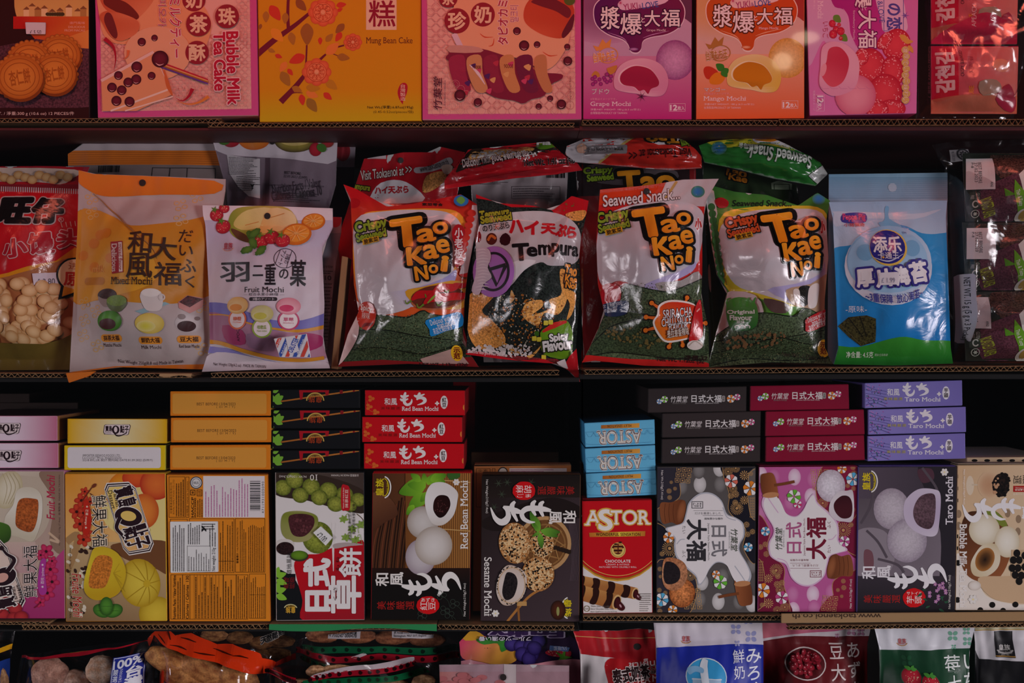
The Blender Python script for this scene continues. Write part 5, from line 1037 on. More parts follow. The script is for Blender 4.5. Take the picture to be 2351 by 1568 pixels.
# --- two seaweed packs in one clear wrapper
def tray(name, label, y0, y1, art):
    b = Bag([(0, kx(4, 1390)), (1, kx(4, 1390))], [(0, kx(4, 2320)), (1, kx(4, 2300))], [(0, ky(4, y0)), (1, ky(4, y0))], [(0, ky(4, y1)), (1, ky(4, y1))], .03, .02, seed=y1 % 17, head=.02, foot=.02, wr=.001)
    p = W(kx(4, 1850), ky(4, y1), .03); e = empty(name, p, label, 'seaweed pack', 'pink seaweed packs in a clear wrapper'); b.build('pack_body', 'c82850', art, M_FILM, e, p); return e
def kim(a, dy):
    a.r(1380, 480+dy, 2330, 1210+dy, ('d04868', 'e08a80', 1400, 0, 2250, 0)); a.r(1400, 480+dy, 1650, 1040+dy, 'd01840'); a.t('감천김', 1440, 550+dy, 1605, 970+dy, 'f8e4e4', rot=270, bold=.05); a.t('CRISPY SEAWEED', 1672, 525+dy, 1704, 812+dy, '4a1c24', rot=270); a.t('재래김', 1750, 600+dy, 1805, 780+dy, 'b84a5a', rot=270, bold=.02); a.t('TUBE', 1752, 920+dy, 1798, 1060+dy, 'f0a040', rot=270, bold=.03)
    a.b([(1400, 1040+dy), (2300, 1000+dy), (2320, 1150+dy), (2200, 1210+dy), (1400, 1210+dy)], 'c8765c', 4); a.e(1950, 940+dy, 90, 60, '8a3a3a'); a.b([(1850, 880+dy), (2050, 850+dy), (2100, 960+dy), (1900, 1020+dy)], 'a89a84', 3)
    a.e(2110, 690+dy, 110, 70, 'f0a080'); a.b([(2040, 1050+dy), (2200, 880+dy), (2290, 1050+dy), (2240, 1180+dy)], 'a82c4c', 3)
a = K(4, 29); kim(a, 0); tray('seaweed_pack', 'lower pink seaweed pack with white characters, top right corner', 470, 1190, a)
a = K(4, 30); kim(a, -760)
a.b([(1380, 440), (1500, 330), (1800, 180), (2000, 160), (2330, 300), (2330, 450), (1400, 450)], ('d8305c', 'b02048', 1400, 0, 2300, 0), 3); a.t('APEACH', 1775, 60, 1822, 298, 'f4c8d0', rot=270)
tray('seaweed_pack', 'upper pink seaweed pack cut by the top edge, top right corner', -290, 452, a)
b = Bag([(0, kx(4, 1236)), (1, kx(4, 1300))], [(0, 2420), (1, 2351)], [(0, -120), (1, -120)], [(0, ky(4, 1222)), (1, ky(4, 1215))], .062, .078, seed=5, head=.02, foot=.02, wr=.003, side=.12)
a = K(4, 31); a.t('(  감천김 KAKAO FRIENDS', 1336, 490, 1366, 1030, '5a2030', rot=270, bold=.01)
p = b.pt(.5, 1); wr_e, _ = b.build('clear_wrapper', 'ffffff', None, M_CLEAR)
tag(wr_e, 'clear crinkled wrapper round the two pink seaweed packs', 'wrapper')
V, F, Kc = [], [], []; art_flat(V, F, Kc, a, None, .012); mesh_obj('printed_lettering', V, F, Kc, M_PAPER, wr_e, tuple(wr_e.location))
# ================================================================ second shelf: bags standing and leaning in two ranks
def E(n, pts):                       # frame edge list [(t, frame value)] for x or y
    return pts
def bag(name, n, L, R, T, B, Y, bulge, base, art, mat, label, cat='snack bag', group=None, seals=(), hole=None, **kw):
    """L,R: [(v, frame x)], T,B: [(u, frame y)]; seals: [(v0, v1, colour)] crimped bands; -> Empty > film, crimp_seal, hang_hole"""
    cv = lambda P, f: [(t, f(n, v)) for t, v in P]
    b = Bag(cv(L, kx), cv(R, kx), cv(T, ky), cv(B, ky), Y, bulge, **kw)
    p = b.pt(.5, 1); org = (p[0], Y, p[2]); e = empty(name, org, label, cat, group)
    b.build('pouch', base, art, mat, e, org)
    for v0, v1, c in seals:          # ribbed heat seal, standing a hair proud of the film
        V, F, Kc = [], [], []; m = 40; q = 7
        for j in range(q+1):
            for i in range(m+1):
                u, v = i/m, v0+(v1-v0)*j/q; x, y, z = b.pt(u, v, .0004+(.0007 if j % 2 else 0)); V.append((x, y, z)); Kc.append(rgba(c))
        for j in range(q):
            for i in range(m): a0 = j*(m+1)+i; F.append((a0, a0+m+1, a0+m+2, a0+1))
        mesh_obj('crimp_seal', V, F, Kc, mat, e, org)
    if hole:
        x, y, r = kx(n, hole[0]), ky(n, hole[1]), hole[2]/_KF[n][2]; V, F, Kc = [], [], []; m = 20
        for k in range(m):
            u, v = b.uv(x+r*math.cos(2*PI*k/m), y+r*math.sin(2*PI*k/m)); V.append(b.pt(u, v, .0022))
            u, v = b.uv(x+r*.55*math.cos(2*PI*k/m), y+r*.55*math.sin(2*PI*k/m)); V.append(b.pt(u, v, .0022))
        for k in range(m): a0 = 2*k; a1 = 2*((k+1) % m); F.append((a0, a0+1, a1+1, a1))
        n0 = len(V)
        for k in range(m): V.append(V[2*k+1])
        F.append(tuple(reversed(range(n0, n0+m)))); Kc = [rgba('2a2220')]*len(V)
        mesh_obj('hang_hole', V, F, Kc, M_PAPER, e, org)
    return e, org, b
def on_bag(name, b, pts, e, org, base, art, label, n, off=.003, mat=None):   # a label stuck on a bag, following its surface
    V, F, Kc = [], [], []; bs = Art(); bs.p([(kx(n, x), ky(n, y)) for x, y in pts], base)
    for lay, ar in enumerate((bs, art)):
        if not ar: continue
        for q, f, ly in ar.polys(6):
            m = len(V)
            for x, y in q: u, v = b.uv(x, y); V.append(b.pt(u, v, off+.0002*ly*(1 if lay == 0 else 1.5)+.0003*lay)); Kc.append(f(x, y))
            F.append(tuple(reversed(range(m, m+len(q)))))
    o = mesh_obj(name, V, F, Kc, mat or M_PAPER, e, org); o['label'] = label; return o
TG = 'seaweed snack bags on the second shelf'
def letters(a, tx, dx, dy, c, ol, bold, olw, c2=None):
    for ch, x0, y0, x1, y1, g in tx: a.t(ch, x0+dx, y0+dy, x1+dx, y1+dy, c, bold=bold, ol=ol, olw=olw, ang=g)
def tkn_logo(a, dx, dy, crispy='8fb02a', col='14100e'):
    L1 = (('T', 372, 560, 545, 725, -8), ('a', 527, 622, 630, 700, -8), ('o', 622, 580, 706, 650, -8), ('K', 470, 740, 572, 840, -6), ('a', 568, 725, 650, 805, -6), ('e', 645, 690, 716, 768, -8), ('N', 518, 858, 588, 935, -8), ('o', 600, 846, 652, 896, -8), ('i', 682, 795, 704, 880, 6))
    bd = lambda ch: .055 if ch in 'TKNi' else .03
    for ch, x0, y0, x1, y1, g in L1: a.t(ch, x0+dx, y0+dy, x1+dx, y1+dy, col, bold=bd(ch), ol=col, olw=.105, ang=g)
    for ch, x0, y0, x1, y1, g in L1: a.t(ch, x0+dx, y0+dy, x1+dx, y1+dy, ('f6a828', 'ea8a14', 0, y0+dy, 0, y1+dy), bold=bd(ch), ol=col, olw=.035, ang=g)
    a.t('Crispy', 135+dx, 560+dy, 330+dx, 640+dy, crispy, bold=.05, ol='16140c', olw=.09, ang=-12); a.t('Seaweed', 142+dx, 632+dy, 330+dx, 682+dy, crispy, bold=.045, ol='16140c', olw=.09, ang=-11)
    a.p([(182+dx, 683+dy), (284+dx, 664+dy), (288+dx, 697+dy), (186+dx, 720+dy)], 'f0c020'); a.t('脆紫菜', 190+dx, 676+dy, 282+dx, 706+dy, '2a1a10', bold=.02, ang=-11)
def seaweed(a, x0, x1, ys, c='2e3c2a'):
    for k, P in enumerate(ys):
        col = ('46563c~70', '3c4c36~70', '36462e~70', '4a5a3e~70')[k % 4]
        a.p([(x, y) for x, y in P]+[(x1, P[-1][1]+400), (x0, P[0][1]+400)], col)
        a.l(P, [2, 7, 3], '141a12')
    x0_, x1_ = max(x0, 60), min(x1, 1620); y_ = ys[0][1][1]
    for c_, n_ in (('64724e', 420), ('28341f', 420), ('80805a', 120)): a.dots((x0_+x1_)/2, y_+150, (x1_-x0_)*.5, 150, n_, 4, c_, 0, .6)
def chilli(a, x, y, s, c='c4161c'):
    a.l([(x-60*s, y+20*s), (x-20*s, y-10*s), (x+40*s, y-15*s), (x+80*s, y-30*s)], [8*s, 44*s, 40*s, 12*s], c); a.l([(x-60*s, y+22*s), (x-85*s, y+40*s), (x-95*s, y+20*s)], [10*s, 7*s, 5*s], '6a8a2a')
# --- red spicy bag
a = K(7, 41)
a.r(0, 300, 950, 1520, ('c4141c', 'd85a20', 0, 420, 0, 760)); a.b([(170, 540), (340, 500), (640, 490), (780, 520), (830, 640), (790, 800), (700, 960), (500, 1090), (300, 1060), (160, 1010), (120, 760)], 'f0a02c', 4)
a.b([(140, 560), (330, 505), (620, 500), (750, 540), (800, 640), (760, 800), (720, 920), (560, 1010), (480, 1110), (300, 1150), (170, 1100), (130, 800)], 'd2ced4', 4); a.b([(500, 990), (680, 930), (760, 870), (740, 960), (600, 1050), (520, 1100), (420, 1090), (280, 1030)], ('a8a4d8', 'd2ced4', 600, 950, 400, 1100), 4)
a.e(880, 500, 60, 500, 'c8bcc0', 6) if 0 else None
for k in range(12): a.e(878-k*6, 520+k*34, 34, 22, ('d02424', 'e0a0a0')[0])
a.p([(858, 470), (960, 470), (960, 860), (780, 900), (830, 700)], 'd8d2d6'); 
for k in range(9): a.e(855-k*9, 520+k*38, 26, 22, 'cf3428')
a.b([(455, 1010), (560, 980), (800, 940), (820, 1100), (640, 1110), (520, 1090)], 'd8a02a', 3); a.e(650, 1060, 160, 60, 'b06038', -6); a.e(650, 1040, 160, 70, '6a2c1c', -6)
for x, y, s in ((560, 1040, 1.1), (690, 1000, 1.2), (640, 1060, 1.2), (750, 1050, 1.1), (770, 980, .8)): chilli(a, x, y, s)
a.l([(590, 1080), (620, 1050), (640, 1030)], [6, 14, 8], '8aa83a')
seaweed(a, 0, 960, ([(100, 1180), (270, 1150), (470, 1165), (560, 1125), (640, 1150), (960, 1180)], [(60, 1260), (300, 1240), (600, 1290), (960, 1320)], [(60, 1370), (300, 1350), (560, 1390), (800, 1330), (960, 1340)]))
a.p([(20, 1440), (300, 1425), (560, 1440), (920, 1400), (940, 1520), (0, 1520)], '8a1a1c'); a.p([(540, 1420), (760, 1350), (840, 1450), (560, 1450)], 'b89a90'); a.t('NET WT. 1.13oz (32g)', 535, 1445, 830, 1470, '2c1414', bold=.02)
a.b([(100, 1080), (165, 1075), (165, 1200), (150, 1300), (60, 1440), (20, 1440), (90, 1240)], 'e4c8c4', 3); a.e(210, 1155, 62, 88, 'e0422a', 0, 'c4301c', wob=.05); a.t('Spicy', 172, 1090, 248, 1135, 'f4dcd0', bold=.03, ang=12); a.t('辣味', 180, 1135, 235, 1175, 'f4dcd0', ang=5); chilli(a, 215, 1215, .5, '8a1410')
a.b([(580, 1185), (700, 1150), (790, 1135), (800, 1215), (700, 1250), (612, 1282), (600, 1240)], '1c8ad0', 3); a.t('Delicious with good', 604, 1160, 775, 1205, 'eaf2f8', ang=-16); a.t('from the sea', 645, 1185, 755, 1222, 'eaf2f8', ang=-16); a.t('來自大海的美食', 620, 1216, 740, 1256, 'eaf2f8', ang=-16)
a.e(765, 1385, 36, 50, 'e8b820', -10); a.t('示\n范', 745, 1350, 785, 1420, '7a1410', bold=.03)
a.b([(745, 610), (775, 590), (808, 610), (815, 650), (790, 690), (812, 720), (800, 780), (770, 860), (752, 830), (760, 750), (735, 660)], 'b0121c', 3); a.t('小\n老\n板', 752, 615, 802, 800, 'f0e4e4', bold=.03)
a.e(790, 442, 46, 36, '3a8ad0', 0, '2c6ab0'); a.b([(760, 440), (790, 415), (815, 440), (790, 465)], '6ab04a', 3); a.t('紫菜零食', 548, 456, 676, 474, '2a1414', bold=.03, ang=2); a.t('Seaweed Snack', 570, 432, 660, 452, '5a1010', ang=5); a.b([(80, 440), (130, 425), (165, 445), (150, 480), (105, 485)], 'b01018', 3)
tkn_logo(a, 0, 0)
bag('snack_bag', 7, [(0, 60), (.08, 105), (.3, 118), (.55, 128), (.70, 160), (.82, 95), (1, 35)], [(0, 905), (.1, 890), (.42, 830), (.55, 815), (.85, 800), (1, 900)], [(0, 340), (.1, 370), (.32, 478), (.5, 462), (.86, 402), (1, 475)], [(0, 1468), (.5, 1450), (1, 1470)], .03, .034, 'c4141c', a, M_FILM,
    'red spicy seaweed bag with a bowl of chillies, left of the tempura bag', group=TG, seals=((.965, 1.0, 'c8c0c4'),), seed=1, wr=.0022, lean=.012)
# --- tempura bag
a = K(7, 42)
a.r(760, 380, 1600, 1600, '1c2420~90'); a.p([(850, 380), (1600, 380), (1600, 520), (1380, 540), (1340, 480), (1100, 480), (980, 440), (850, 420)], 'c01420')
for P in ([(840, 1020), (1000, 1020), (920, 1120), (980, 1180), (1060, 1280), (1040, 1340), (900, 1360), (830, 1240)],): a.b(P, 'd8964a~45', 4)
for P, c in (([(1190, 1080), (1280, 1060), (1290, 1100), (1230, 1150), (1340, 1110), (1330, 1060), (1400, 1030), (1420, 960), (1450, 1000), (1430, 1090), (1380, 1150), (1300, 1140), (1260, 1220), (1170, 1160)], 'e4a85a~35'), ([(1400, 870), (1460, 900), (1440, 980), (1500, 1020), (1480, 1130), (1440, 1180), (1460, 1080), (1410, 1000)], 'dc9c4c~35'), ([(1100, 1000), (1120, 1050), (1090, 1080)], 'e0b06a'), ([(1020, 1310), (1080, 1330), (1200, 1400), (1290, 1330), (1230, 1410), (1180, 1400), (1060, 1350)], 'dca050~30'), ([(1440, 520), (1560, 500), (1540, 560), (1470, 560)], 'd89a4c~35')): a.b(P, c, 4)
a.dots(1120, 1200, 170, 190, 130, 6, 'b0702c'); a.dots(1120, 1200, 170, 190, 120, 4, 'c8c0a8'); a.dots(1300, 1250, 200, 190, 60, 5, 'a8602c'); a.dots(1450, 700, 80, 300, 60, 5, '8a5a2c')
a.dots(950, 1380, 120, 45, 130, 8, 'd8d0cc'); a.dots(1120, 1370, 110, 40, 90, 7, 'd8d0cc')
a.b([(900, 600), (960, 540), (1100, 512), (1300, 505), (1440, 540), (1520, 620), (1530, 740), (1490, 830), (1340, 850), (1280, 830), (1180, 880), (1090, 980), (1000, 1000), (900, 900), (880, 720)], ('d8d6d8', 'bcb8bc', 1000, 500, 1300, 900), 4)
a.b([(1110, 830), (1250, 820), (1180, 880), (1110, 940)], 'e4e2e4', 3)
for ch, x0, y0, x1, y1, g in (('ハ', 1090, 565, 1170, 640, -3), ('イ', 1185, 570, 1265, 652, 0), ('天', 1288, 585, 1370, 648, 3), ('ぷ', 1375, 592, 1440, 665, 5), ('ら', 1448, 605, 1500, 672, 6)): a.t(ch, x0, y0, x1, y1, 'cc1624', bold=.06, ang=g)
for ch, x0, y0, x1, y1, g in (('T', 1112, 718, 1205, 818, -4), ('e', 1200, 738, 1255, 792, -2), ('m', 1268, 722, 1340, 780, -2), ('p', 1350, 712, 1392, 790, 0), ('u', 1402, 722, 1440, 780, 3), ('r', 1450, 724, 1472, 780, 3), ('a', 1478, 728, 1512, 784, 4)): a.t(ch, x0, y0, x1, y1, '1a1214', bold=.04, ang=g)
a.t('Tempura', 905, 495, 1090, 555, 'a8a828', bold=.05, ol='16140c', olw=.09, ang=-8); a.t('Seaweed', 910, 525, 1100, 570, 'a8a828', bold=.05, ol='16140c', olw=.09, ang=-8); a.t('のり天ぷら', 922, 585, 1088, 625, '2a2424', bold=.03, ang=-8, ol='d8d6d8', olw=.05)
a.e(978, 680, 34, 38, '5a1c14'); a.l([(955, 690), (975, 660), (1005, 680)], 16, 'd8702a'); a.e(1062, 685, 34, 40, '3a0c12', wob=.2); a.e(900, 665, 14, 34, '8a1418')
for k, (ch, x0, y0, x1, y1) in enumerate((('Tao', 1430, 845, 1505, 905), ('Kae', 1432, 905, 1505, 955), ('Noi', 1435, 950, 1500, 985))): a.t(ch, x0, y0, x1, y1, 'f0961e', bold=.05, ol='14100e', olw=.12, ang=8)
a.b([(1290, 1240), (1420, 1180), (1470, 1230), (1480, 1330), (1440, 1420), (1300, 1390), (1280, 1300)], '6a9a1c', 3); a.l([(1290, 1255), (1360, 1215), (1440, 1190)], [10, 36, 14], 'd02c24'); a.t('Spicy', 1335, 1262, 1450, 1320, 'f0ece8', bold=.05, ol='1a1a14', olw=.08, ang=-8); a.t('Flavour', 1295, 1305, 1475, 1365, 'f0ece8', bold=.05, ol='1a1a14', olw=.08, ang=-7)
for x, y in ((1255, 1265), (1270, 1300), (1240, 1295), (1310, 1200), (1340, 1195), (1475, 1390), (1470, 1420), (1300, 1410)): a.rr(x-14, y-14, x+14, y+14, 5, ('d8c83a', '3a6a1c')[int(x) % 2])
a.p([(760, 1395), (900, 1375), (1150, 1430), (1300, 1420), (1420, 1470), (1460, 1400), (1520, 1340), (1560, 1340), (1560, 1600), (760, 1450)], 'c01420'); a.t('Delicious with good from the sea', 835, 1375, 1060, 1400, 'f0d8d8', ang=6, bold=.01); a.p([(1380, 1440), (1430, 1420), (1450, 1480), (1400, 1480)], 'e0d8d8')
e, og, b = bag('snack_bag', 7, [(0, 880), (.2, 900), (.4, 860), (.65, 842), (1, 820)], [(0, 1580), (.1, 1560), (.25, 1520), (.5, 1525), (.8, 1500), (1, 1522)], [(0, 400), (.2, 455), (.5, 470), (.68, 500), (.85, 410), (1, 440)], [(0, 1392), (.3, 1420), (.6, 1440), (.8, 1450), (.9, 1490), (1, 1562)], .024, .040, 'b01420', a, M_FILM,
    'black and silver tempura seaweed bag with a torn purple round sticker', group=TG, seals=((.97, 1.0, 'c03038'),), seed=2, wr=.002, lean=.012)
st = K(7, 43); st.e(990, 885, 128, 158, 'b070c4'); st.ring(990, 885, 100, 122, 16, '201420'); st.l([(930, 800), (1010, 970), (1065, 850)], 22, '201420', False); st.l([(935, 880), (1065, 845)], 20, '201420', False)
st.b([(900, 735), (960, 745), (975, 800), (955, 860), (980, 920), (930, 960), (900, 1025), (855, 1000), (880, 900), (885, 800)], 'd4c4d0', 3)
for k in range(14): st.l([(880+(k % 3)*8, 750+k*19), (925, 744+k*19), (965+(k*37 % 30)-20, 752+k*19)], [3, 9, 1], 'e6dce2')
on_bag('round_sticker', b, [(990+128*math.cos(t*PI/14), 885+158*math.sin(t*PI/14)) for t in range(28)], e, og, 'b070c4', st, 'torn purple round sticker with a black ring', 7)
# --- red sriracha bag
a = K(8, 44)
a.r(60, 280, 980, 1520, 'cc2420'); a.p([(200, 340), (640, 300), (590, 440), (200, 470)], 'd84018'); a.p([(640, 290), (980, 290), (980, 480), (560, 470)], ('d8d4d8', 'c4bcc0', 600, 300, 900, 450)); a.l([(610, 440), (690, 320)], 16, 'c8a860', False); a.e(820, 385, 42, 36, '3a7ac0', 0, '4a8a5a')
a.t('Seaweed Snack...', 230, 385, 705, 455, 'f2ecec', bold=.02, ang=-6, shear=.1, ol='3a1010', olw=.03)
a.b([(230, 560), (400, 470), (650, 445), (800, 470), (860, 560), (830, 760), (790, 850), (560, 950), (610, 1035), (460, 990), (330, 940), (220, 960), (190, 760)], ('d4d0d6', 'c8c4ce', 400, 500, 600, 900), 4); a.b([(560, 930), (700, 880), (800, 820), (780, 880), (640, 950), (580, 960), (605, 1032), (470, 980)], 'b0a8d4', 3)
a.b([(540, 960), (700, 940), (820, 880), (840, 1000), (700, 1050), (600, 1030)], 'a09a98', 3); a.l([(640, 960), (760, 1020), (830, 930)], 6, '5a5452')
seaweed(a, 60, 900, ([(320, 1000), (360, 960), (480, 990), (620, 1010), (760, 960), (830, 930), (900, 900)], [(210, 1120), (400, 1130), (560, 1160), (900, 1120)], [(160, 1330), (300, 1210), (560, 1180), (900, 1260)], [(100, 1420), (300, 1380), (700, 1420), (900, 1380)]))
a.dots(420, 1290, 180, 60, 60, 9, '7a6a3a', 10); a.b([(60, 1400), (400, 1420), (860, 1440), (860, 1520), (60, 1520)], 'cc2420', 3); a.b([(240, 960), (330, 980), (320, 1080), (220, 1080)], 'c01c28', 3)
a.b([(220, 1090), (320, 1065), (380, 1070), (370, 1140), (300, 1160), (240, 1150)], '2c3c64', 3); a.t('Delicious with good', 200, 1072, 340, 1110, 'd8dce8', ang=-12); a.t('from the sea', 215, 1100, 312, 1130, 'd8dce8', ang=-12)
for x, y in ((740, 1045), (515, 1080), (480, 1165), (480, 1245), (630, 1345), (715, 1335), (860, 1200)): a.l([(680+(x-680)*.5, 1190+(y-1190)*.5), (x, y)], [40, 22], '2a1410', False); a.e(x, y, 22, 22, '2a1410'); a.l([(680+(x-680)*.5, 1190+(y-1190)*.5), (x, y)], [28, 12], 'e06a24', False); a.e(x, y, 14, 14, 'e87a24')
a.b([(560, 1090), (640, 1060), (780, 1080), (830, 1150), (800, 1280), (740, 1300), (620, 1320), (560, 1280), (520, 1200), (545, 1150)], 'f0e4dc', 4); a.b([(570, 1100), (640, 1072), (780, 1090), (820, 1150), (790, 1270), (740, 1290), (620, 1308), (570, 1270), (532, 1200), (560, 1150)], ('e87a20', 'd83418', 600, 1290, 700, 1090), 4)
a.t('SRIRACHA', 582, 1112, 768, 1165, 'f4eeee', bold=.012, ang=-7, shear=.15, ol='2a1010', olw=.05); a.t('CHILLI SAUCE', 574, 1165, 762, 1212, 'f4eeee', bold=.012, ang=-7, shear=.15, ol='2a1010', olw=.05); a.t('FLAVOUR', 618, 1198, 735, 1240, 'f4eeee', bold=.012, ang=-7, shear=.15, ol='2a1010', olw=.05); a.t('是拉差香辣味', 610, 1236, 748, 1282, 'e8d8c8', bold=.02, ang=-9, ol='2a1410', olw=.05)
a.b([(790, 1110), (830, 1060), (840, 1240), (830, 1290), (760, 1320), (755, 1270)], 'c8161c', 3); a.l([(800, 1130), (822, 1110)], 8, 'f0a8a0'); a.e(790, 1335, 50, 30, 'e0d8d0'); a.l([(750, 1340), (790, 1310), (840, 1340)], 6, 'b8a89a')
a.t('淨量:32', 730, 1398, 870, 1430, '2a1414', bold=.02); a.t('Net Wt. 1.12oz (32', 560, 1412, 850, 1448, '2a1414', bold=.02, ang=3); a.t('小', 800, 555, 840, 620, 'c01420', bold=.05, ol='f0e4e4', olw=.1)
tkn_logo(a, 60, -58)
bag('snack_bag', 8, [(0, 215), (.12, 205), (.3, 190), (.55, 200), (.72, 240), (.85, 180), (1, 100)], [(0, 950), (.12, 865), (.3, 845), (.5, 845), (.62, 835), (.8, 880), (1, 880)], [(0, 372), (.4, 345), (.7, 310), (1, 305)], [(0, 1442), (.1, 1430), (.5, 1462), (1, 1470)], .03, .036, 'cc2420', a, M_FILM,
    'red and silver chilli sauce seaweed bag with a splash badge', group=TG, seals=((0, .02, 'c8c4c8'), (.97, 1.0, 'c84038')), hole=(502, 383, 20), seed=3, wr=.0022, head=.13, lean=.012)
# --- green original bag
a = K(8, 45)
a.r(820, 300, 1720, 1520, ('2c7a34', '5a9a34', 0, 330, 0, 600)); a.b([(950, 560), (1150, 480), (1400, 470), (1600, 500), (1660, 700), (1640, 980), (1400, 1100), (1150, 1040), (980, 960)], 'd8c832', 4); a.b([(960, 600), (1130, 510), (1400, 490), (1590, 520), (1630, 720), (1600, 940), (1400, 1000), (1420, 1095), (1200, 1030), (1040, 960), (960, 800)], 'd2ced4', 4); a.b([(1400, 960), (1560, 900), (1600, 820), (1590, 930), (1460, 990), (1425, 1090), (1220, 1000)], 'b4b0dc', 3)
a.p([(840, 330), (920, 380), (940, 520), (900, 700), (980, 900), (960, 1000), (860, 900)], 'cfd0cc')
for k in range(13): a.e(905+k*5, 480+k*42, 22, 24, '3c7a40')
a.b([(880, 1240), (960, 1020), (1150, 1030), (1180, 1180), (960, 1280), (900, 1440), (850, 1460)], 'd0c0c0', 3); a.b([(1200, 1050), (1350, 1090), (1330, 1140), (1240, 1130)], '5a4440', 3)
a.b([(1330, 1000), (1500, 960), (1640, 900), (1640, 1150), (1480, 1110), (1380, 1090)], 'b89a7a', 3); a.b([(1420, 985), (1500, 980), (1480, 1080), (1430, 1090)], '20201c~60'); a.b([(1490, 985), (1560, 960), (1540, 1090), (1480, 1100)], 'e4dcd8'); a.b([(1380, 1000), (1420, 1000), (1420, 1080), (1390, 1070)], 'e0d8d2')
seaweed(a, 820, 1720, ([(900, 1300), (1000, 1220), (1160, 1140), (1380, 1160), (1460, 1110), (1640, 1180), (1720, 1180)], [(860, 1330), (1050, 1290), (1250, 1300), (1720, 1220)], [(860, 1400), (1100, 1340), (1300, 1290), (1500, 1330), (1720, 1300)], [(860, 1470), (1100, 1420), (1400, 1430), (1720, 1400)]))
a.dots(1150, 1310, 200, 50, 60, 9, '7a5a3a', -8)
a.b([(990, 1080), (1060, 1040), (1140, 1070), (1160, 1130), (1150, 1220), (1070, 1250), (1000, 1220)], ('5a9a44', '2c6a2c', 1070, 1050, 1070, 1240), 3)
for k in range(5): a.l([(1000+k*34, 1100), (990+k*38, 1060), (1015+k*34, 1045)], [14, 12, 6], '4c9a34')
a.t('Original', 992, 1120, 1140, 1150, 'eef2ea', bold=.03); a.t('Flavour', 1005, 1152, 1125, 1182, 'eef2ea', bold=.03); a.t('原味', 1040, 1184, 1085, 1204, 'eef2ea')
for k in range(3): a.ring(1045+k*28, 1225, 16, 14, 6, 'eef2ea', 0, 150, 400, 14)
a.b([(1470, 1170), (1600, 1115), (1640, 1120), (1640, 1190), (1480, 1255), (1460, 1210)], 'c02028', 3); a.t('Delicious with good', 1470, 1140, 1625, 1182, 'f0e4e4', ang=-20); a.t('from the sea', 1500, 1165, 1610, 1200, 'f0e4e4', ang=-20); a.t('來自大海的美食', 1480, 1195, 1600, 1232, 'f0e4e4', ang=-20)
a.e(1585, 1355, 40, 55, 'd8a820'); a.t('示\n范', 1562, 1318, 1600, 1390, '7a1410', bold=.03); a.t('Net Wt. 1.12oz. 32g', 1325, 1390, 1600, 1425, '3a2c2a', ang=6)
a.t('Seaweed Snack...', 1032, 438, 1400, 475, '1a241a', bold=.02, shear=.15); a.b([(925, 440), (965, 420), (1010, 445), (1000, 480), (950, 485)], 'a81c20', 3); a.e(1570, 430, 42, 36, '3a7ac0', 0, '4a8a5a'); a.t('小', 1570, 570, 1605, 640, 'c01420', bold=.05, ol='f0e4e4', olw=.1)
tkn_logo(a, 852, -25, 'd8602c')
bag('snack_bag', 8, [(0, 855), (.15, 880), (.35, 905), (.5, 935), (.58, 1000), (.65, 985), (.8, 930), (1, 870)], [(0, 1640), (.12, 1615), (.35, 1625), (.6, 1600), (.9, 1590), (1, 1640)], [(0, 332), (.25, 385), (.5, 405), (.75, 470), (.9, 390), (1, 440)], [(0, 1472), (.5, 1440), (1, 1450)], .052, .038, '2c7a34', a, M_FILM,
    'green original flavour seaweed bag, right of the chilli sauce bag', group=TG, seals=((.97, 1.0, 'b8bcb4'),), seed=4, wr=.0022, lean=.012)
# --- light blue pouch with a green hill
a = K(9, 46)
a.r(60, 420, 860, 1500, ('3aa0e0', '1c84d0', 0, 650, 0, 1300)); a.b([(60, 420), (860, 420), (860, 620), (760, 660), (640, 660), (520, 610), (400, 630), (250, 720), (150, 740), (60, 730)], ('9cc4e4', 'b8d4ec', 0, 450, 0, 700), 4)
a.b([(120, 540), (150, 525), (600, 540), (720, 520), (770, 515), (600, 575), (300, 570), (130, 620)], 'c4d8ec', 3); a.b([(380, 600), (420, 580), (430, 500), (455, 500), (450, 570), (520, 620), (440, 660)], '7ab8e0', 3)
a.e(435, 860, 262, 240, 'dce6f4'); a.e(440, 830, 255, 215, ('8cc4ec', 'c4dcf2', 250, 700, 600, 1000)); a.e(430, 830, 240, 195, '9cccee') ; a.e(290, 780, 50, 50, '7ab4dc'); a.e(570, 755, 50, 50, '7ab4dc')
a.b([(60, 1350), (250, 1350), (480, 1290), (640, 1310), (860, 1330), (860, 1500), (60, 1500)], ('3c9a34', '1c7a24', 0, 1290, 0, 1450), 4)
a.e(425, 752, 112, 112, 'e8c85a'); a.e(420, 748, 105, 103, '2c2a8c'); a.t('添乐', 335, 685, 500, 780, 'f0f0f4', bold=.03); a.t('卡通王', 358, 780, 480, 820, 'f0f0f4', bold=.01); a.l([(330, 810), (420, 835), (510, 790)], [1, 9, 2], 'c8d4f0'); a.t('TM', 515, 654, 540, 668, '3a4a8a'); a.star(388, 812, 10, 4, 5, 'f0b830')
for ch, x0, y0, x1, y1, g in (('厚', 240, 885, 330, 985, -5), ('片', 345, 885, 445, 985, -8), ('海', 455, 870, 545, 975, -8), ('苔', 550, 840, 655, 960, -10)): a.t(ch, x0, y0, x1, y1, 'f4f6fa', bold=.05, ang=g, ol='3a3490', olw=.12)
a.t('~3重保障  放心海苔~', 285, 1018, 630, 1072, '34389a', bold=.02, arc=-34, ang=-4); a.t('-原味-', 175, 1102, 292, 1142, 'eef4fa')
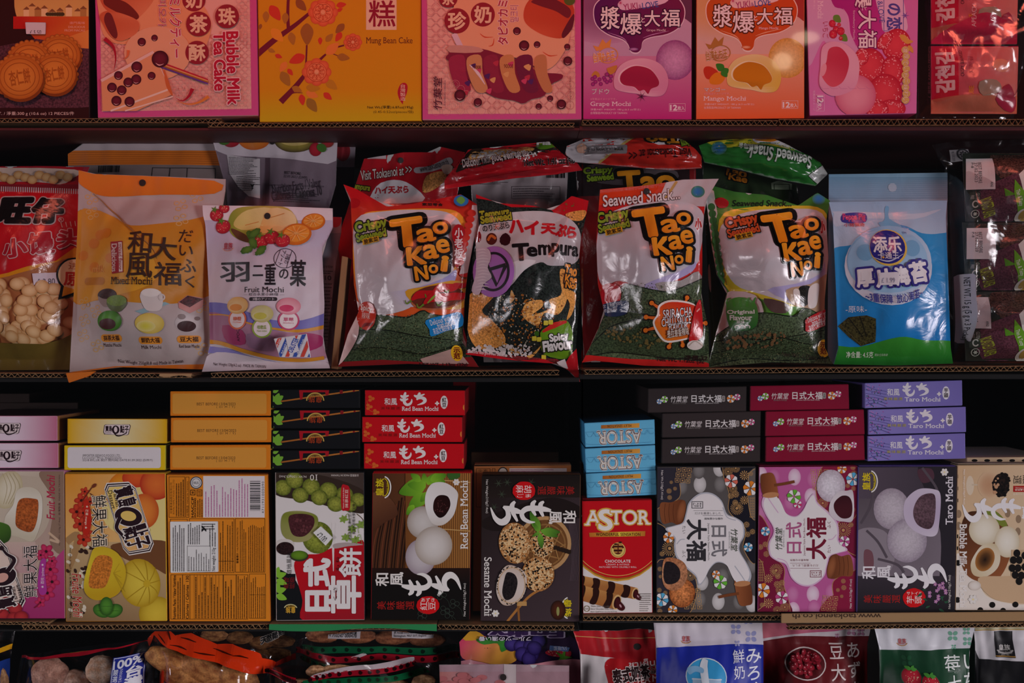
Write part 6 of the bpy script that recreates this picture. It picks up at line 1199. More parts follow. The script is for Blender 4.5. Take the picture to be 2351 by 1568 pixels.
a.p([(130, 1225), (190, 1170), (290, 1160), (342, 1180), (342, 1320), (260, 1346), (190, 1290)], '3c3a1c~85'); a.l([(190, 1175), (270, 1290)], 5, '1c1c10'); a.l([(250, 1165), (290, 1290)], 5, '1c1c10'); a.l([(142, 1215), (262, 1340)], 5, '5a5230')
a.b([(168, 545), (240, 532), (310, 540), (308, 590), (240, 600), (165, 590)], '3c3c9c', 3); a.t('Peppa Pig', 172, 540, 306, 588, 'd84a8c', bold=.04); a.t('小猪佩奇', 176, 598, 298, 620, 'c82c3c', bold=.02); a.t('净含量: 4.5克', 175, 1378, 338, 1416, 'dcecd8', bold=.01); a.t('图片仅供参考', 348, 1390, 425, 1410, 'b8d8b4')
e, og, b = bag('seaweed_pouch', 9, [(0, 90), (.1, 112), (.5, 122), (.9, 130), (1, 100)], [(0, 810), (.1, 800), (.5, 805), (.9, 808), (1, 820)], [(0, 468), (1, 458)], [(0, 1455), (.5, 1462), (1, 1450)], .026, .022, '3aa0e0', a, M_FILM,
    'light blue seaweed pouch with a green hill and white lettering', 'seaweed pouch', seals=((0, .018, 'a8c8e0'), (.975, 1.0, '2c7a34')), seed=5, wr=.001, head=.06, lean=.02)
st = K(9, 47); st.t('£ 1.99', 375, 935, 452, 965, '8a90a8')
on_bag('price_sticker', b, [(360, 905), (470, 900), (475, 975), (365, 980)], e, og, 'dfe0e8', st, 'small white price sticker over the lettering', 9, off=.0045)
a = K(9, 48); a.r(40, 290, 830, 480, ('8ab8d8', 'a8cce4', 60, 0, 800, 0))
for k in range(11): a.r(60, 330+k*12, 810, 335+k*12, '7aa4c4')
a.e(450, 390, 26, 26, 'b4d0e4')
bag('seaweed_pouch', 9, [(0, 68), (1, 60)], [(0, 782), (1, 785)], [(0, 310), (1, 300)], [(0, 1450), (1, 1450)], .072, .016, '9cc4e0', a, M_FILM, 'light blue ribbed pouch top behind the light blue seaweed pouch', 'seaweed pouch', seed=6, wr=.001, head=.16)
# --- mixed mochi, two bags
a = K(5, 49)
a.r(340, 230, 1300, 1520, 'bcb0ae'); a.b([(380, 530), (620, 540), (760, 600), (1000, 575), (1300, 545), (1300, 900), (1180, 1010), (1000, 1055), (800, 1050), (600, 1030), (370, 1020)], ('d0922a', 'c88416', 400, 600, 1100, 1000), 4); a.b([(380, 530), (640, 545), (900, 800), (880, 950), (600, 1020), (370, 1020)], ('d8962c', 'e0a42c', 400, 600, 880, 900), 3)
for x, y in ((490, 430), (500, 520), (1020, 470), (1030, 560), (470, 1050), (550, 1100), (470, 1150), (460, 1240), (550, 1300), (1150, 1070), (1160, 1320), (1110, 420)):
    for k in range(4): t = k*PI/2+.4; a.ring(x+26*math.cos(t), y+26*math.sin(t), 17, 14, 5, 'd8b070', 0, 0, 360, 10)
for x, y in ((560, 650), (520, 700), (450, 770), (640, 790), (600, 640), (530, 840)): a.e(x, y, 34, 30, 'd88420')
a.b([(410, 255), (560, 290), (640, 290), (1214, 325), (1214, 402), (900, 408), (640, 420), (540, 412), (470, 380), (410, 330)], ('e8862a', 'd87818', 0, 260, 0, 420), 3)
a.l([(500, 400), (650, 530), (760, 620), (880, 720), (920, 800)], [3, 7, 8, 5, 1], 'a8763c'); a.l([(590, 440), (720, 590)], [1, 6, 2], 'b89a8a')
a.t('和', 755, 635, 885, 765, '3a2014', bold=.015, ang=2); a.t('風', 750, 765, 895, 905, '3a2014', bold=.015); a.t('大', 880, 670, 1020, 800, '3a2014', bold=.015, ang=3); a.t('福', 905, 815, 1045, 948, '3a2014', bold=.015)
for ch, x0, y0, x1, y1 in (('だ', 1025, 620, 1100, 695), ('い', 1032, 715, 1108, 775), ('ふ', 1045, 795, 1125, 870), ('く', 1065, 890, 1115, 958)): a.t(ch, x0, y0, x1, y1, '3a2014', bold=.01, ang=4)
a.p([(640, 695), (718, 692), (732, 875), (654, 882)], 'a81c28'); a.t('Delicious', 652, 708, 686, 870, 'f0e0d8', rot=90, serif=.8, bold=.01, ang=-2); a.p([(692, 700), (716, 699), (728, 870), (704, 872)], 'e8d8d0'); a.t('mixed flavor', 696, 710, 722, 862, 'a81c28', rot=90, serif=.6, ang=-2)
a.t('Mixed Mochi', 653, 903, 898, 945, '3a2014', serif=.9, bold=.015, ang=1); a.rr(465, 900, 605, 945, 20, 'c07c20'); a.t('milk', 520, 830, 600, 870, 'e8a850', bold=.02)
a.e(625, 1005, 65, 38, '4a3028'); a.b([(565, 1010), (690, 1010), (660, 1070), (600, 1070)], '9a8a84', 3); a.e(625, 1000, 62, 28, '3a1c1c~60'); a.b([(625, 1040), (755, 1040), (720, 1098), (660, 1098)], '5a6a3a', 3); a.e(690, 1038, 66, 32, '6a8a2c~20')
a.e(645, 1155, 80, 60, '5aa02c', 0, '3a7a1c'); a.e(632, 1173, 54, 32, '4a1a1c'); a.p([(800, 1100), (960, 1045), (985, 1055), (840, 1115)], '8ab0b8'); a.b([(835, 990), (940, 985), (945, 1080), (900, 1100), (850, 1080)], 'd8d0cc', 3); a.e(888, 992, 50, 24, 'e8e2dc'); a.ring(945, 1018, 18, 20, 8, 'd0c8c4')
a.e(878, 1170, 80, 60, 'e8d478', 0, 'd0b850'); a.e(858, 1185, 52, 32, 'd8d048', 0, 'e4d890'); a.p([(1030, 1045), (1075, 1005), (1165, 1020), (1155, 1075), (1090, 1110), (1035, 1080)], 'c88a84'); a.p([(1035, 1045), (1078, 1006), (1160, 1025), (1090, 1075)], '4a2428~60'); a.e(1088, 1168, 76, 58, 'dcd8d8', 0, 'b8b0b0'); a.e(1075, 1186, 50, 32, '3a1418'); a.e(1050, 1130, 20, 16, '8a7a78'); a.e(1130, 1140, 16, 12, '8a7a78')
for x, t1, t2, y in ((646, '抹茶大福', 'Matcha Mochi', 1255), (873, '鮮奶大福', 'Milk Mochi', 1268), (1088, '豆大福', 'Red bean Mochi', 1262)): a.rr(x-66, y-22, x+66, y+22, 20, 'e89a34'); a.t(t1, x-50, y-16, x+50, y+14, '3a1c14', bold=.02); a.t(t2, x-56, y+30, x+54, y+50, '3a2420')
a.t('Net Weight 250g(8.8 oz) Made in Taiwan', 668, 1385, 1045, 1410, '3a2828', serif=.8, bold=.01, arc=-14); a.p([(375, 1455), (640, 1420), (1300, 1405), (1300, 1520), (375, 1520)], 'd8781c')
bag('mochi_bag', 5, [(0, 412), (.06, 412), (.3, 410), (.5, 400), (.8, 385), (1, 376)], [(0, 1280), (.06, 1280), (.3, 1240), (.6, 1200), (.9, 1215), (1, 1220)], [(0, 262), (.1, 285), (.3, 290), (1, 315)], [(0, 1462), (.35, 1425), (1, 1440)], .035, .040, 'e8dcd8', a, M_MATTE,
    'large orange, yellow and white mixed mochi bag with a folded orange top', 'mochi bag', 'mochi bags on the second shelf', hole=(792, 338, 20), seed=7, wr=.003, head=.12, foot=.03, lean=.015)
o, _ = carton('loose_seal', kp(5, (382, 1458), (560, 1446), (520, 1475), (400, 1515)), -.036, .0006, ['d8741c']*6, None, mat=M_MATTE)
tag(o, 'orange bottom corner of a bag hanging over the shelf edge', 'bag corner')
a = K(5, 50); a.r(300, 0, 1300, 400, ('cfc0c4', 'b8a8ac', 0, 60, 0, 300)); a.t('Net Weight 250g', 690, 75, 840, 95, '3a3030', rot=180); a.r(340, 158, 1300, 245, 'e07a24')
for k in range(6): a.r(340, 168+k*13, 1300, 171+k*13, 'b85c18')
a.r(340, 245, 1300, 330, '8a7a78'); a.barcode(560, 250, 690, 290); a.frame(880, 262, 1240, 330, 4, '2a2424'); a.r(980, 262, 984, 330, '2a2424'); a.r(1080, 262, 1084, 330, '2a2424')
bag('mochi_bag', 5, [(0, 375), (.6, 390), (1, 420)], [(0, 1304), (1, 1300)], [(0, 178), (.08, 130), (.18, 46), (.36, 70), (.52, 92), (.62, 84), (1, 105)], [(0, 1400), (1, 1400)], .128, .03, 'c8bcbc', a, M_MATTE, 'mixed mochi bag behind the large orange one, its orange seal showing', 'mochi bag', 'mochi bags on the second shelf', seed=8, wr=.002, head=.04)
# --- fruit mochi, front and back
a = K(6, 51)
a.r(20, 440, 860, 1480, ('c8c4dc', 'd8ced8', 0, 650, 0, 900)); a.r(20, 440, 860, 560, 'ece4ea')
a.b([(190, 560), (240, 490), (400, 475), (540, 490), (600, 580), (560, 640), (400, 700), (290, 690), (210, 640)], ('8aa030', 'c8b050', 200, 600, 400, 520), 4); a.b([(230, 560), (300, 500), (440, 490), (430, 580), (300, 620), (230, 600)], ('d8c870', 'ecd890', 240, 600, 400, 500), 3); a.b([(380, 590), (440, 490), (560, 510), (590, 580), (520, 620), (400, 640)], ('e8b060', 'f0d8a0', 400, 620, 540, 500), 3); a.b([(210, 610), (300, 650), (320, 695), (250, 670)], '5a3c24'); a.l([(440, 545), (520, 520)], [4, 16, 4], 'd88a3c'); a.l([(290, 590), (370, 570)], [4, 12, 4], 'd88a3c')
for cx, cy, rx, ry in ((690, 570, 70, 50), (595, 645, 88, 65)): a.e(cx, cy, rx, ry, 'e88a1c', -8, 'd06a10'); a.e(cx, cy-6, rx*.86, ry*.78, 'ee9c34', -8); [a.l([(cx, cy-6), (cx+rx*.8*math.cos(k*PI/5), cy-6+ry*.7*math.sin(k*PI/5))], 3, 'f6c878', False) for k in range(10)]
for x, y, r in ((395, 690, 44), (455, 665, 44), (520, 685, 42), (120, 530, 40), (160, 600, 44), (165, 490, 30)): a.e(x, y, r, r*.95, 'd02c3c', 0, 'a0142c'); a.dots(x, y, r*.8, r*.8, 16, 2.5, 'f0b090'); a.star(x-12, y-r*.8, r*.6, r*.2, 5, '5a8a2c')
for x, y in ((330, 655), (350, 700), (320, 740), (400, 745), (350, 640)): a.e(x, y, 38, 22, '5a8a34', a.rnd.uniform(-60, 60), '3a6a24', wob=.3)
crest(a, 200, 720, 62, 0, 'b8303c', 'e0b8a8'); a.ring(538, 790, 62, 60, 4, '3a3040'); a.l([(510, 740), (490, 820)], 3, '3a3040'); a.l([(575, 740), (550, 845)], 3, '3a3040'); a.t('3種の\nアソート', 512, 745, 565, 835, '3a3040', rot=90, ang=12)
for ch, x0, y0, x1, y1 in (('羽', 155, 815, 335, 925), ('二', 360, 835, 420, 895), ('重', 432, 825, 492, 945), ('の', 512, 855, 560, 910), ('菓', 572, 800, 655, 950)): a.t(ch, x0, y0, x1, y1, '241c24', bold=.02)
a.t('Fruit Mochi', 308, 958, 536, 990, '2a2028', bold=.005); a.t('— 綜合水果小麻糬 —', 302, 993, 540, 1010, '3a3038'); a.rr(338, 1018, 502, 1040, 10, '2a2028'); a.t('3種のアソート', 360, 1021, 485, 1037, 'e8e0e4')
a.b([(60, 1050), (200, 1055), (350, 1110), (480, 1150), (640, 1150), (830, 1090), (830, 1180), (640, 1215), (480, 1210), (330, 1160), (200, 1120), (60, 1115)], '7a78c4', 4); a.b([(60, 1115), (200, 1120), (330, 1165), (480, 1210), (640, 1220), (830, 1170), (830, 1340), (640, 1390), (400, 1370), (200, 1290), (60, 1280)], ('a87090', 'b88aa0', 100, 1200, 700, 1300), 4); a.l([(60, 1118), (200, 1122), (330, 1166), (480, 1200), (640, 1212), (830, 1170)], [6, 10, 24], 'd8982c')
a.b([(170, 1180), (300, 1210), (310, 1290), (200, 1280)], 'a8386c', 3); a.b([(620, 1230), (740, 1240), (745, 1300), (640, 1330)], 'a83068', 3); a.b([(330, 1230), (470, 1240), (470, 1330), (340, 1310)], '94708c', 3); a.t('APOQ', 264, 1200, 284, 1275, '3a2030', rot=270)
a.l([(60, 1275), (160, 1285), (300, 1330), (480, 1375), (640, 1385), (760, 1370)], [24, 22, 20], 'd8982c'); a.l([(60, 1320), (200, 1335), (330, 1375), (480, 1400)], [40, 34, 8], '8a86cc'); a.b([(30, 1480), (90, 1350), (250, 1345), (500, 1400), (760, 1395), (860, 1480)], 'dcd4dc', 3)
for cx, cy, c, e_, f_, bc, t1, t2 in ((268, 1065, 'f0d090', 'e0b060', 'e8983c', 'e87044', '柳橙', 'Orange'), (418, 1115, 'dcd8a0', 'c8c078', 'd0cc58', '9ab44a', '哈密瓜', 'Hami melon'), (565, 1070, 'f0b0bc', 'e08898', 'd83c6c', 'c8386c', '草莓', 'Strawberry')):
    a.e(cx, cy+82, 58, 58, bc); a.e(cx, cy+82, 48, 48, 'f0e4e4'); a.t(t1, cx-26, cy+66, cx+26, cy+88, bc, bold=.03); a.t(t2, cx-28, cy+92, cx+28, cy+104, bc); a.e(cx, cy, 66, 50, c, 0, e_); a.e(cx-10, cy+12, 48, 26, c, 0); a.e(cx-10, cy+12, 38, 20, f_)
a.t('Net Weight:120g(4.2 oz)  MADE IN TAIWAN', 112, 1405, 420, 1428, '4a3c44', ang=3)
bag('mochi_bag', 6, [(0, 36), (.06, 40), (.12, 55), (.5, 78), (.85, 90), (1, 45)], [(0, 803), (.12, 806), (.2, 770), (.25, 742), (.6, 758), (.85, 752), (1, 795)], [(0, 472), (.5, 476), (1, 490)], [(0, 1452), (.6, 1436), (1, 1432)], .026, .034, 'e4dce8', a, M_MATTE,
    'white and lilac fruit mochi bag with melon, oranges and strawberries', 'mochi bag', 'mochi bags on the second shelf', seals=((0, .018, 'e0d8e0'),), hole=(420, 536, 19), seed=9, wr=.0022, head=.12, lean=.012)
pk = K(6, 52)
for k in range(-3, 8):
    pk.p([(440+k*44, 1400), (462+k*44, 1400), (542+k*44, 1210), (520+k*44, 1210)], ('d84a3c', '3a5ab4')[k % 2]); 
for k in range(4): pk.t('DO NOT EAT', 490+k*46, 1262, 512+k*46, 1350, 'eef0f4', rot=270, ang=24, bold=.02)
pk.p([(545, 1250), (600, 1240), (625, 1330), (570, 1350)], 'e4e4ea'); pk.t('OBUSTER', 575, 1252, 605, 1340, '3a5ab4', rot=270, ang=25, bold=.03)
Qp = kp(6, (476, 1258), (668, 1228), (692, 1368), (510, 1366)); V, F, Kc = [], [], []
o, _ = carton('oxygen_absorber_packet', Qp, -.0165, .0016, ['e8e8ee']*6, pk, mat=M_PAPER); tag(o, 'red, white and blue striped oxygen absorber packet in the fruit mochi bag', 'packet')
a = K(6, 53); a.r(60, 20, 900, 520, ('8a7884', '6a5a68', 0, 200, 0, 480)); a.p([(60, 20), (860, 60), (830, 215), (780, 235), (540, 205), (190, 182), (60, 130)], 'd8ccd4')
for x, y, rx, ry, c, c2 in ((350, 95, 92, 58, 'e88a2c', 'd0641c'), (215, 90, 55, 48, 'c82c38', '9c1428'), (590, 100, 120, 68, 'b8a848', '4a3a20'), (590, 85, 100, 44, 'e8d088', 'd8c070'), (710, 150, 36, 40, 'c02838', '9c1428'), (780, 105, 38, 34, 'c02838', '8a3a2c')): a.e(x, y, rx, ry, c, 0, c2)
a.e(175, 90, 40, 34, '4a7a2c'); a.e(745, 140, 30, 24, '4a7a2c', 30); a.l([(430, 200), (445, 480)], 26, '5a4450', False); a.p([(190, 182), (385, 205), (400, 445), (330, 430), (260, 370), (205, 290)], 'd8d0d4'); a.lines(200, 192, 375, 300, 13, '4a4248', .42); a.lines(250, 305, 395, 400, 9, '4a4248', .4); a.t('Y', 342, 362, 362, 390, '1a1418', bold=.05)
a.t('BEST BEFORE:', 535, 285, 630, 302, '2a2228', bold=.01, ang=3); a.t('22.03.2023 (DMY)', 532, 308, 665, 328, '2a2228', ang=3); a.t('Nutrition Facts / Valeur', 470, 340, 745, 395, '3a2c38', ang=-11); a.t('Calories / Calories 10', 470, 385, 750, 440, '3a2c38', bold=.02, ang=-9); a.frame(455, 365, 760, 372, 2, '3a2c38'); a.lines(480, 410, 760, 470, 5, '3a2c38', .4)
bag('mochi_bag', 6, [(0, 95), (.25, 190), (.6, 205), (1, 200)], [(0, 838), (.2, 828), (.35, 770), (.7, 800), (1, 835)], [(0, 55), (.5, 46), (1, 90)], [(0, 1420), (1, 1420)], .118, .036, '8a7884', a, M_MATTE, 'fruit mochi bag turned round to show its back, behind the front one', 'mochi bag', 'mochi bags on the second shelf', hole=(457, 105, 18), seed=10, wr=.003, head=.10)
a = K(6, 54); a.r(740, 80, 1000, 560, 'b8a8b4'); a.e(870, 160, 44, 60, 'b02c38'); a.r(740, 255, 1000, 560, '5a4c58')
bag('mochi_bag', 6, [(0, 640), (1, 640)], [(0, 945), (.3, 925), (1, 900)], [(0, 110), (1, 125)], [(0, 1420), (1, 1420)], .165, .03, '8a7884', a, M_MATTE, 'corner of the hindmost fruit mochi bag, by the red seaweed bags', 'mochi bag', 'mochi bags on the second shelf', seed=11)
a = K(6, 55); a.r(700, 440, 900, 1480, 'a89ca8'); a.e(830, 570, 36, 40, 'b83040'); a.p([(700, 650), (900, 640), (900, 1480), (700, 1480)], '8a8490'); a.t('Nutritive', 755, 828, 822, 848, '3a343c'); a.t('10', 775, 892, 808, 918, '3a343c', bold=.02); a.lines(755, 860, 820, 885, 2, '3a343c'); a.lines(755, 930, 820, 1380, 22, '3a343c', .25)
bag('mochi_bag', 6, [(0, 560), (1, 560)], [(0, 868), (.1, 865), (.25, 840), (1, 770)], [(0, 545), (1, 550)], [(0, 1430), (1, 1430)], .066, .014, 'a89ca8', a, M_MATTE, 'grey side of a fruit mochi bag behind the front one, by the cardboard divider', 'mochi bag', 'mochi bags on the second shelf', seed=12)
o, _ = carton('cardboard_divider', kp(6, (872, 778), (906, 785), (848, 1436), (808, 1432)), .034, .05, ['9a7450', '9a7450', '9a7450', '9a7450', '7a5a3c', '8a6846'], None, mat=M_BROWN); tag(o, 'upright brown cardboard divider left of the red spicy bag', 'cardboard')
a = K(7, 56); a.r(0, 440, 110, 1450, 'b01820'); a.r(0, 540, 110, 1450, '8a7a80'); a.t('Crispy', 66, 585, 150, 640, '8fb02a', bold=.04, rot=270)
# --- red bun biscuit bag at the left edge
a = K(5, 57)
a.r(-300, 200, 430, 1480, 'c41420'); a.b([(-300, 880), (0, 890), (160, 840), (300, 800), (430, 760), (430, 1480), (-300, 1480)], 'd89018', 3); a.b([(-300, 900), (0, 910), (180, 860), (430, 800), (430, 1260), (380, 1260), (240, 1300), (-300, 1300)], 'a8683c', 3)
rn = a.rnd
for k in range(120): x, y = rn.uniform(-250, 420), rn.uniform(920, 1270); a.e(x, y, 40, 36, 'f0cc98', rn.uniform(0, 90), 'c08a50')
a.b([(-300, 1285), (240, 1290), (430, 1230), (430, 1480), (-300, 1480)], '6a5a24', 3)
for ch, x0, x1, g in (('旺', -25, 145, 0), ('仔', 165, 320, 0)): a.t(ch, x0, 435, x1, 575, '141012', bold=.08, ol='b8b0b0', olw=.04)
a.ring(320, 558, 15, 15, 3, 'd8c8c8'); a.t('R', 313, 550, 327, 566, 'd8c8c8')
for ch, x0, y0, x1, y1, g in (('小', 30, 680, 155, 785, -10), ('馒', 165, 640, 285, 760, -8), ('头', 308, 615, 425, 720, -6)): a.t(ch, x0, y0, x1, y1, 'b0182a', bold=.04, ang=g, ol='d8b8b8', olw=.04)
for k in range(4): a.l([(330+k*22, 605-k*4), (320+k*24, 575-k*4)], 4, 'd8c0b0', False)
a.e(400, 880, 96, 100, '141012'); a.p([(330, 950), (320, 1030), (420, 990)], '141012'); a.e(400, 880, 86, 90, 'f0d8a8'); a.p([(345, 950), (338, 1012), (420, 975)], 'e8a820'); a.t('原', 345, 868, 430, 945, 'c83020', bold=.03); a.t('进', 365, 810, 420, 850, 'b86030')
a.r(-300, 240, 430, 345, 'b81420'); a.b([(-300, 250), (380, 255), (370, 310), (300, 345), (150, 330), (-300, 320)], 'e0c0b0', 3)
for k in range(14): a.e(-200+k*42, 290+(k % 3)*14, 30, 26, 'e8b880', 0, 'c08048')
a.r(-300, 345, 430, 382, '8a1824')
for k in range(58): a.r(-300+k*13, 348+k*.45, -294+k*13, 378+k*.45, 'c8b8bc')
e, og, b = bag('biscuit_bag', 5, [(0, -300), (1, -300)], [(0, 470), (.1, 425), (.15, 425), (.5, 410), (1, 400)], [(0, 240), (.6, 235), (1, 240)], [(0, 1445), (1, 1440)], .060, .040, 'c41420', a, M_FILM, 'red bag of little round bun biscuits at the left edge', 'biscuit bag', seals=((.0, .02, 'b03040'),), seed=13, wr=.0025, head=.13, lean=.02)
st = K(5, 58); st.t('£ 3.80', 212, 908, 300, 942, '5a505c', ang=-4)
on_bag('price_sticker', b, [(188, 880), (308, 870), (316, 935), (196, 946)], e, og, 'd8d0dc', st, 'white price sticker', 5)
# --- tops of the bags in the rear rank
def back(n, L, R, T, B, Y, base, art, label, seed, bulge=.03, **kw): return bag('snack_bag', n, L, R, T, B, Y, bulge, base, art, M_FILM, label, group=TG, seed=seed, wr=.0035, **kw)
a = K(7, 60); a.r(0, 80, 860, 500, ('c41824', 'a8101c', 0, 120, 0, 320)); a.b([(240, 420), (300, 340), (420, 325), (520, 380), (560, 460), (250, 470)], 'd8d0d4', 3); a.t('ハイ天ぷら', 265, 365, 470, 408, 'b81c28', bold=.05, ang=-2); a.b([(580, 300), (680, 270), (700, 320), (620, 390), (560, 400)], 'c88a4a~50', 3); a.t('Tempura', 110, 345, 235, 390, 'a8a828', bold=.05, ol='16140c', olw=.1, ang=10)
a.t('Visit Taokaenoi at >>', 175, 245, 490, 305, 'e8d8d0', bold=.01, ang=-7, shear=.1, ol='3a0a0c', olw=.04); a.b([(510, 245), (600, 235), (700, 185), (735, 190), (730, 225), (620, 270), (515, 280)], 'a8a0a4', 3); a.t('www.taokaenoi.co.th', 535, 210, 715, 255, '2a2224', ang=-16); a.b([(670, 240), (710, 225), (740, 240), (725, 280), (690, 285)], 'd8b8a8', 3); a.r(215, 165, 330, 190, 'c8b8bc')
back(7, [(0, 195), (.4, 30), (.5, 45), (1, 60)], [(0, 815), (.5, 700), (1, 860)], [(0, 190), (.4, 150), (.68, 150), (.75, 115), (1, 150)], [(0, 1440), (1, 1440)], .115, 'c41824', a, 'red bag top leaning behind the red spicy bag', 20, hole=(420, 200, 18), head=.06)
a = K(7, 61); a.r(600, 60, 1600, 480, 'b81420'); a.b([(760, 270), (860, 130), (1100, 120), (1380, 90), (1420, 130), (1160, 190), (1000, 230), (820, 260)], '2a1c14', 3); a.b([(840, 180), (900, 140), (1080, 135), (1200, 120), (1230, 150), (1000, 200), (860, 215)], 'd8a05a~45', 3); a.dots(1060, 175, 200, 30, 140, 7, 'd8d0cc'); a.b([(1250, 110), (1360, 85), (1380, 115), (1280, 140)], '5a8a1c', 3); a.t('Fla', 1258, 80, 1340, 108, 'f0ece8', bold=.04)
a.t('Delicious with good, from the sea', 800, 165, 1208, 235, 'f0dcd8', bold=.02, ang=-9, ol='7a1014', olw=.04); a.t('Net Wt. 1.41 oz (40', 1178, 195, 1490, 245, '201416', bold=.03, ang=-5, ol='e0c8c8', olw=.02); a.p([(690, 355), (1520, 225), (1540, 265), (1300, 300), (690, 385)], 'c81c28')
back(7, [(0, 760), (.6, 690), (1, 690)], [(0, 1400), (.5, 1500), (1, 1535)], [(0, 235), (.12, 135), (.75, 95), (.9, 85), (1, 160)], [(0, 380), (.5, 312), (.8, 288), (1, 262)], .078, 'b81420', a, 'red and black bag top lying forward behind the tempura bag', 21, head=.06, foot=.02, bulge=.022)
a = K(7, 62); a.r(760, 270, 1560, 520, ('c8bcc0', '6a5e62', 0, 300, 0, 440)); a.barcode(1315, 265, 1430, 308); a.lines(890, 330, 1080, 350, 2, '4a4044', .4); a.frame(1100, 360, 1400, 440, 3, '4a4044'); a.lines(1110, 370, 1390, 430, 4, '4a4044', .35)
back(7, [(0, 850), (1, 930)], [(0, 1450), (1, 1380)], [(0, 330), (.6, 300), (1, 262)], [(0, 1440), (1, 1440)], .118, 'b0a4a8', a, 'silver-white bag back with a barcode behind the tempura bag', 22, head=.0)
a = K(7, 63); a.r(800, 380, 1000, 560, 'a8141e'); a.e(900, 440, 34, 26, 'd8b8a8'); a.r(1330, 420, 1600, 600, 'a8141e'); a.e(1500, 455, 50, 36, '3a7ac0')
a = K(8, 64); a.r(-60, 20, 880, 300, 'cc2a20'); a.p([(-60, 130), (60, 80), (380, 40), (440, 40), (200, 220), (-60, 220)], 'ccc4c8'); a.l([(200, 220), (430, 50)], 14, 'c8a860', False); a.t('We select high\nquality seaweed', 225, 50, 365, 85, '3a3034', rot=180, ang=3); a.rr(110, 118, 368, 172, 10, '8a8284'); a.t('www.taokaenoi.co.th', 125, 130, 345, 160, '2a2224', rot=180, ang=1); a.b([(65, 120), (100, 100), (125, 130), (110, 160), (75, 155)], 'd8a890', 3); a.t('Visit Taokaenoi at <<', 380, 140, 770, 195, '3a0a0c', rot=180, ang=-4, bold=.01)
a.b([(470, 60), (520, 40), (720, 35), (700, 90), (560, 115)], 'e0d8dc', 3); a.t('Tao', 495, 48, 690, 105, 'e8961e', rot=180, bold=.05, ol='14100e', olw=.12, ang=-5); a.t('Crispy', 700, 60, 780, 120, '8fb02a', rot=180, bold=.04, ol='16140c', olw=.08, ang=-20); a.t('小', 440, 40, 480, 70, 'c01420', rot=180, bold=.04)
back(8, [(0, 5), (.5, -5), (1, 50)], [(0, 790), (.4, 832), (1, 832)], [(0, 115), (.2, 48), (.7, 38), (.92, 80), (1, 130)], [(0, 212), (.4, 240), (.75, 262), (1, 250)], .076, 'cc2a20', a, 'red and white bag top lying upside down behind the chilli sauce bag', 23, head=.03, foot=.06, bulge=.02, seals=((.955, 1, 'c4bcc0'),))
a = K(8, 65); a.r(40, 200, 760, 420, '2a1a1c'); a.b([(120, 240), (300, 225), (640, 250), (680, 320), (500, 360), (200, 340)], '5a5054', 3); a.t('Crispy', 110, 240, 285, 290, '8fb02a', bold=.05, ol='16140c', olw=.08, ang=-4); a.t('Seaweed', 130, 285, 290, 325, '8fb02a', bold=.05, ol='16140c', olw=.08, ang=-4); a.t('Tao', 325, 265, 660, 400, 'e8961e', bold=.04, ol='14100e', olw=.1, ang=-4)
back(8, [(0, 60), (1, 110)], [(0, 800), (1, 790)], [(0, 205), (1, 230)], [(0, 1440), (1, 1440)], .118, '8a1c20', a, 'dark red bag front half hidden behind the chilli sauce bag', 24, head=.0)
a = K(8, 66); a.r(780, 20, 1660, 420, '2c7a30'); a.b([(1120, 60), (1260, 60), (1420, 120), (1360, 140), (1180, 110), (1000, 130), (900, 110), (880, 80)], 'd0c832', 3); a.b([(1160, 50), (1330, 70), (1480, 150), (1300, 110), (1160, 100)], 'e4e0e4', 3); a.b([(1180, 55), (1300, 70), (1250, 92), (1160, 80)], 'e08a1c', 3)
a.e(935, 130, 46, 42, '3a7ac0', 10, '4a8a5a'); a.t('Seaweed Snack...', 1060, 140, 1505, 220, 'e4ece0', rot=180, bold=.03, ang=9, shear=.1, ol='143a18', olw=.03); a.t('紫菜零食', 1050, 105, 1165, 145, 'e0e8d8', rot=180, ang=8, bold=.02); a.p([(1480, 300), (1600, 215), (1640, 260), (1560, 360)], 'c4c8c4')
back(8, [(0, 815), (.4, 830), (1, 850)], [(0, 1560), (.5, 1605), (1, 1530)], [(0, 110), (.1, 85), (.4, 62), (.6, 62), (.9, 170), (1, 215)], [(0, 215), (.3, 255), (.6, 310), (1, 358)], .080, '2c7a30', a, 'green bag top lying upside down behind the green seaweed bag', 25, head=.03, foot=.05, bulge=.022, seals=((.955, 1, 'b4bab4'),))
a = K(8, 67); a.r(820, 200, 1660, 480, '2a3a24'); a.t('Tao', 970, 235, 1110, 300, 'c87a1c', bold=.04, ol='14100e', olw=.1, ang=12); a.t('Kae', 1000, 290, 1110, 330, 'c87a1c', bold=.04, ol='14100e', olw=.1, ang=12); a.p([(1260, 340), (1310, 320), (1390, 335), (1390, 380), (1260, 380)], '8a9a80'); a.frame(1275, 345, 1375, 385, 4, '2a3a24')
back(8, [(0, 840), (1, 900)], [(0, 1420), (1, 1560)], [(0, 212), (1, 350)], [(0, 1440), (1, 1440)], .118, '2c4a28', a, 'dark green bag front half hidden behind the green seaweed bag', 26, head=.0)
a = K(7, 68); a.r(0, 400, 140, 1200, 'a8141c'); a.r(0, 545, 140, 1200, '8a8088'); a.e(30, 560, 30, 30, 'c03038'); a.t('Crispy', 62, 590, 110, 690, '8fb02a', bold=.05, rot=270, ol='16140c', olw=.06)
back(7, [(0, -60), (1, -60)], [(0, 130), (1, 130)], [(0, 450), (1, 440)], [(0, 1440), (1, 1440)], .205, 'a8141c', a, 'dark red bag edge deep behind the cardboard divider', 27)
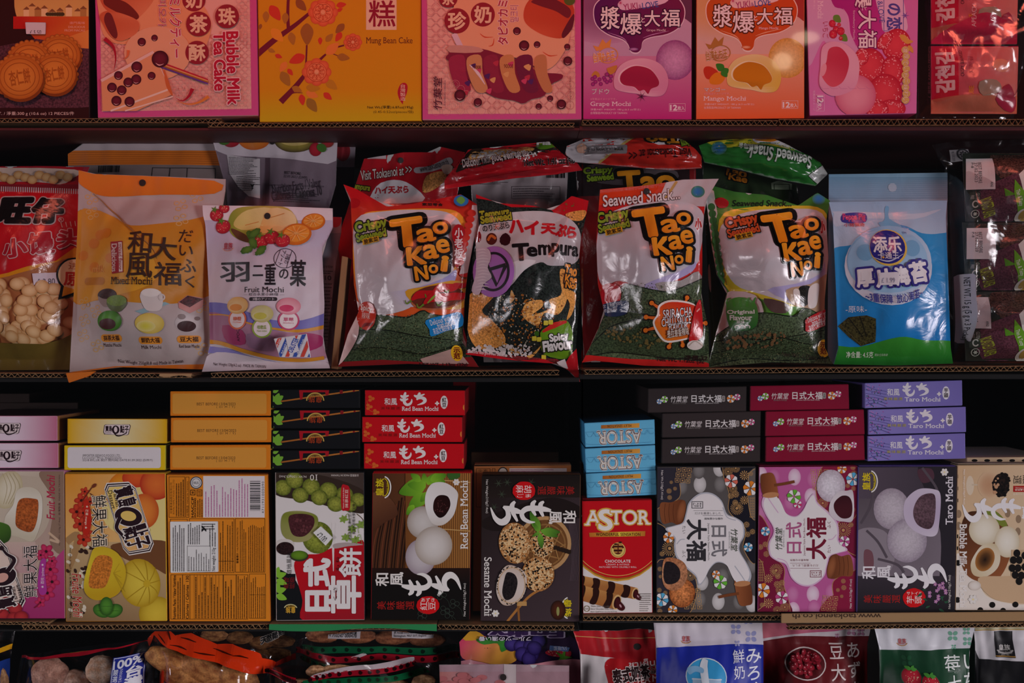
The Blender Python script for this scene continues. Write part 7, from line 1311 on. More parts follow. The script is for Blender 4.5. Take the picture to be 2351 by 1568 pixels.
# --- three-pack of seaweed trays in a clear bag
def tr(dy, label, y1, sd):
    a = K(9, sd); a.r(860, 160+dy, 1700, 640+dy, '2a3028'); a.b([(1050, 190+dy), (1400, 180+dy), (1400, 330+dy), (1240, 310+dy), (1080, 340+dy)], '4a342c~80', 3); a.b([(960, 420+dy), (1240, 300+dy), (1240, 480+dy), (1180, 590+dy), (1000, 590+dy)], '5a3440~40', 3)
    a.p([(1180, 320+dy), (1260, 250+dy), (1700, 230+dy), (1700, 560+dy), (1230, 520+dy)], 'dcdcd4'); a.p([(1100, 400+dy), (1165, 440+dy), (1105, 450+dy)], '5a9a24'); a.p([(1155, 350+dy), (1250, 470+dy), (1250, 570+dy), (1190, 540+dy), (1155, 440+dy)], '6aaa2a'); a.t('Thin & Tasty', 1168, 410+dy, 1200, 510+dy, 'eef2e4', rot=90, ang=-18); a.e(1240, 565+dy, 55, 45, 'd8d4c8'); a.e(1245, 560+dy, 40, 32, 'b89a4a')
    a.rr(918, 418+dy, 975, 520+dy, 6, '3a4438'); a.t('GLUTEN\nFREE', 925, 425+dy, 970, 470+dy, 'c8d0c4', rot=90); a.ring(950, 490+dy, 18, 22, 7, 'c8d0c4', 0, 30, 330); a.ring(952, 548+dy, 24, 24, 4, 'b8c4b4'); a.star(952, 548+dy, 15, 7, 6, 'b8c4b4'); a.t('ROASTED LAVER', 985, 455+dy, 1050, 570+dy, 'b8c83a', rot=90, ang=-20, bold=.01)
    if dy: a.t('SNACK', 1215, 300+dy, 1400, 340+dy, '2a2a28', bold=.04) if dy > 700 else None
    Bg = Bag([(0, kx(9, 880)), (1, kx(9, 900))], [(0, kx(9, 1560)), (1, kx(9, 1560))], [(0, ky(9, 180+dy)), (1, ky(9, 180+dy))], [(0, ky(9, y1)), (1, ky(9, y1))], .045, .026, seed=sd, head=.02, foot=.02, wr=.001, seamw=.01)
    p = W(kx(9, 1230), ky(9, y1), .045); e = empty('seaweed_tray', p, label, 'seaweed pack', 'seaweed trays in the clear three-pack'); Bg.build('tray_pack', '2a3028', a, M_FILM, e, p)
    st = K(9, sd); x0 = 898+(0, 4, -22)[(sd-70)]
    st.t('BEST BEFORE', x0+66, 240+dy, x0+84, 366+dy, '2a2a2c', rot=90, space=1.1); st.t('27.02.2023', x0+46, 240+dy, x0+62, 358+dy, '2a2a2c', rot=90, space=1.1); st.t('P-8', x0+28, 240+dy, x0+42, 272+dy, '2a2a2c', rot=90); st.t('AN2', x0+128, 360+dy, x0+142, 392+dy, '2a2a2c', rot=90)
    on_bag('date_label', Bg, [(x0, 215+dy), (x0+152, 215+dy), (x0+154, 405+dy), (x0, 402+dy)], e, p, 'dedcdc', st, 'white best-before label', 9, off=.0022)
tr(0, 'topmost seaweed tray of the clear three-pack at the right edge', 592, 70); tr(418, 'middle seaweed tray of the clear three-pack at the right edge', 1008, 71); tr(835, 'lowest seaweed tray of the clear three-pack at the right edge', 1435, 72)
e, og, b = bag('clear_multipack_bag', 9, [(0, 725), (.06, 760), (.1, 800), (.5, 812), (1, 830)], [(0, 1620), (1, 1620)], [(0, 118), (.1, 100), (1, 70)], [(0, 1458), (1, 1448)], .076, .066, 'ffffff', None, M_CLEAR, 'clear plastic bag round the three seaweed trays', 'plastic bag', seed=14, wr=.003, head=.03, foot=.01, side=.12, seamw=.01)
st = K(9, 73); st.t('NET WT. 15 g (5 g x 3 Packs)', 862, 935, 888, 1308, '26262a', rot=90, bold=.01, ang=-1)
on_bag('weight_label', b, [(838, 925), (850, 914), (895, 914), (906, 925), (912, 1318), (905, 1328), (860, 1328), (848, 1318)], e, og, 'c4c4cc', st, 'pale rounded net weight label', 9, off=.001)
st = K(9, 74); st.ring(902, 182, 40, 40, 9, '3a3a3e'); st.star(902, 182, 30, 16, 8, '3a3a3e'); st.e(902, 182, 12, 12, 'c4c0c4'); st.t('MS 1500:2009', 836, 160, 850, 222, '3a3a3e', rot=90)
on_bag('halal_mark', b, [(826, 150), (940, 145), (942, 222), (826, 228)], e, og, 'b8b4b8', st, 'grey halal mark', 9, off=.001)
# ================================================================ lowest shelf: bags seen only at their tops
for x0, x1, y0 in ((-900, 1329.9, 1930), (1330.1, 3300, 1930)):
    tag(solid('shelf_board', x0, x1, y0, y0+24, -.004, .438, M_BACK), 'black lowest shelf board, %s of the post' % ('left' if x0 < 0 else 'right'), 'shelf')
BOT = 1300.0                         # frame 20 y of the shelf: 1400 + 528
G4 = 'mochi bags on the lowest shelf'
def low(n, xl, xr, top, Y, base, art, label, seed, group=G4, mat=None, bulge=.045, cat='mochi bag', name='mochi_bag', **kw):
    f = _KF[n]; bt = (784+1143/(1+(Y-bulge*.55)/D)-f[1])*f[2]
    return bag(name, n, [(0, xl[0]), (.12, xl[1]), (1, xl[1])], [(0, xr[0]), (.12, xr[1]), (1, xr[1])], top, [(0, bt), (1, bt)], Y, bulge, base, art, mat or M_MATTE, label, cat, group, seed=seed, wr=.003, foot=.02, **kw)
def petals(a, x, y, r, c):
    for k in range(4): t = k*PI/2+.78; a.e(x+r*.62*math.cos(t), y+r*.62*math.sin(t), r*.42, r*.34, c, math.degrees(t), n=12)
# --- red and white milk tea bag
a = K(20, 81); a.r(40, 90, 620, 500, 'dcd4d4'); a.b([(220, 300), (250, 262), (330, 262), (380, 240), (620, 240), (620, 500), (230, 500), (240, 400)], 'b8161e', 3); a.p([(40, 100), (620, 100), (620, 262), (480, 268), (300, 262), (40, 238)], ('c81c26', 'b01420', 0, 110, 0, 240)); a.l([(60, 150), (240, 162), (500, 160)], 4, 'd8a060', False)
a.t('ชาเย็น', 345, 265, 480, 300, 'f0d8d4', bold=.02, ang=-4); a.t('泰式奶茶', 260, 300, 450, 365, '2a1014', bold=.04, ol='f0e0dc', olw=.05, ang=-7); a.t('口\n味', 458, 298, 490, 340, '2a1014', bold=.02, ol='f0e0dc', olw=.04); a.t('大', 485, 285, 545, 340, '2a1014', bold=.04, ol='f0e0dc', olw=.05); a.t('TEA MOCHI', 375, 342, 600, 372, 'f0d8d4', serif=1, bold=.02, ang=-3)
low(20, (60, 100), (520, 560), [(0, 122), (.5, 124), (.75, 112), (1, 128)], .06, 'dcd4d4', a, 'red and white milk tea mochi bag, left of the blue milk bag', 81, hole=(388, 204, 17))
# --- blue milk bag
a = K(20, 82); a.r(460, 40, 1080, 560, '1c2ca0'); a.p([(460, 40), (1080, 40), (1080, 200), (900, 190), (490, 212)], ('e0d8dc', 'd4ccd8', 0, 60, 0, 200)); a.l([(484, 76), (700, 60), (1000, 42)], 4, 'c89a50')
for x, y, r in ((900, 118, 30), (965, 70, 26), (978, 155, 34), (905, 188, 16)): petals(a, x, y, r, '9a9cc8')
crest(a, 643, 170, 46, 0, 'b83a3a', 'c89a60'); a.t('鮮\n奶', 878, 218, 940, 358, 'e8e8f4', bold=.005, lead=1.1); a.t('み\nろ\nく', 950, 218, 1030, 460, 'eef0f8', bold=.01)
a.e(735, 340, 104, 88, 'd8e4f0'); a.e(735, 340, 99, 83, '3aa4dc'); a.r(664, 345, 806, 430, 'a8c4dc'); a.l([(735, 258), (722, 300), (730, 400)], [26, 40, 34], 'e4ecf4'); a.b([(640, 300), (680, 288), (720, 300), (715, 320), (680, 315), (650, 330)], '8abce0', 3); a.l([(660, 350), (735, 345), (810, 350)], 4, 'e4ecf4')
low(20, (475, 490), (1035, 1042), [(0, 76), (.5, 62), (.85, 50), (1, 62)], .030, '1c2ca0', a, 'blue and white milk mochi bag with a glass of milk', 82, bulge=.05)
# --- maroon red bean bag
a = K(20, 83); a.r(980, 50, 1640, 560, '6a1018'); a.p([(980, 50), (1640, 50), (1640, 150), (1400, 152), (1200, 150), (1030, 178)], 'd8ccd0'); a.p([(985, 50), (1640, 50), (1640, 100), (1500, 110), (1400, 125), (1200, 140), (1025, 165)], ('d0707c', 'b84a80', 1000, 0, 1600, 0))
for x, y, r in ((1492, 125, 26), (1540, 130, 22), (1418, 146, 12)): petals(a, x, y, r, 'b8809c')
a.e(1246, 280, 104, 76, 'e0d0cc'); a.e(1246, 280, 98, 70, '5a0c14')
for k in range(60):
    t = a.rnd.random()*2*PI; q = math.sqrt(a.rnd.random())*.86; x, y = 1246+90*q*math.cos(t), 280+62*q*math.sin(t); r_ = a.rnd.uniform(0, 180); a.e(x, y, 16, 12, 'b02438', r_, '70101c', 10); a.e(x-4, y-4, 4, 2.5, 'e8a8a8', r_, n=6)
a.t('豆\n大', 1372, 185, 1448, 362, 'ecdcd8', bold=.005, lead=1.15); a.t('あ\nず\nき', 1466, 185, 1534, 450, 'ecdcd8', bold=.01, lead=1.1)
low(20, (990, 1030), (1600, 1575), [(0, 62), (.4, 88), (.6, 80), (1, 70)], .075, '6a1018', a, 'maroon red bean mochi bag with an oval of beans', 83, bulge=.045)
# --- green strawberry bag
a = K(20, 84); a.r(1580, 60, 2180, 560, '14442a'); a.p([(1580, 60), (2180, 60), (2180, 205), (2100, 214), (1900, 222), (1600, 222)], 'dcdce2'); a.l([(1660, 78), (1800, 84), (2120, 96)], 4, 'c89a50')
for x, y, r in ((2015, 150, 30), (2085, 125, 22), (2090, 178, 26), (2022, 208, 14)): petals(a, x, y, r, '7ab49a')
petals(a, 1770, 270, 30, '1c5434'); crest(a, 1755, 182, 46, 0, 'b83a3a', 'c89a60')
for x, y, r in ((1782, 345, 46), (1870, 372, 44)):
    a.e(x, y, r*1.1, r*1.1, '8ac0a0', 0, '14442a'); a.e(x, y, r, r, 'd82c40', 0, 'a01428'); a.dots(x, y, r*.8, r*.8, 26, 2.4, 'f0c0a0'); [a.leaf(x, y-r*.8, x+30*math.cos(k), y-r*.8-18*abs(math.sin(k*1.3)), .3, '4c9a3a') for k in range(-3, 4)]
a.t('莓\n大', 1962, 248, 2050, 430, 'ecf0ec', bold=.005); a.t('い\nち', 2070, 248, 2150, 420, 'ecf0ec', bold=.01)
low(20, (1610, 1640), (2128, 2100), [(0, 100), (.08, 82), (.5, 98), (1, 108)], .04, '14442a', a, 'dark green strawberry mochi bag with two strawberries', 84, bulge=.045)
a = K(20, 85); a.r(1580, 40, 2180, 560, '143c28')
low(20, (1650, 1660), (2128, 2120), [(0, 62), (.5, 52), (1, 56)], .115, '143c28', a, 'plain dark green bag top behind the strawberry mochi bag', 85, bulge=.02)
# --- black and white bag
a = K(20, 86); a.r(2080, 40, 2700, 560, '17161a'); a.p([(2080, 110), (2700, 110), (2700, 270), (2150, 268)], 'dcd8dc'); a.p([(2110, 50), (2700, 50), (2700, 118), (2130, 122)], 'c8c09c'); a.l([(2130, 122), (2400, 116), (2700, 116)], 4, 'c8a050', False)
a.r(2228, 125, 2322, 254, '1a181c'); a.l([(2228, 248), (2322, 248)], 5, 'b88a40', False); a.t('皇族', 2246, 192, 2304, 220, 'd8d4d0', bold=.015); a.ring(2275, 208, 44, 30, 8, 'b8b4b0', 0, 20, 160); a.t('ROYAL FAMILY', 2240, 225, 2310, 235, 'b8b4b0'); a.t('SINCE 1983', 2256, 238, 2294, 244, 'b8b4b0')
low(20, (2118, 2130), (2640, 2640), [(0, 62), (1, 60)], .055, '17161a', a, 'black and white bag with a gold line at the right edge', 86)
# --- fruit jelly bag and pink header bag
a = K(19, 87); a.r(1340, 100, 2320, 700, '2c1a3a'); a.b([(1370, 230), (1500, 200), (1720, 280), (1820, 330), (1760, 400), (1560, 410), (1400, 380)], ('d8486a', 'e0a040', 1400, 260, 1640, 400), 4); a.b([(1400, 190), (1500, 180), (1560, 230), (1420, 250)], 'd8a030', 3); a.b([(1500, 240), (1620, 225), (1760, 270), (1690, 330), (1660, 270), (1560, 280)], '3a8a34', 3)
for x, y in ((1760, 275), (1830, 290), (1900, 290), (1960, 250), (1840, 340), (1910, 340), (1890, 370), (1930, 300)): a.e(x, y, 52, 48, '4a3a8a', 0, '22164a')
a.b([(2010, 330), (2120, 300), (2200, 330), (2180, 370), (2060, 360)], 'c02c3c', 3); a.dots(2100, 335, 70, 25, 20, 4, 'f0b0a0'); a.star(2140, 370, 70, 20, 5, '5a9a2c'); a.p([(2045, 285), (2190, 300), (2180, 330), (2040, 320)], '5a78b0'); a.t('5%増量', 2070, 292, 2170, 322, 'd8dce8', rot=180)
a.t('フルーツの濃い香', 1520, 218, 1905, 250, 'e8e0ec', rot=180, bold=.03, ol='1a1024', olw=.05); a.t('Fruity', 1610, 150, 2130, 220, '3a2450', rot=180, bold=.06, ol='b8a8c4', olw=.06); a.b([(1380, 400), (1700, 420), (2200, 380), (2300, 450), (2280, 700), (1380, 700)], ('d8909c', 'c87a8c', 1400, 400, 1400, 560), 3)
low(19, (1376, 1390), (2240, 2285), [(0, 260), (.1, 170), (.5, 150), (.9, 180), (1, 250)], .10, '2c1a3a', a, 'dark purple fruit jelly bag printed with grapes and mango', 87, 'jelly bags on the lowest shelf', M_FILM, cat='snack bag', name='snack_bag')
a = K(19, 88); a.r(1200, 400, 2220, 760, ('a88890', 'b09098', 1230, 0, 2180, 0)); a.r(1200, 470, 2220, 760, ('c07a74', 'a8848c', 1240, 0, 1500, 0)); a.r(1705, 400, 1795, 760, 'c8b8b8')
for k in range(14): a.e(a.rnd.uniform(1240, 1680), a.rnd.uniform(480, 560), 40, 20, 'b86a6c')
low(19, (1230, 1235), (2185, 2185), [(0, 420), (.5, 416), (1, 426)], .035, 'a88890', a, 'greyish pink bag top with a pale stripe and hang hole', 88, 'jelly bags on the lowest shelf', M_FILM, hole=(1700, 510, 24), cat='snack bag', name='snack_bag', bulge=.03, seals=((0, .012, 'c0a8ac'),))
# --- clear bags of snacks with green and red bands
def clear_low(n, xl, xr, top, Y, label, seed, bulge=.05, **kw):
    f = _KF[n]; bt = 784+1143/(1+(Y-bulge*.55)/D); cv = lambda P, q: [(t, q(n, v)) for t, v in P]
    b = Bag(cv([(0, xl[0]), (.15, xl[1]), (1, xl[1])], kx), cv([(0, xr[0]), (.15, xr[1]), (1, xr[1])], kx), cv(top, ky), [(0, bt), (1, bt)], Y, bulge, seed=seed, wr=.004, head=-.12, foot=.02, side=.2)
    p = b.pt(.5, 1); org = (p[0], Y, p[2]); e = empty('clear_snack_bag', org, label, 'snack bag', 'clear snack bags on the lowest shelf'); o, _ = b.build('clear_pouch', 'ffffff', None, M_CLEAR, e, org); return e, org, b
def band(name, e, org, b, n, pts, c, art=None, off=.0008): return on_bag(name, b, pts, e, org, c, art, None, n, off, M_FILM)
def _ob(*a): pass
def puff(n, x, y, rx, ry, Y, seed, col, dark, label, group, name='puffed_biscuit', cat='biscuit', thick=.5, rot=0.0):
    """one lumpy baked piece, a real solid"""
    bm = bmesh.new(); bmesh.ops.create_icosphere(bm, subdivisions=4, radius=1); s = S/_KF[n][2]; V, Kc = [], []; A_, B_ = lin(col), lin(dark); p = W(kx(n, x), ky(n, y), Y); c_, s_ = math.cos(rot), math.sin(rot)
    for v in bm.verts:
        d = 1+.10*noise.noise(v.co*1.8+Vector((seed, 0, 0)))+.05*noise.noise(v.co*6+Vector((0, seed, 0))); q = v.co*d; X, Z = q.x*rx*s, q.z*ry*s
        V.append((p[0]+X*c_-Z*s_, p[1]+q.y*min(rx, ry)*s*thick, p[2]+X*s_+Z*c_)); t = max(0, min(1, .5+.9*noise.noise(v.co*3.2+Vector((seed, seed, 0))))); Kc.append(tuple(A_[i]*t+B_[i]*(1-t) for i in range(3))+(.75,))
    F = [tuple(v.index for v in f.verts) for f in bm.faces]; bm.free()
    return tag(mesh_obj(name, V, F, Kc, M_PAPER, None, p, None, True), label, cat, group)
GB = 'pale snow biscuits in the clear bag'
puff(18, 400, 520, 165, 150, .092, 1, 'd8a890', '9a6450', 'brown biscuit at the left in the clear bag below the lychee box', GB)
puff(18, 810, 480, 135, 125, .084, 2, 'f0d8c0', 'd09a70', 'pale sugared biscuit beside the blue label in the clear bag', GB)
puff(18, 1060, 545, 80, 80, .100, 3, 'e0c0a8', 'b07c58', 'pale biscuit half behind the blue label in the clear bag', GB); puff(18, 600, 600, 140, 130, .092, 4, 'dcb8a0', 'a87458', 'pale biscuit low in the middle of the clear bag', GB)
e, og, b = clear_low(18, (100, 60), (1130, 1200), [(0, 405), (.3, 365), (.55, 325), (.8, 300), (1, 280)], .108, 'clear bag of snow biscuits with a red top band and blue label', 90, .068)
band('top_band', e, og, b, 18, [(105, 405), (400, 352), (640, 330), (860, 290), (1120, 262), (1120, 290), (860, 318), (640, 360), (300, 395), (105, 425)], 'b01428')
band('top_band', e, og, b, 18, [(105, 380), (400, 330), (640, 312), (860, 270), (1120, 240), (1120, 262), (860, 292), (640, 334), (300, 375), (105, 405)], '8a7a24')
st = K(18, 91); st.frame(926, 370, 1120, 800, 5, 'd8dcf0'); st.t('100%', 930, 385, 1104, 440, 'eef0fa', bold=.03, ang=-5); st.t('嚴\n選\n精', 935, 450, 972, 582, 'e8ecf8', bold=.01); st.t('PRODUCT OF TAIWAN', 980, 450, 1000, 700, 'd8dcf0', rot=270); st.t('台\n灣', 1018, 445, 1110, 600, 'f0f2fa', bold=.04)
on_bag('blue_label', b, [(920, 366), (1124, 366), (1126, 810), (922, 810)], e, og, '1c2c9a', st, 'dark blue printed label', 18, off=.0022)
band('gold_panel', e, og, b, 18, [(440, 565), (800, 542), (800, 640), (440, 650)], '8a6a1c', None, .0012); band('red_panel', e, og, b, 18, [(470, 585), (770, 568), (770, 660), (470, 660)], 'b01830', None, .0018)
# left edge sliver
e, og, b = clear_low(18, (-320, -320), (80, 40), [(0, 180), (.6, 170), (1, 180)], .10, 'clear bag with a yellow band at the bottom left corner', 92, .04)
band('yellow_band', e, og, b, 18, [(-320, 330), (10, 300), (74, 290), (60, 335), (-320, 370)], 'e0a414'); band('blue_label', e, og, b, 18, [(-320, 410), (44, 408), (30, 700), (-320, 700)], '1c3a8a')
puff(18, -40, 560, 110, 130, .085, 5, 'd0a070', '8a5a34', 'brown biscuit in the clear bag at the bottom left corner', 'brown biscuits at the lower left')
# --- orange bag of rolls
GR = 'golden rolls in the orange bag'
for k, (x, y, rx, ry, r) in enumerate(((1330, 400, 190, 110, -.35), (1600, 470, 210, 120, -.3), (1880, 540, 190, 115, -.25), (1450, 540, 190, 100, -.3), (1700, 620, 190, 100, -.2))):
    puff(18, x, y, rx, ry, .088, 10+k, 'd89a58', '8a4a20', ('leftmost golden roll under the orange band', 'golden roll in the middle of the orange bag', 'rightmost golden roll in the orange bag', 'second golden roll low at the left of the orange bag', 'golden roll lowest in the orange bag')[k], GR, 'puffed_roll', 'biscuit', .5, r)
e, og, b = clear_low(18, (1120, 1180), (2170, 2140), [(0, 260), (.08, 190), (.2, 145), (.28, 195), (.4, 180), (.57, 275), (.7, 265), (.85, 330), (1, 450)], .115, 'clear bag of golden rolls with a crumpled orange-red top', 93, .06)
ob = K(18, 94)
for P in ([(1240, 205), (1290, 225), (1330, 250)], [(1330, 150), (1350, 185), (1370, 225)], [(1370, 260), (1450, 280), (1500, 300)], [(1440, 215), (1500, 225), (1570, 245)], [(1560, 310), (1640, 330), (1720, 350)], [(1700, 300), (1780, 325), (1860, 340)], [(1860, 345), (1920, 350), (1980, 375)]): ob.l(P, [3, 12, 4], '4a1408')
band('orange_band', e, og, b, 18, [(1112, 330), (1130, 262), (1190, 190), (1330, 145), (1395, 200), (1520, 180), (1720, 275), (1850, 268), (2050, 348), (2070, 400), (2165, 455), (2120, 540), (1980, 480), (1800, 420), (1640, 370), (1480, 330), (1330, 270), (1190, 225), (1140, 330)], 'e03810', ob, .0012)
band('orange_band', e, og, b, 18, [(1250, 470), (1320, 470), (1330, 700), (1240, 700)], 'c82c10', None, .0012)
# --- brown puffs behind, in their own clear bag
GP = 'brown puffs in the bag under the green cardboard'
for k, (x, y) in enumerate(((1700, 200), (1900, 220), (2080, 260), (2230, 250), (2200, 350), (2080, 360))): puff(18, x, y, 120, 55, .186, 20+k, 'c08a54', '7a4a28', ('leftmost brown puff behind the orange band', 'brown puff behind the middle of the orange band', 'brown puff left of the black printed characters', 'brown puff beneath the black printed characters', 'lower right brown puff behind the orange bag', 'lower brown puff behind the orange bag')[k], GP, 'puffed_roll')
e, og, b = clear_low(18, (1500, 1500), (2340, 2330), [(0, 170), (.3, 135), (.7, 140), (1, 170)], .195, 'clear bag of brown puffs with black printed characters', 95, .045)
st = K(18, 96)
for ch, x0, y0, x1, y1 in (('天', 2085, 200, 2140, 245), ('然', 2130, 185, 2170, 232), ('鬆', 2170, 170, 2210, 218), ('餅', 2212, 155, 2250, 200)): st.t(ch, x0, y0, x1, y1, '141214', bold=.04, ang=-16, ol='b8b0a8', olw=.06)
V, F, Kc = [], [], []
for q, f, ly in st.polys(6):
    m = len(V)
    for x, y in q: u, v = b.uv(x, y); V.append(b.pt(u, v, .001+.0002*ly)); Kc.append(f(x, y))
    F.append(tuple(reversed(range(m, m+len(q)))))
mesh_obj('printed_lettering', V, F, Kc, M_PAPER, e, og)
band('red_band', e, og, b, 18, [(2180, 395), (2330, 370), (2330, 420), (2190, 425)], 'c02a20')
# --- bags with red and green printed strips
GX = 'brown rolls in the red and green banded bags'
for k, (x, y, rx, ry) in enumerate(((380, 185, 130, 60), (640, 190, 150, 60), (900, 200, 150, 60), (1150, 220, 140, 55))): puff(19, x, y, rx, ry, .148, 30+k, 'b87850', '7a4228', ('leftmost brown roll under the barcode label', 'brown roll between the two white labels', 'brown roll under the importer label', 'rightmost brown roll by the fruit jelly bag')[k], GX, 'puffed_roll')
e, og, b = clear_low(19, (170, 170), (1370, 1380), [(0, 250), (.15, 190), (.5, 140), (.9, 190), (1, 270)], .160, 'clear bag with white labels and green and red strips, upper one', 97, .05)
def strip(e, og, b, n, P, w, c, c2, sd):
    T_ = [(x, y-w/2) for x, y in P]; B_ = [(x, y+w/2) for x, y in reversed(P)]; ar = K(n, sd)
    for k in range(14):
        q = k/13*(len(P)-1); i = min(len(P)-2, int(q)); x = P[i][0]+(P[i+1][0]-P[i][0])*(q-i); y = P[i][1]+(P[i+1][1]-P[i][1])*(q-i); ar.b([(x-14, y-8), (x-4, y-14), (x+6, y-9), (x+15, y-3), (x+9, y+10), (x-3, y+13), (x-13, y+6)], c2, 2)
    band('printed_strip', e, og, b, n, T_+B_, c, ar)
strip(e, og, b, 19, [(215, 300), (500, 275), (800, 268), (1100, 285), (1375, 302)], 44, '0f5c38', '0a2418', 1); strip(e, og, b, 19, [(165, 318), (500, 345), (800, 318), (1100, 335), (1378, 358)], 44, 'a81428', '2c0a10', 2)
strip(e, og, b, 19, [(215, 372), (450, 400), (700, 388), (1000, 372)], 40, '0c4a30', '0a2418', 6)
band('white_edge', e, og, b, 19, [(600, 322), (700, 285), (720, 300), (640, 330)], 'd8c8cc')
st = K(19, 98); st.barcode(450, 140, 635, 172); st.t('4 710247 000478', 430, 172, 636, 194, '1a1a1a')
on_bag('barcode_label', b, [(424, 120), (664, 118), (662, 198), (424, 206)], e, og, 'd4ccd0', st, 'white barcode label', 19, off=.0024)
st = K(19, 99); st.t('JK Foods (UK), Bull Close Road,', 905, 155, 1145, 175, '2a2628'); st.t('Nottingham, NG7 2UT, England', 905, 176, 1140, 194, '2a2628')
on_bag('importer_label', b, [(888, 145), (1200, 118), (1192, 206), (894, 194)], e, og, 'd8d0d4', st, 'white importer label', 19, off=.0024)
for k, (x, y, rx, ry) in enumerate(((340, 450, 80, 50), (620, 565, 190, 60), (1120, 520, 90, 50), (880, 560, 150, 60), (240, 560, 150, 60), (500, 440, 140, 44))): puff(19, x, y, rx, ry, .076, 40+k, 'c89a70', '8a5a38', ('brown roll peeping out under the lower red strip', 'brown roll beneath the lower green strip', 'brown roll at the right end of the lower green strip', 'brown roll right of the middle beneath the lower green strip', 'brown roll at the left beneath the lower red strip', 'brown roll between the upper and lower strips')[k], GX, 'puffed_roll')
e, og, b = clear_low(19, (-60, -60), (1040, 1230), [(0, 440), (.2, 420), (.35, 470), (.5, 430), (.85, 375), (1, 370)], .090, 'clear bag with a white edge and red and green strips, lower one', 100, .045)
band('white_edge', e, og, b, 19, [(300, 480), (450, 430), (700, 400), (900, 375), (1045, 368), (1045, 400), (900, 412), (700, 432), (480, 460), (330, 500)], 'd4c4c8')
strip(e, og, b, 19, [(300, 500), (450, 470), (700, 452), (900, 425), (1045, 412)], 36, 'a81428', '2c0a10', 3); strip(e, og, b, 19, [(250, 520), (450, 515), (700, 500), (900, 485), (1220, 460)], 40, '0f6038', '1c3020', 4); strip(e, og, b, 19, [(-50, 470), (80, 480), (200, 500)], 40, 'a81428', '2c0a10', 5)
# ================================================================ third shelf: boxes lying on top of the standing ones
def lying(quad, Y, depth, cols, art, label, cat, group, name='mochi_box'):
    b = [W(quad[2][0], quad[2][1], Y), W(quad[3][0], quad[3][1], Y)]
    org = ((b[0][0]+b[1][0])/2, Y+depth/2, min(b[0][2], b[1][2]))
    e = empty(name, org, label, cat, group)
    carton('carton', quad, Y+.0006, depth, cols, None, e, org)
    cx = sum(p[0] for p in quad)/4; cy = sum(p[1] for p in quad)/4
    carton('end_flap', [(cx+(x-cx)*.992, cy+(y-cy)*.975) for x, y in quad], Y, .0008, [cols[0]]*6, art, e, org)
    return e
def restack(e, n, c0, c1, label, dy=0.0):   # a copy moved from frame corner c0 to c1, dy metres deeper
    (x0, y0), (x1, y1) = kp(n, c0, c1); f = S
    c = copy_tree(e); c.location = e.location+Vector(((x1-x0)*f, dy, (y0-y1)*f)); c['label'] = label
    return c
DP = .204
# --- red bean mochi, red ends
def red_end(a, main='f4ece8', sm='6a1410', name='Red Bean Mochi', sub='紅\n豆'):
    a.t('和風', 898, 172, 990, 222, main, bold=.015); brush(a, 'も', 1008, 130, 1104, 222, main, 0, 1.1); brush(a, 'ち', 1108, 132, 1204, 220, main, 0, 1.1)
    a.t('美味嚴選', 872, 234, 1012, 256, sm, space=1.2); a.t(name, 1028, 234, 1290, 264, main, serif=1, bold=.015)
    a.flower(1282, 210, 16, main, main, 4); a.e(1333, 202, 27, 48, main); a.t(sub, 1318, 168, 1350, 236, '2a1a1a', bold=.02)
a = K(11, 3)
for x, y in ((800, 175), (785, 235), (835, 275)):
    for k in range(3): a.e(x+14*math.cos(k*2.1), y+14*math.sin(k*2.1), 13, 11, 'dd6a2a')
a.l([(770, 190), (790, 260), (850, 280)], 3, 'dd6a2a'); a.e(1480, 240, 10, 20, 'e08a3c'); red_end(a)
G = 'red bean mochi boxes stacked flat'
e = lying(kp(11, (755, 112), (1487, 114), (1487, 298), (755, 298)), .006, DP, ['cf101c', 'b0101a', '3a1216', 'b0101a', '8a0e16', '7a0e14'], a, 'topmost red box of the red bean mochi stack', 'food box', G)
restack(e, 11, (755, 298), (735, 493.5), 'middle red box of the red bean mochi stack'); restack(e, 11, (755, 298), (748, 688), 'lowest red box of the red bean mochi stack')
# --- black bamboo ends
a = K(11, 4); a.r(70, 100, 730, 250, '16171a')
a.l([(140, 196), (400, 158), (720, 112)], 11, ('a8662a', 'c47a34', 140, 0, 700, 0)); a.p([(275, 108), (495, 108), (490, 150), (470, 152), (465, 128), (305, 130), (300, 180), (282, 184)], 'b01a26'); a.r(572, 108, 594, 140, '8a1a20'); a.r(668, 106, 682, 126, '8a1a20')
for x0, y0, x1, y1 in ((85, 130, 128, 108), (100, 205, 130, 135), (95, 200, 160, 155), (95, 195, 152, 212), (90, 200, 84, 150), (80, 225, 84, 245)): a.leaf(x0, y0, x1, y1, .3, '7cb83c')
a.ring(393, 190, 66, 60, 8, 'd8b85a', 0, 180, 360); a.ring(393, 185, 50, 44, 5, 'a86a2a', 0, 180, 360); a.t('皇族', 345, 160, 442, 205, 'c04a20', rot=180); a.t('ROYAL FAMILY', 350, 150, 436, 160, 'd8b85a', rot=180)
G = 'black bamboo-patterned boxes stacked flat'
e = lying(kp(11, (78, 108), (719, 108), (719, 246), (78, 246)), .006, DP, ['16171a', '16171a', '1a1a1c', '16171a', '101012', '101012'], a, 'topmost black bamboo-patterned box of its stack', 'food box', G)
for k, (x, y, l) in enumerate(((83, 395, 'second black bamboo-patterned box from the top of its stack'), (78, 544, 'third black bamboo-patterned box from the top of its stack'), (78, 691, 'lowest black bamboo-patterned box, on the matcha box'))): restack(e, 11, (78, 246), (x, y), l)
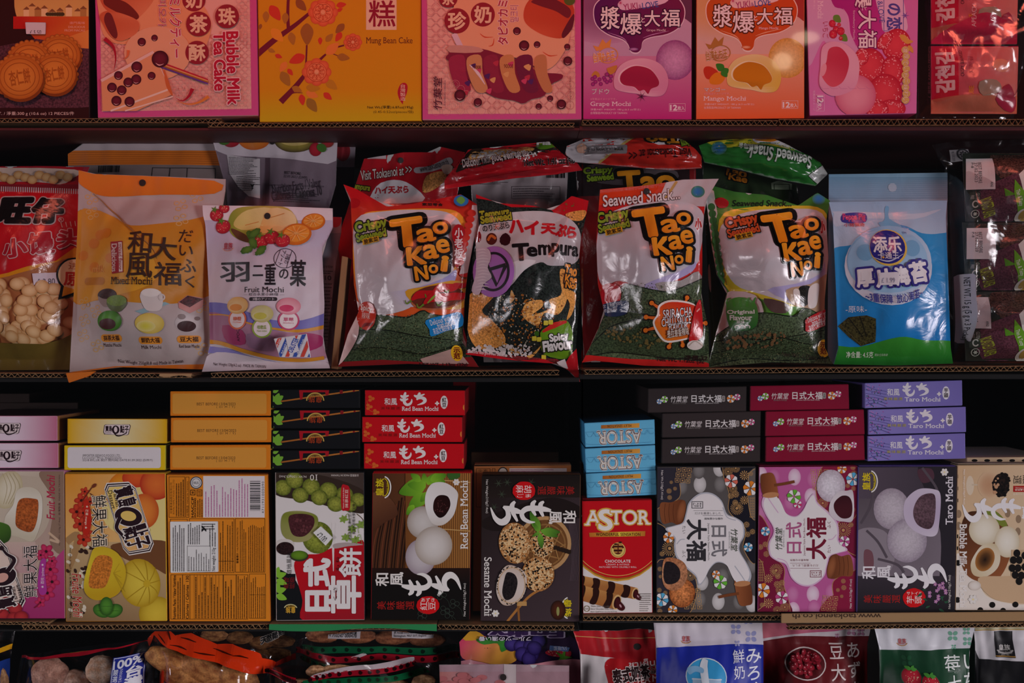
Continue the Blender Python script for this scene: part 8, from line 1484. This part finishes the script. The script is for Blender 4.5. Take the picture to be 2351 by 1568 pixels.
# --- orange ends with a date
a = K(10, 5); a.rr(1455, 160, 2248, 330, 18, 'e6a040'); a.t('BEST BEFORE:13/04/2023', 1660, 236, 1986, 260, '4a3420', space=1.1); a.t('( D/ M / Y)', 1826, 264, 1982, 286, '4a3420', space=1.2)
G = 'orange mochi boxes stacked flat'
e = lying(kp(10, (1435, 141), (2284, 136), (2284, 348), (1435, 349)), .006, DP, ['e6861e', 'c06a18', '3c2410', 'b86414', 'b86414', 'c8942a'], a, 'topmost orange date-stamped box of its stack', 'food box', G)
restack(e, 10, (1435, 349), (1440, 573), 'middle orange date-stamped box of its stack'); restack(e, 10, (1435, 349), (1433, 805), 'lowest orange date-stamped box of its stack')
# --- yellow mango boxes
def q_small(a, x, y, k=1.0):
    P = [(880, 425), (895, 420), (1095, 420), (1103, 435), (1085, 505), (1070, 512), (880, 505), (870, 485)]
    for s, c in ((1, '2c1820'), (.95, 'e8d8d8')): a.p([(985+(px-985)*s+x, 466+(py-466)*s+y) for px, py in P], c)
    a.t('寶島', 890+x, 432+y, 945+x, 478+y, '2c1820', bold=.03); a.t('Taiwan\nDessert', 885+x, 480+y, 940+x, 502+y, '2c1820', res=1, lead=.8); a.t('點子', 1014+x, 430+y, 1086+x, 490+y, '2c1820', bold=.03)
    a.e(976+x, 465+y, 31, 36, '2c1820'); a.e(976+x, 463+y, 14, 24, 'e8d8d8'); a.l([(960+x, 490+y), (985+x, 514+y), (1020+x, 514+y), (1068+x, 492+y)], [6, 12, 9, 7], '2c1820')
a = K(10, 6); a.r(560, 360, 985, 585, ('e8b40c', 'efe6b4', 620, 0, 830, 0)); a.r(985, 360, 1410, 585, ('efe6b4', 'e8b40c', 1120, 0, 1330, 0)); q_small(a, 0, 0)
G = 'yellow mango mochi boxes stacked flat'
lying(kp(10, (568, 370), (1406, 372), (1406, 581), (568, 581)), .006, DP, ['e8b40c', 'c89a10', '4a3a16', 'c89a10', 'c89a10', 'c8a818'], a, 'yellow-ended mango box on top of its stack, with a brown plaque mark', 'food box', G)
a = K(10, 7); a.rr(570, 612, 1356, 788, 20, 'e8e2e4'); a.t('IMPORTER:SEEWOO FOODS LTD.', 698, 672, 1016, 694, '3a3438', space=1.1); a.t('Lancaster Way, Biggleswade', 696, 694, 1026, 714, '3a3438', space=1.1); a.t('SG18 8YL,UK BEST BEFORE DATE:01.09.2022 (D/M/Y)', 698, 712, 1288, 736, '3a3438', space=1.1)
ey = lying(kp(10, (541, 595), (1396, 593), (1396, 806), (541, 806)), .006, DP, ['e8c61a', 'c89a10', '4a3a16', 'c89a10', 'c89a10', 'a8b030'], a, 'yellow-framed white-ended mango box at the bottom of its stack', 'food box', G)
restack(ey, 10, (541, 806), (600, 590), 'yellow box lying far back behind the yellow mango stack', .215)
# --- pink lychee boxes
a = K(10, 8); a.r(-400, 340, 130, 565, 'f0dcea'); a.r(120, 340, 500, 565, ('f0dcea', 'cc7494', 130, 0, 470, 0)); q_small(a, -925, -12)
G = 'pink lychee mochi boxes stacked flat'
e = lying(kp(10, (-372, 346), (487, 346), (487, 558), (-372, 562)), .006, DP, ['dca0bc', 'b0608a', '5a3c40', 'b0608a', 'b0608a', '9a6a40'], a, 'upper pink-ended lychee box at the left edge of the photo', 'food box', G)
restack(e, 10, (487, 558), (494, 788), 'lower pink-ended lychee box at the left edge of the photo')
lying(kp(10, (-300, 236), (660, 236), (660, 420), (-300, 420)), .222, DP, ['4a3c38', '3a302c', '4c4038', '3a302c', '3a302c', '3a302c'], None, 'dull box lying far back behind the pink lychee stack', 'food box', None)
lying(kp(10, (-300, 160), (250, 160), (250, 236), (-300, 236)), .224, DP, ['4a3c38', '3a302c', '5a4c42', '3a302c', '3a302c', '3a302c'], None, 'dull box lying highest and far back at the left edge', 'food box', None)
# --- light blue wafer boxes
a = K(12, 9); a.p([(158, 285), (357, 274), (357, 298), (158, 303)], ('b4682a', 'e8a848', 158, 0, 260, 0)); a.t('MILKY SENSATION', 192, 281, 315, 296, '4a2a14', rot=180, ang=-2.5, space=1.1)
a.t('ASTOR', 142, 312, 366, 380, '7a4a34', rot=180, serif=1, bold=.03, ang=-2.5, ol='e8e4dc', olw=.03); a.t('ASTOR', 143, 315, 364, 378, 'e8e6dc', rot=180, serif=.8, bold=.006, ang=-2.5)
for k in range(9): x = 80+k*40; a.l([(x, 325-k*2), (x+12, 345-k*2), (x+26, 345-k*2), (x+40, 323-k*2)], 1.6, '4a8ab4', False)
a.l([(70, 322), (436, 300)], 1.3, '4a8ab4', False); a.l([(80, 352), (100, 385), (420, 372)], 1.6, '4a8ab4')
G = 'light blue wafer boxes stacked flat'
e = lying(kp(12, (70, 274), (435, 255), (438, 384), (76, 400)), .010, .17, ['6cc2e8', '3a8ab8', '2a6a98', '3a8ab8', '3a86b4', '3a86b4'], a, 'topmost light blue wafer box of its stack', 'food box', G, 'wafer_roll_box')
restack(e, 12, (76, 400), (79, 533), 'middle light blue wafer box of its stack'); restack(e, 12, (76, 400), (84, 663.5), 'lowest light blue wafer box, on the red wafer box')
# --- brown-black and maroon pounded mochi ends
def pm_end(a, dx, dy, name):
    for x, y, r, c in ((460, 162, 14, '6a9ad0'), (487, 151, 18, '7cc040'), (831, 148, 21, 'ec8a3c'), (864, 139, 17, 'd8508c')): pinwheel(a, x+dx, y+dy, r, c, 'f0ecec')
    a.t('竹葉堂', 518+dx, 134+dy, 608+dx, 166+dy, 'ece6e4', shear=.2); a.t('BAMBOO HOUSE', 530+dx, 168+dy, 598+dx, 175+dy, '8a8480'); a.t('日式大福', 627+dx, 128+dy, 782+dx, 166+dy, 'f2eeec', bold=.015, space=1.1)
    a.t(name, 646+dx, 167+dy, 768+dx, 175+dy, 'e0d8d6'); a.rr(784+dx, 132+dy, 801+dx, 163+dy, 5, 'a8a09c'); a.t('芝\n麻', 787+dx, 137+dy, 798+dx, 158+dy, '3a3434')
a = K(12, 10); pm_end(a, 0, 0, 'Japanese Style Sesame Mochi')
G = 'dark brown sesame mochi boxes stacked flat'
e = lying(kp(12, (402, 95), (913, 83), (911, 213), (400, 221)), .006, DP, ['3a3232', '2a2424', '1c1a1a', '2a2424', '2a2424', '2a2424'], a, 'topmost dark brown sesame box of its stack, shifted to the left', 'food box', G)
restack(e, 12, (400, 221), (474, 350.5), 'middle dark brown sesame box of its stack'); restack(e, 12, (400, 221), (472, 484), 'lowest dark brown sesame box of its stack')
a = K(12, 11); pm_end(a, 523, -16, 'Japanese Style Red Bean Mochi')
G = 'maroon red bean mochi boxes stacked flat'
e = lying(kp(12, (932, 82), (1441, 72), (1445, 202), (930, 211)), .006, DP, ['8c1434', '6c1028', '2c1018', '6c1028', '6c1028', '6c1028'], a, 'topmost maroon red bean box of its stack, shifted to the left', 'food box', G)
restack(e, 12, (930, 211), (1010, 343), 'middle maroon red bean box of its stack'); restack(e, 12, (930, 211), (1011, 476), 'lowest maroon red bean box of its stack')
# --- purple taro ends
a = K(12, 12); a.r(1515, 50, 2040, 200, ('8f86cc', '7d72bc', 1600, 60, 1900, 190))
for k in range(70): x, y = 1535+abs(a.rnd.gauss(0, 50)), a.rnd.uniform(75, 190); a.e(x, y, 4, 3, ('c07ac0', 'a85aa8', '5a4a9a', '3c6a6a')[k % 4], a.rnd.uniform(0, 90), n=6)
for k in range(6): a.l([(1530, 80+k*20), (1580, 100+k*14), (1640, 110+k*16)], 2, '4a4a8a')
t_ = a; ox, oy, s = _KF[12]; t_.at(898, 172, ox+1641/s, oy+96/s, .712/s*.985, .712/s)
red_end(t_, 'efeaf0', 'c0b43a', 'Taro Mochi', '芋\n頭'); t_.at(0, 0, ox, oy, 1/s)
G = 'purple taro mochi boxes stacked flat'
e = lying(kp(12, (1524, 66), (2030, 51), (2032, 183), (1524, 197)), .006, DP, ['8f86cc', '6a5ea8', '4a4080', '6a5ea8', '6a5ea8', '6a5ea8'], a, 'topmost purple taro box of its stack', 'food box', G)
restack(e, 12, (1524, 197), (1543, 335), 'middle purple taro box of its stack'); restack(e, 12, (1524, 197), (1540, 472.5), 'lowest purple taro box, on the grey-purple taro box')
# --- things lying further back
a = K(17, 13)
for k in range(5): a.e(1100+k*110, 66, 26, 12, '17120f')
lying(kp(17, (1030, 40), (1800, 34), (1800, 120), (1030, 124)), .046, DP, ['e0c8a4', 'd9b48a', 'cfc0a4', 'd9b48a', 'd9b48a', 'd9b48a'], a, 'cream box with black dots lying behind the bubble milk tea box', 'food box', None)
a = K(11, 14); a.lines(1600, 545, 2100, 555, 1, '6a5a48', .5)
lying(kp(11, (1530, 566), (2170, 566), (2170, 730), (1530, 730)), .13, DP, ['6a5038', '5a4630', '4a3c2c', '5a4630', '5a4630', '5a4630'], a, 'dull brown box lying behind the sesame mochi box', 'food box', None)
std_box('mochi_box', [(1040, 870), (1090, 870), (1090, 1088), (1040, 1088)], .218, .1, ['8a1018', '7a0e14', '5a0c10', '7a0e14', '7a0e14', '8a0e16'], None, 'narrow dark red box standing behind the red bean mochi stack', 'food box')
# ================================================================ two warm lamps across the street, seen only as glints in the glass
M_LAMP = bpy.data.materials.new('lamp_globe'); _nt, _b, _L = nd(M_LAMP); _b.inputs['Emission Color'].default_value = (1.0, .78, .5, 1); _b.inputs['Emission Strength'].default_value = 4.5
M_ROD = plain('lamp_rod', '1a1a1c', .4, .6)
for (px, py, rx, rz, lb) in ((1850, 86, .042, .018, 'flat warm street lamp reflected as a streak beside the strawberry box'), (1796, 141, .030, .026, 'small round street lamp reflected over the mango mochi box')):
    k = 4.43/2; x, z = (px-CX)*S*k, (CY-py)*S*k; e = empty('street_lamp', (x, -2.6, z), lb, 'lamp')
    bm = bmesh.new(); bmesh.ops.create_uvsphere(bm, u_segments=24, v_segments=12, radius=1)
    for v in bm.verts: v.co = (v.co.x*rx, v.co.y*.03, v.co.z*rz)
    V = [tuple(v.co) for v in bm.verts]; F = [tuple(q.index for q in f.verts) for f in bm.faces]; bm.free()
    mesh_obj('lamp_globe', V, F, None, M_LAMP, e, (0, 0, 0), None, True)
    V, F, Kc = [], [], []; t0, t1 = (1.2, rz) if rx > .035 else (-rz, -1.029-z)
    box_geo(V, F, Kc, [(-.004, -.004, t0), (.004, -.004, t0), (.004, -.004, t1), (-.004, -.004, t1), (-.004, .004, t0), (.004, .004, t0), (.004, .004, t1), (-.004, .004, t1)], [(.1, .1, .1, 1)]*6, 0)
    mesh_obj('rod', V, F, None, M_ROD, e, (0, 0, 0))
bpy.data.objects.remove(_to); bpy.data.curves.remove(_tc)
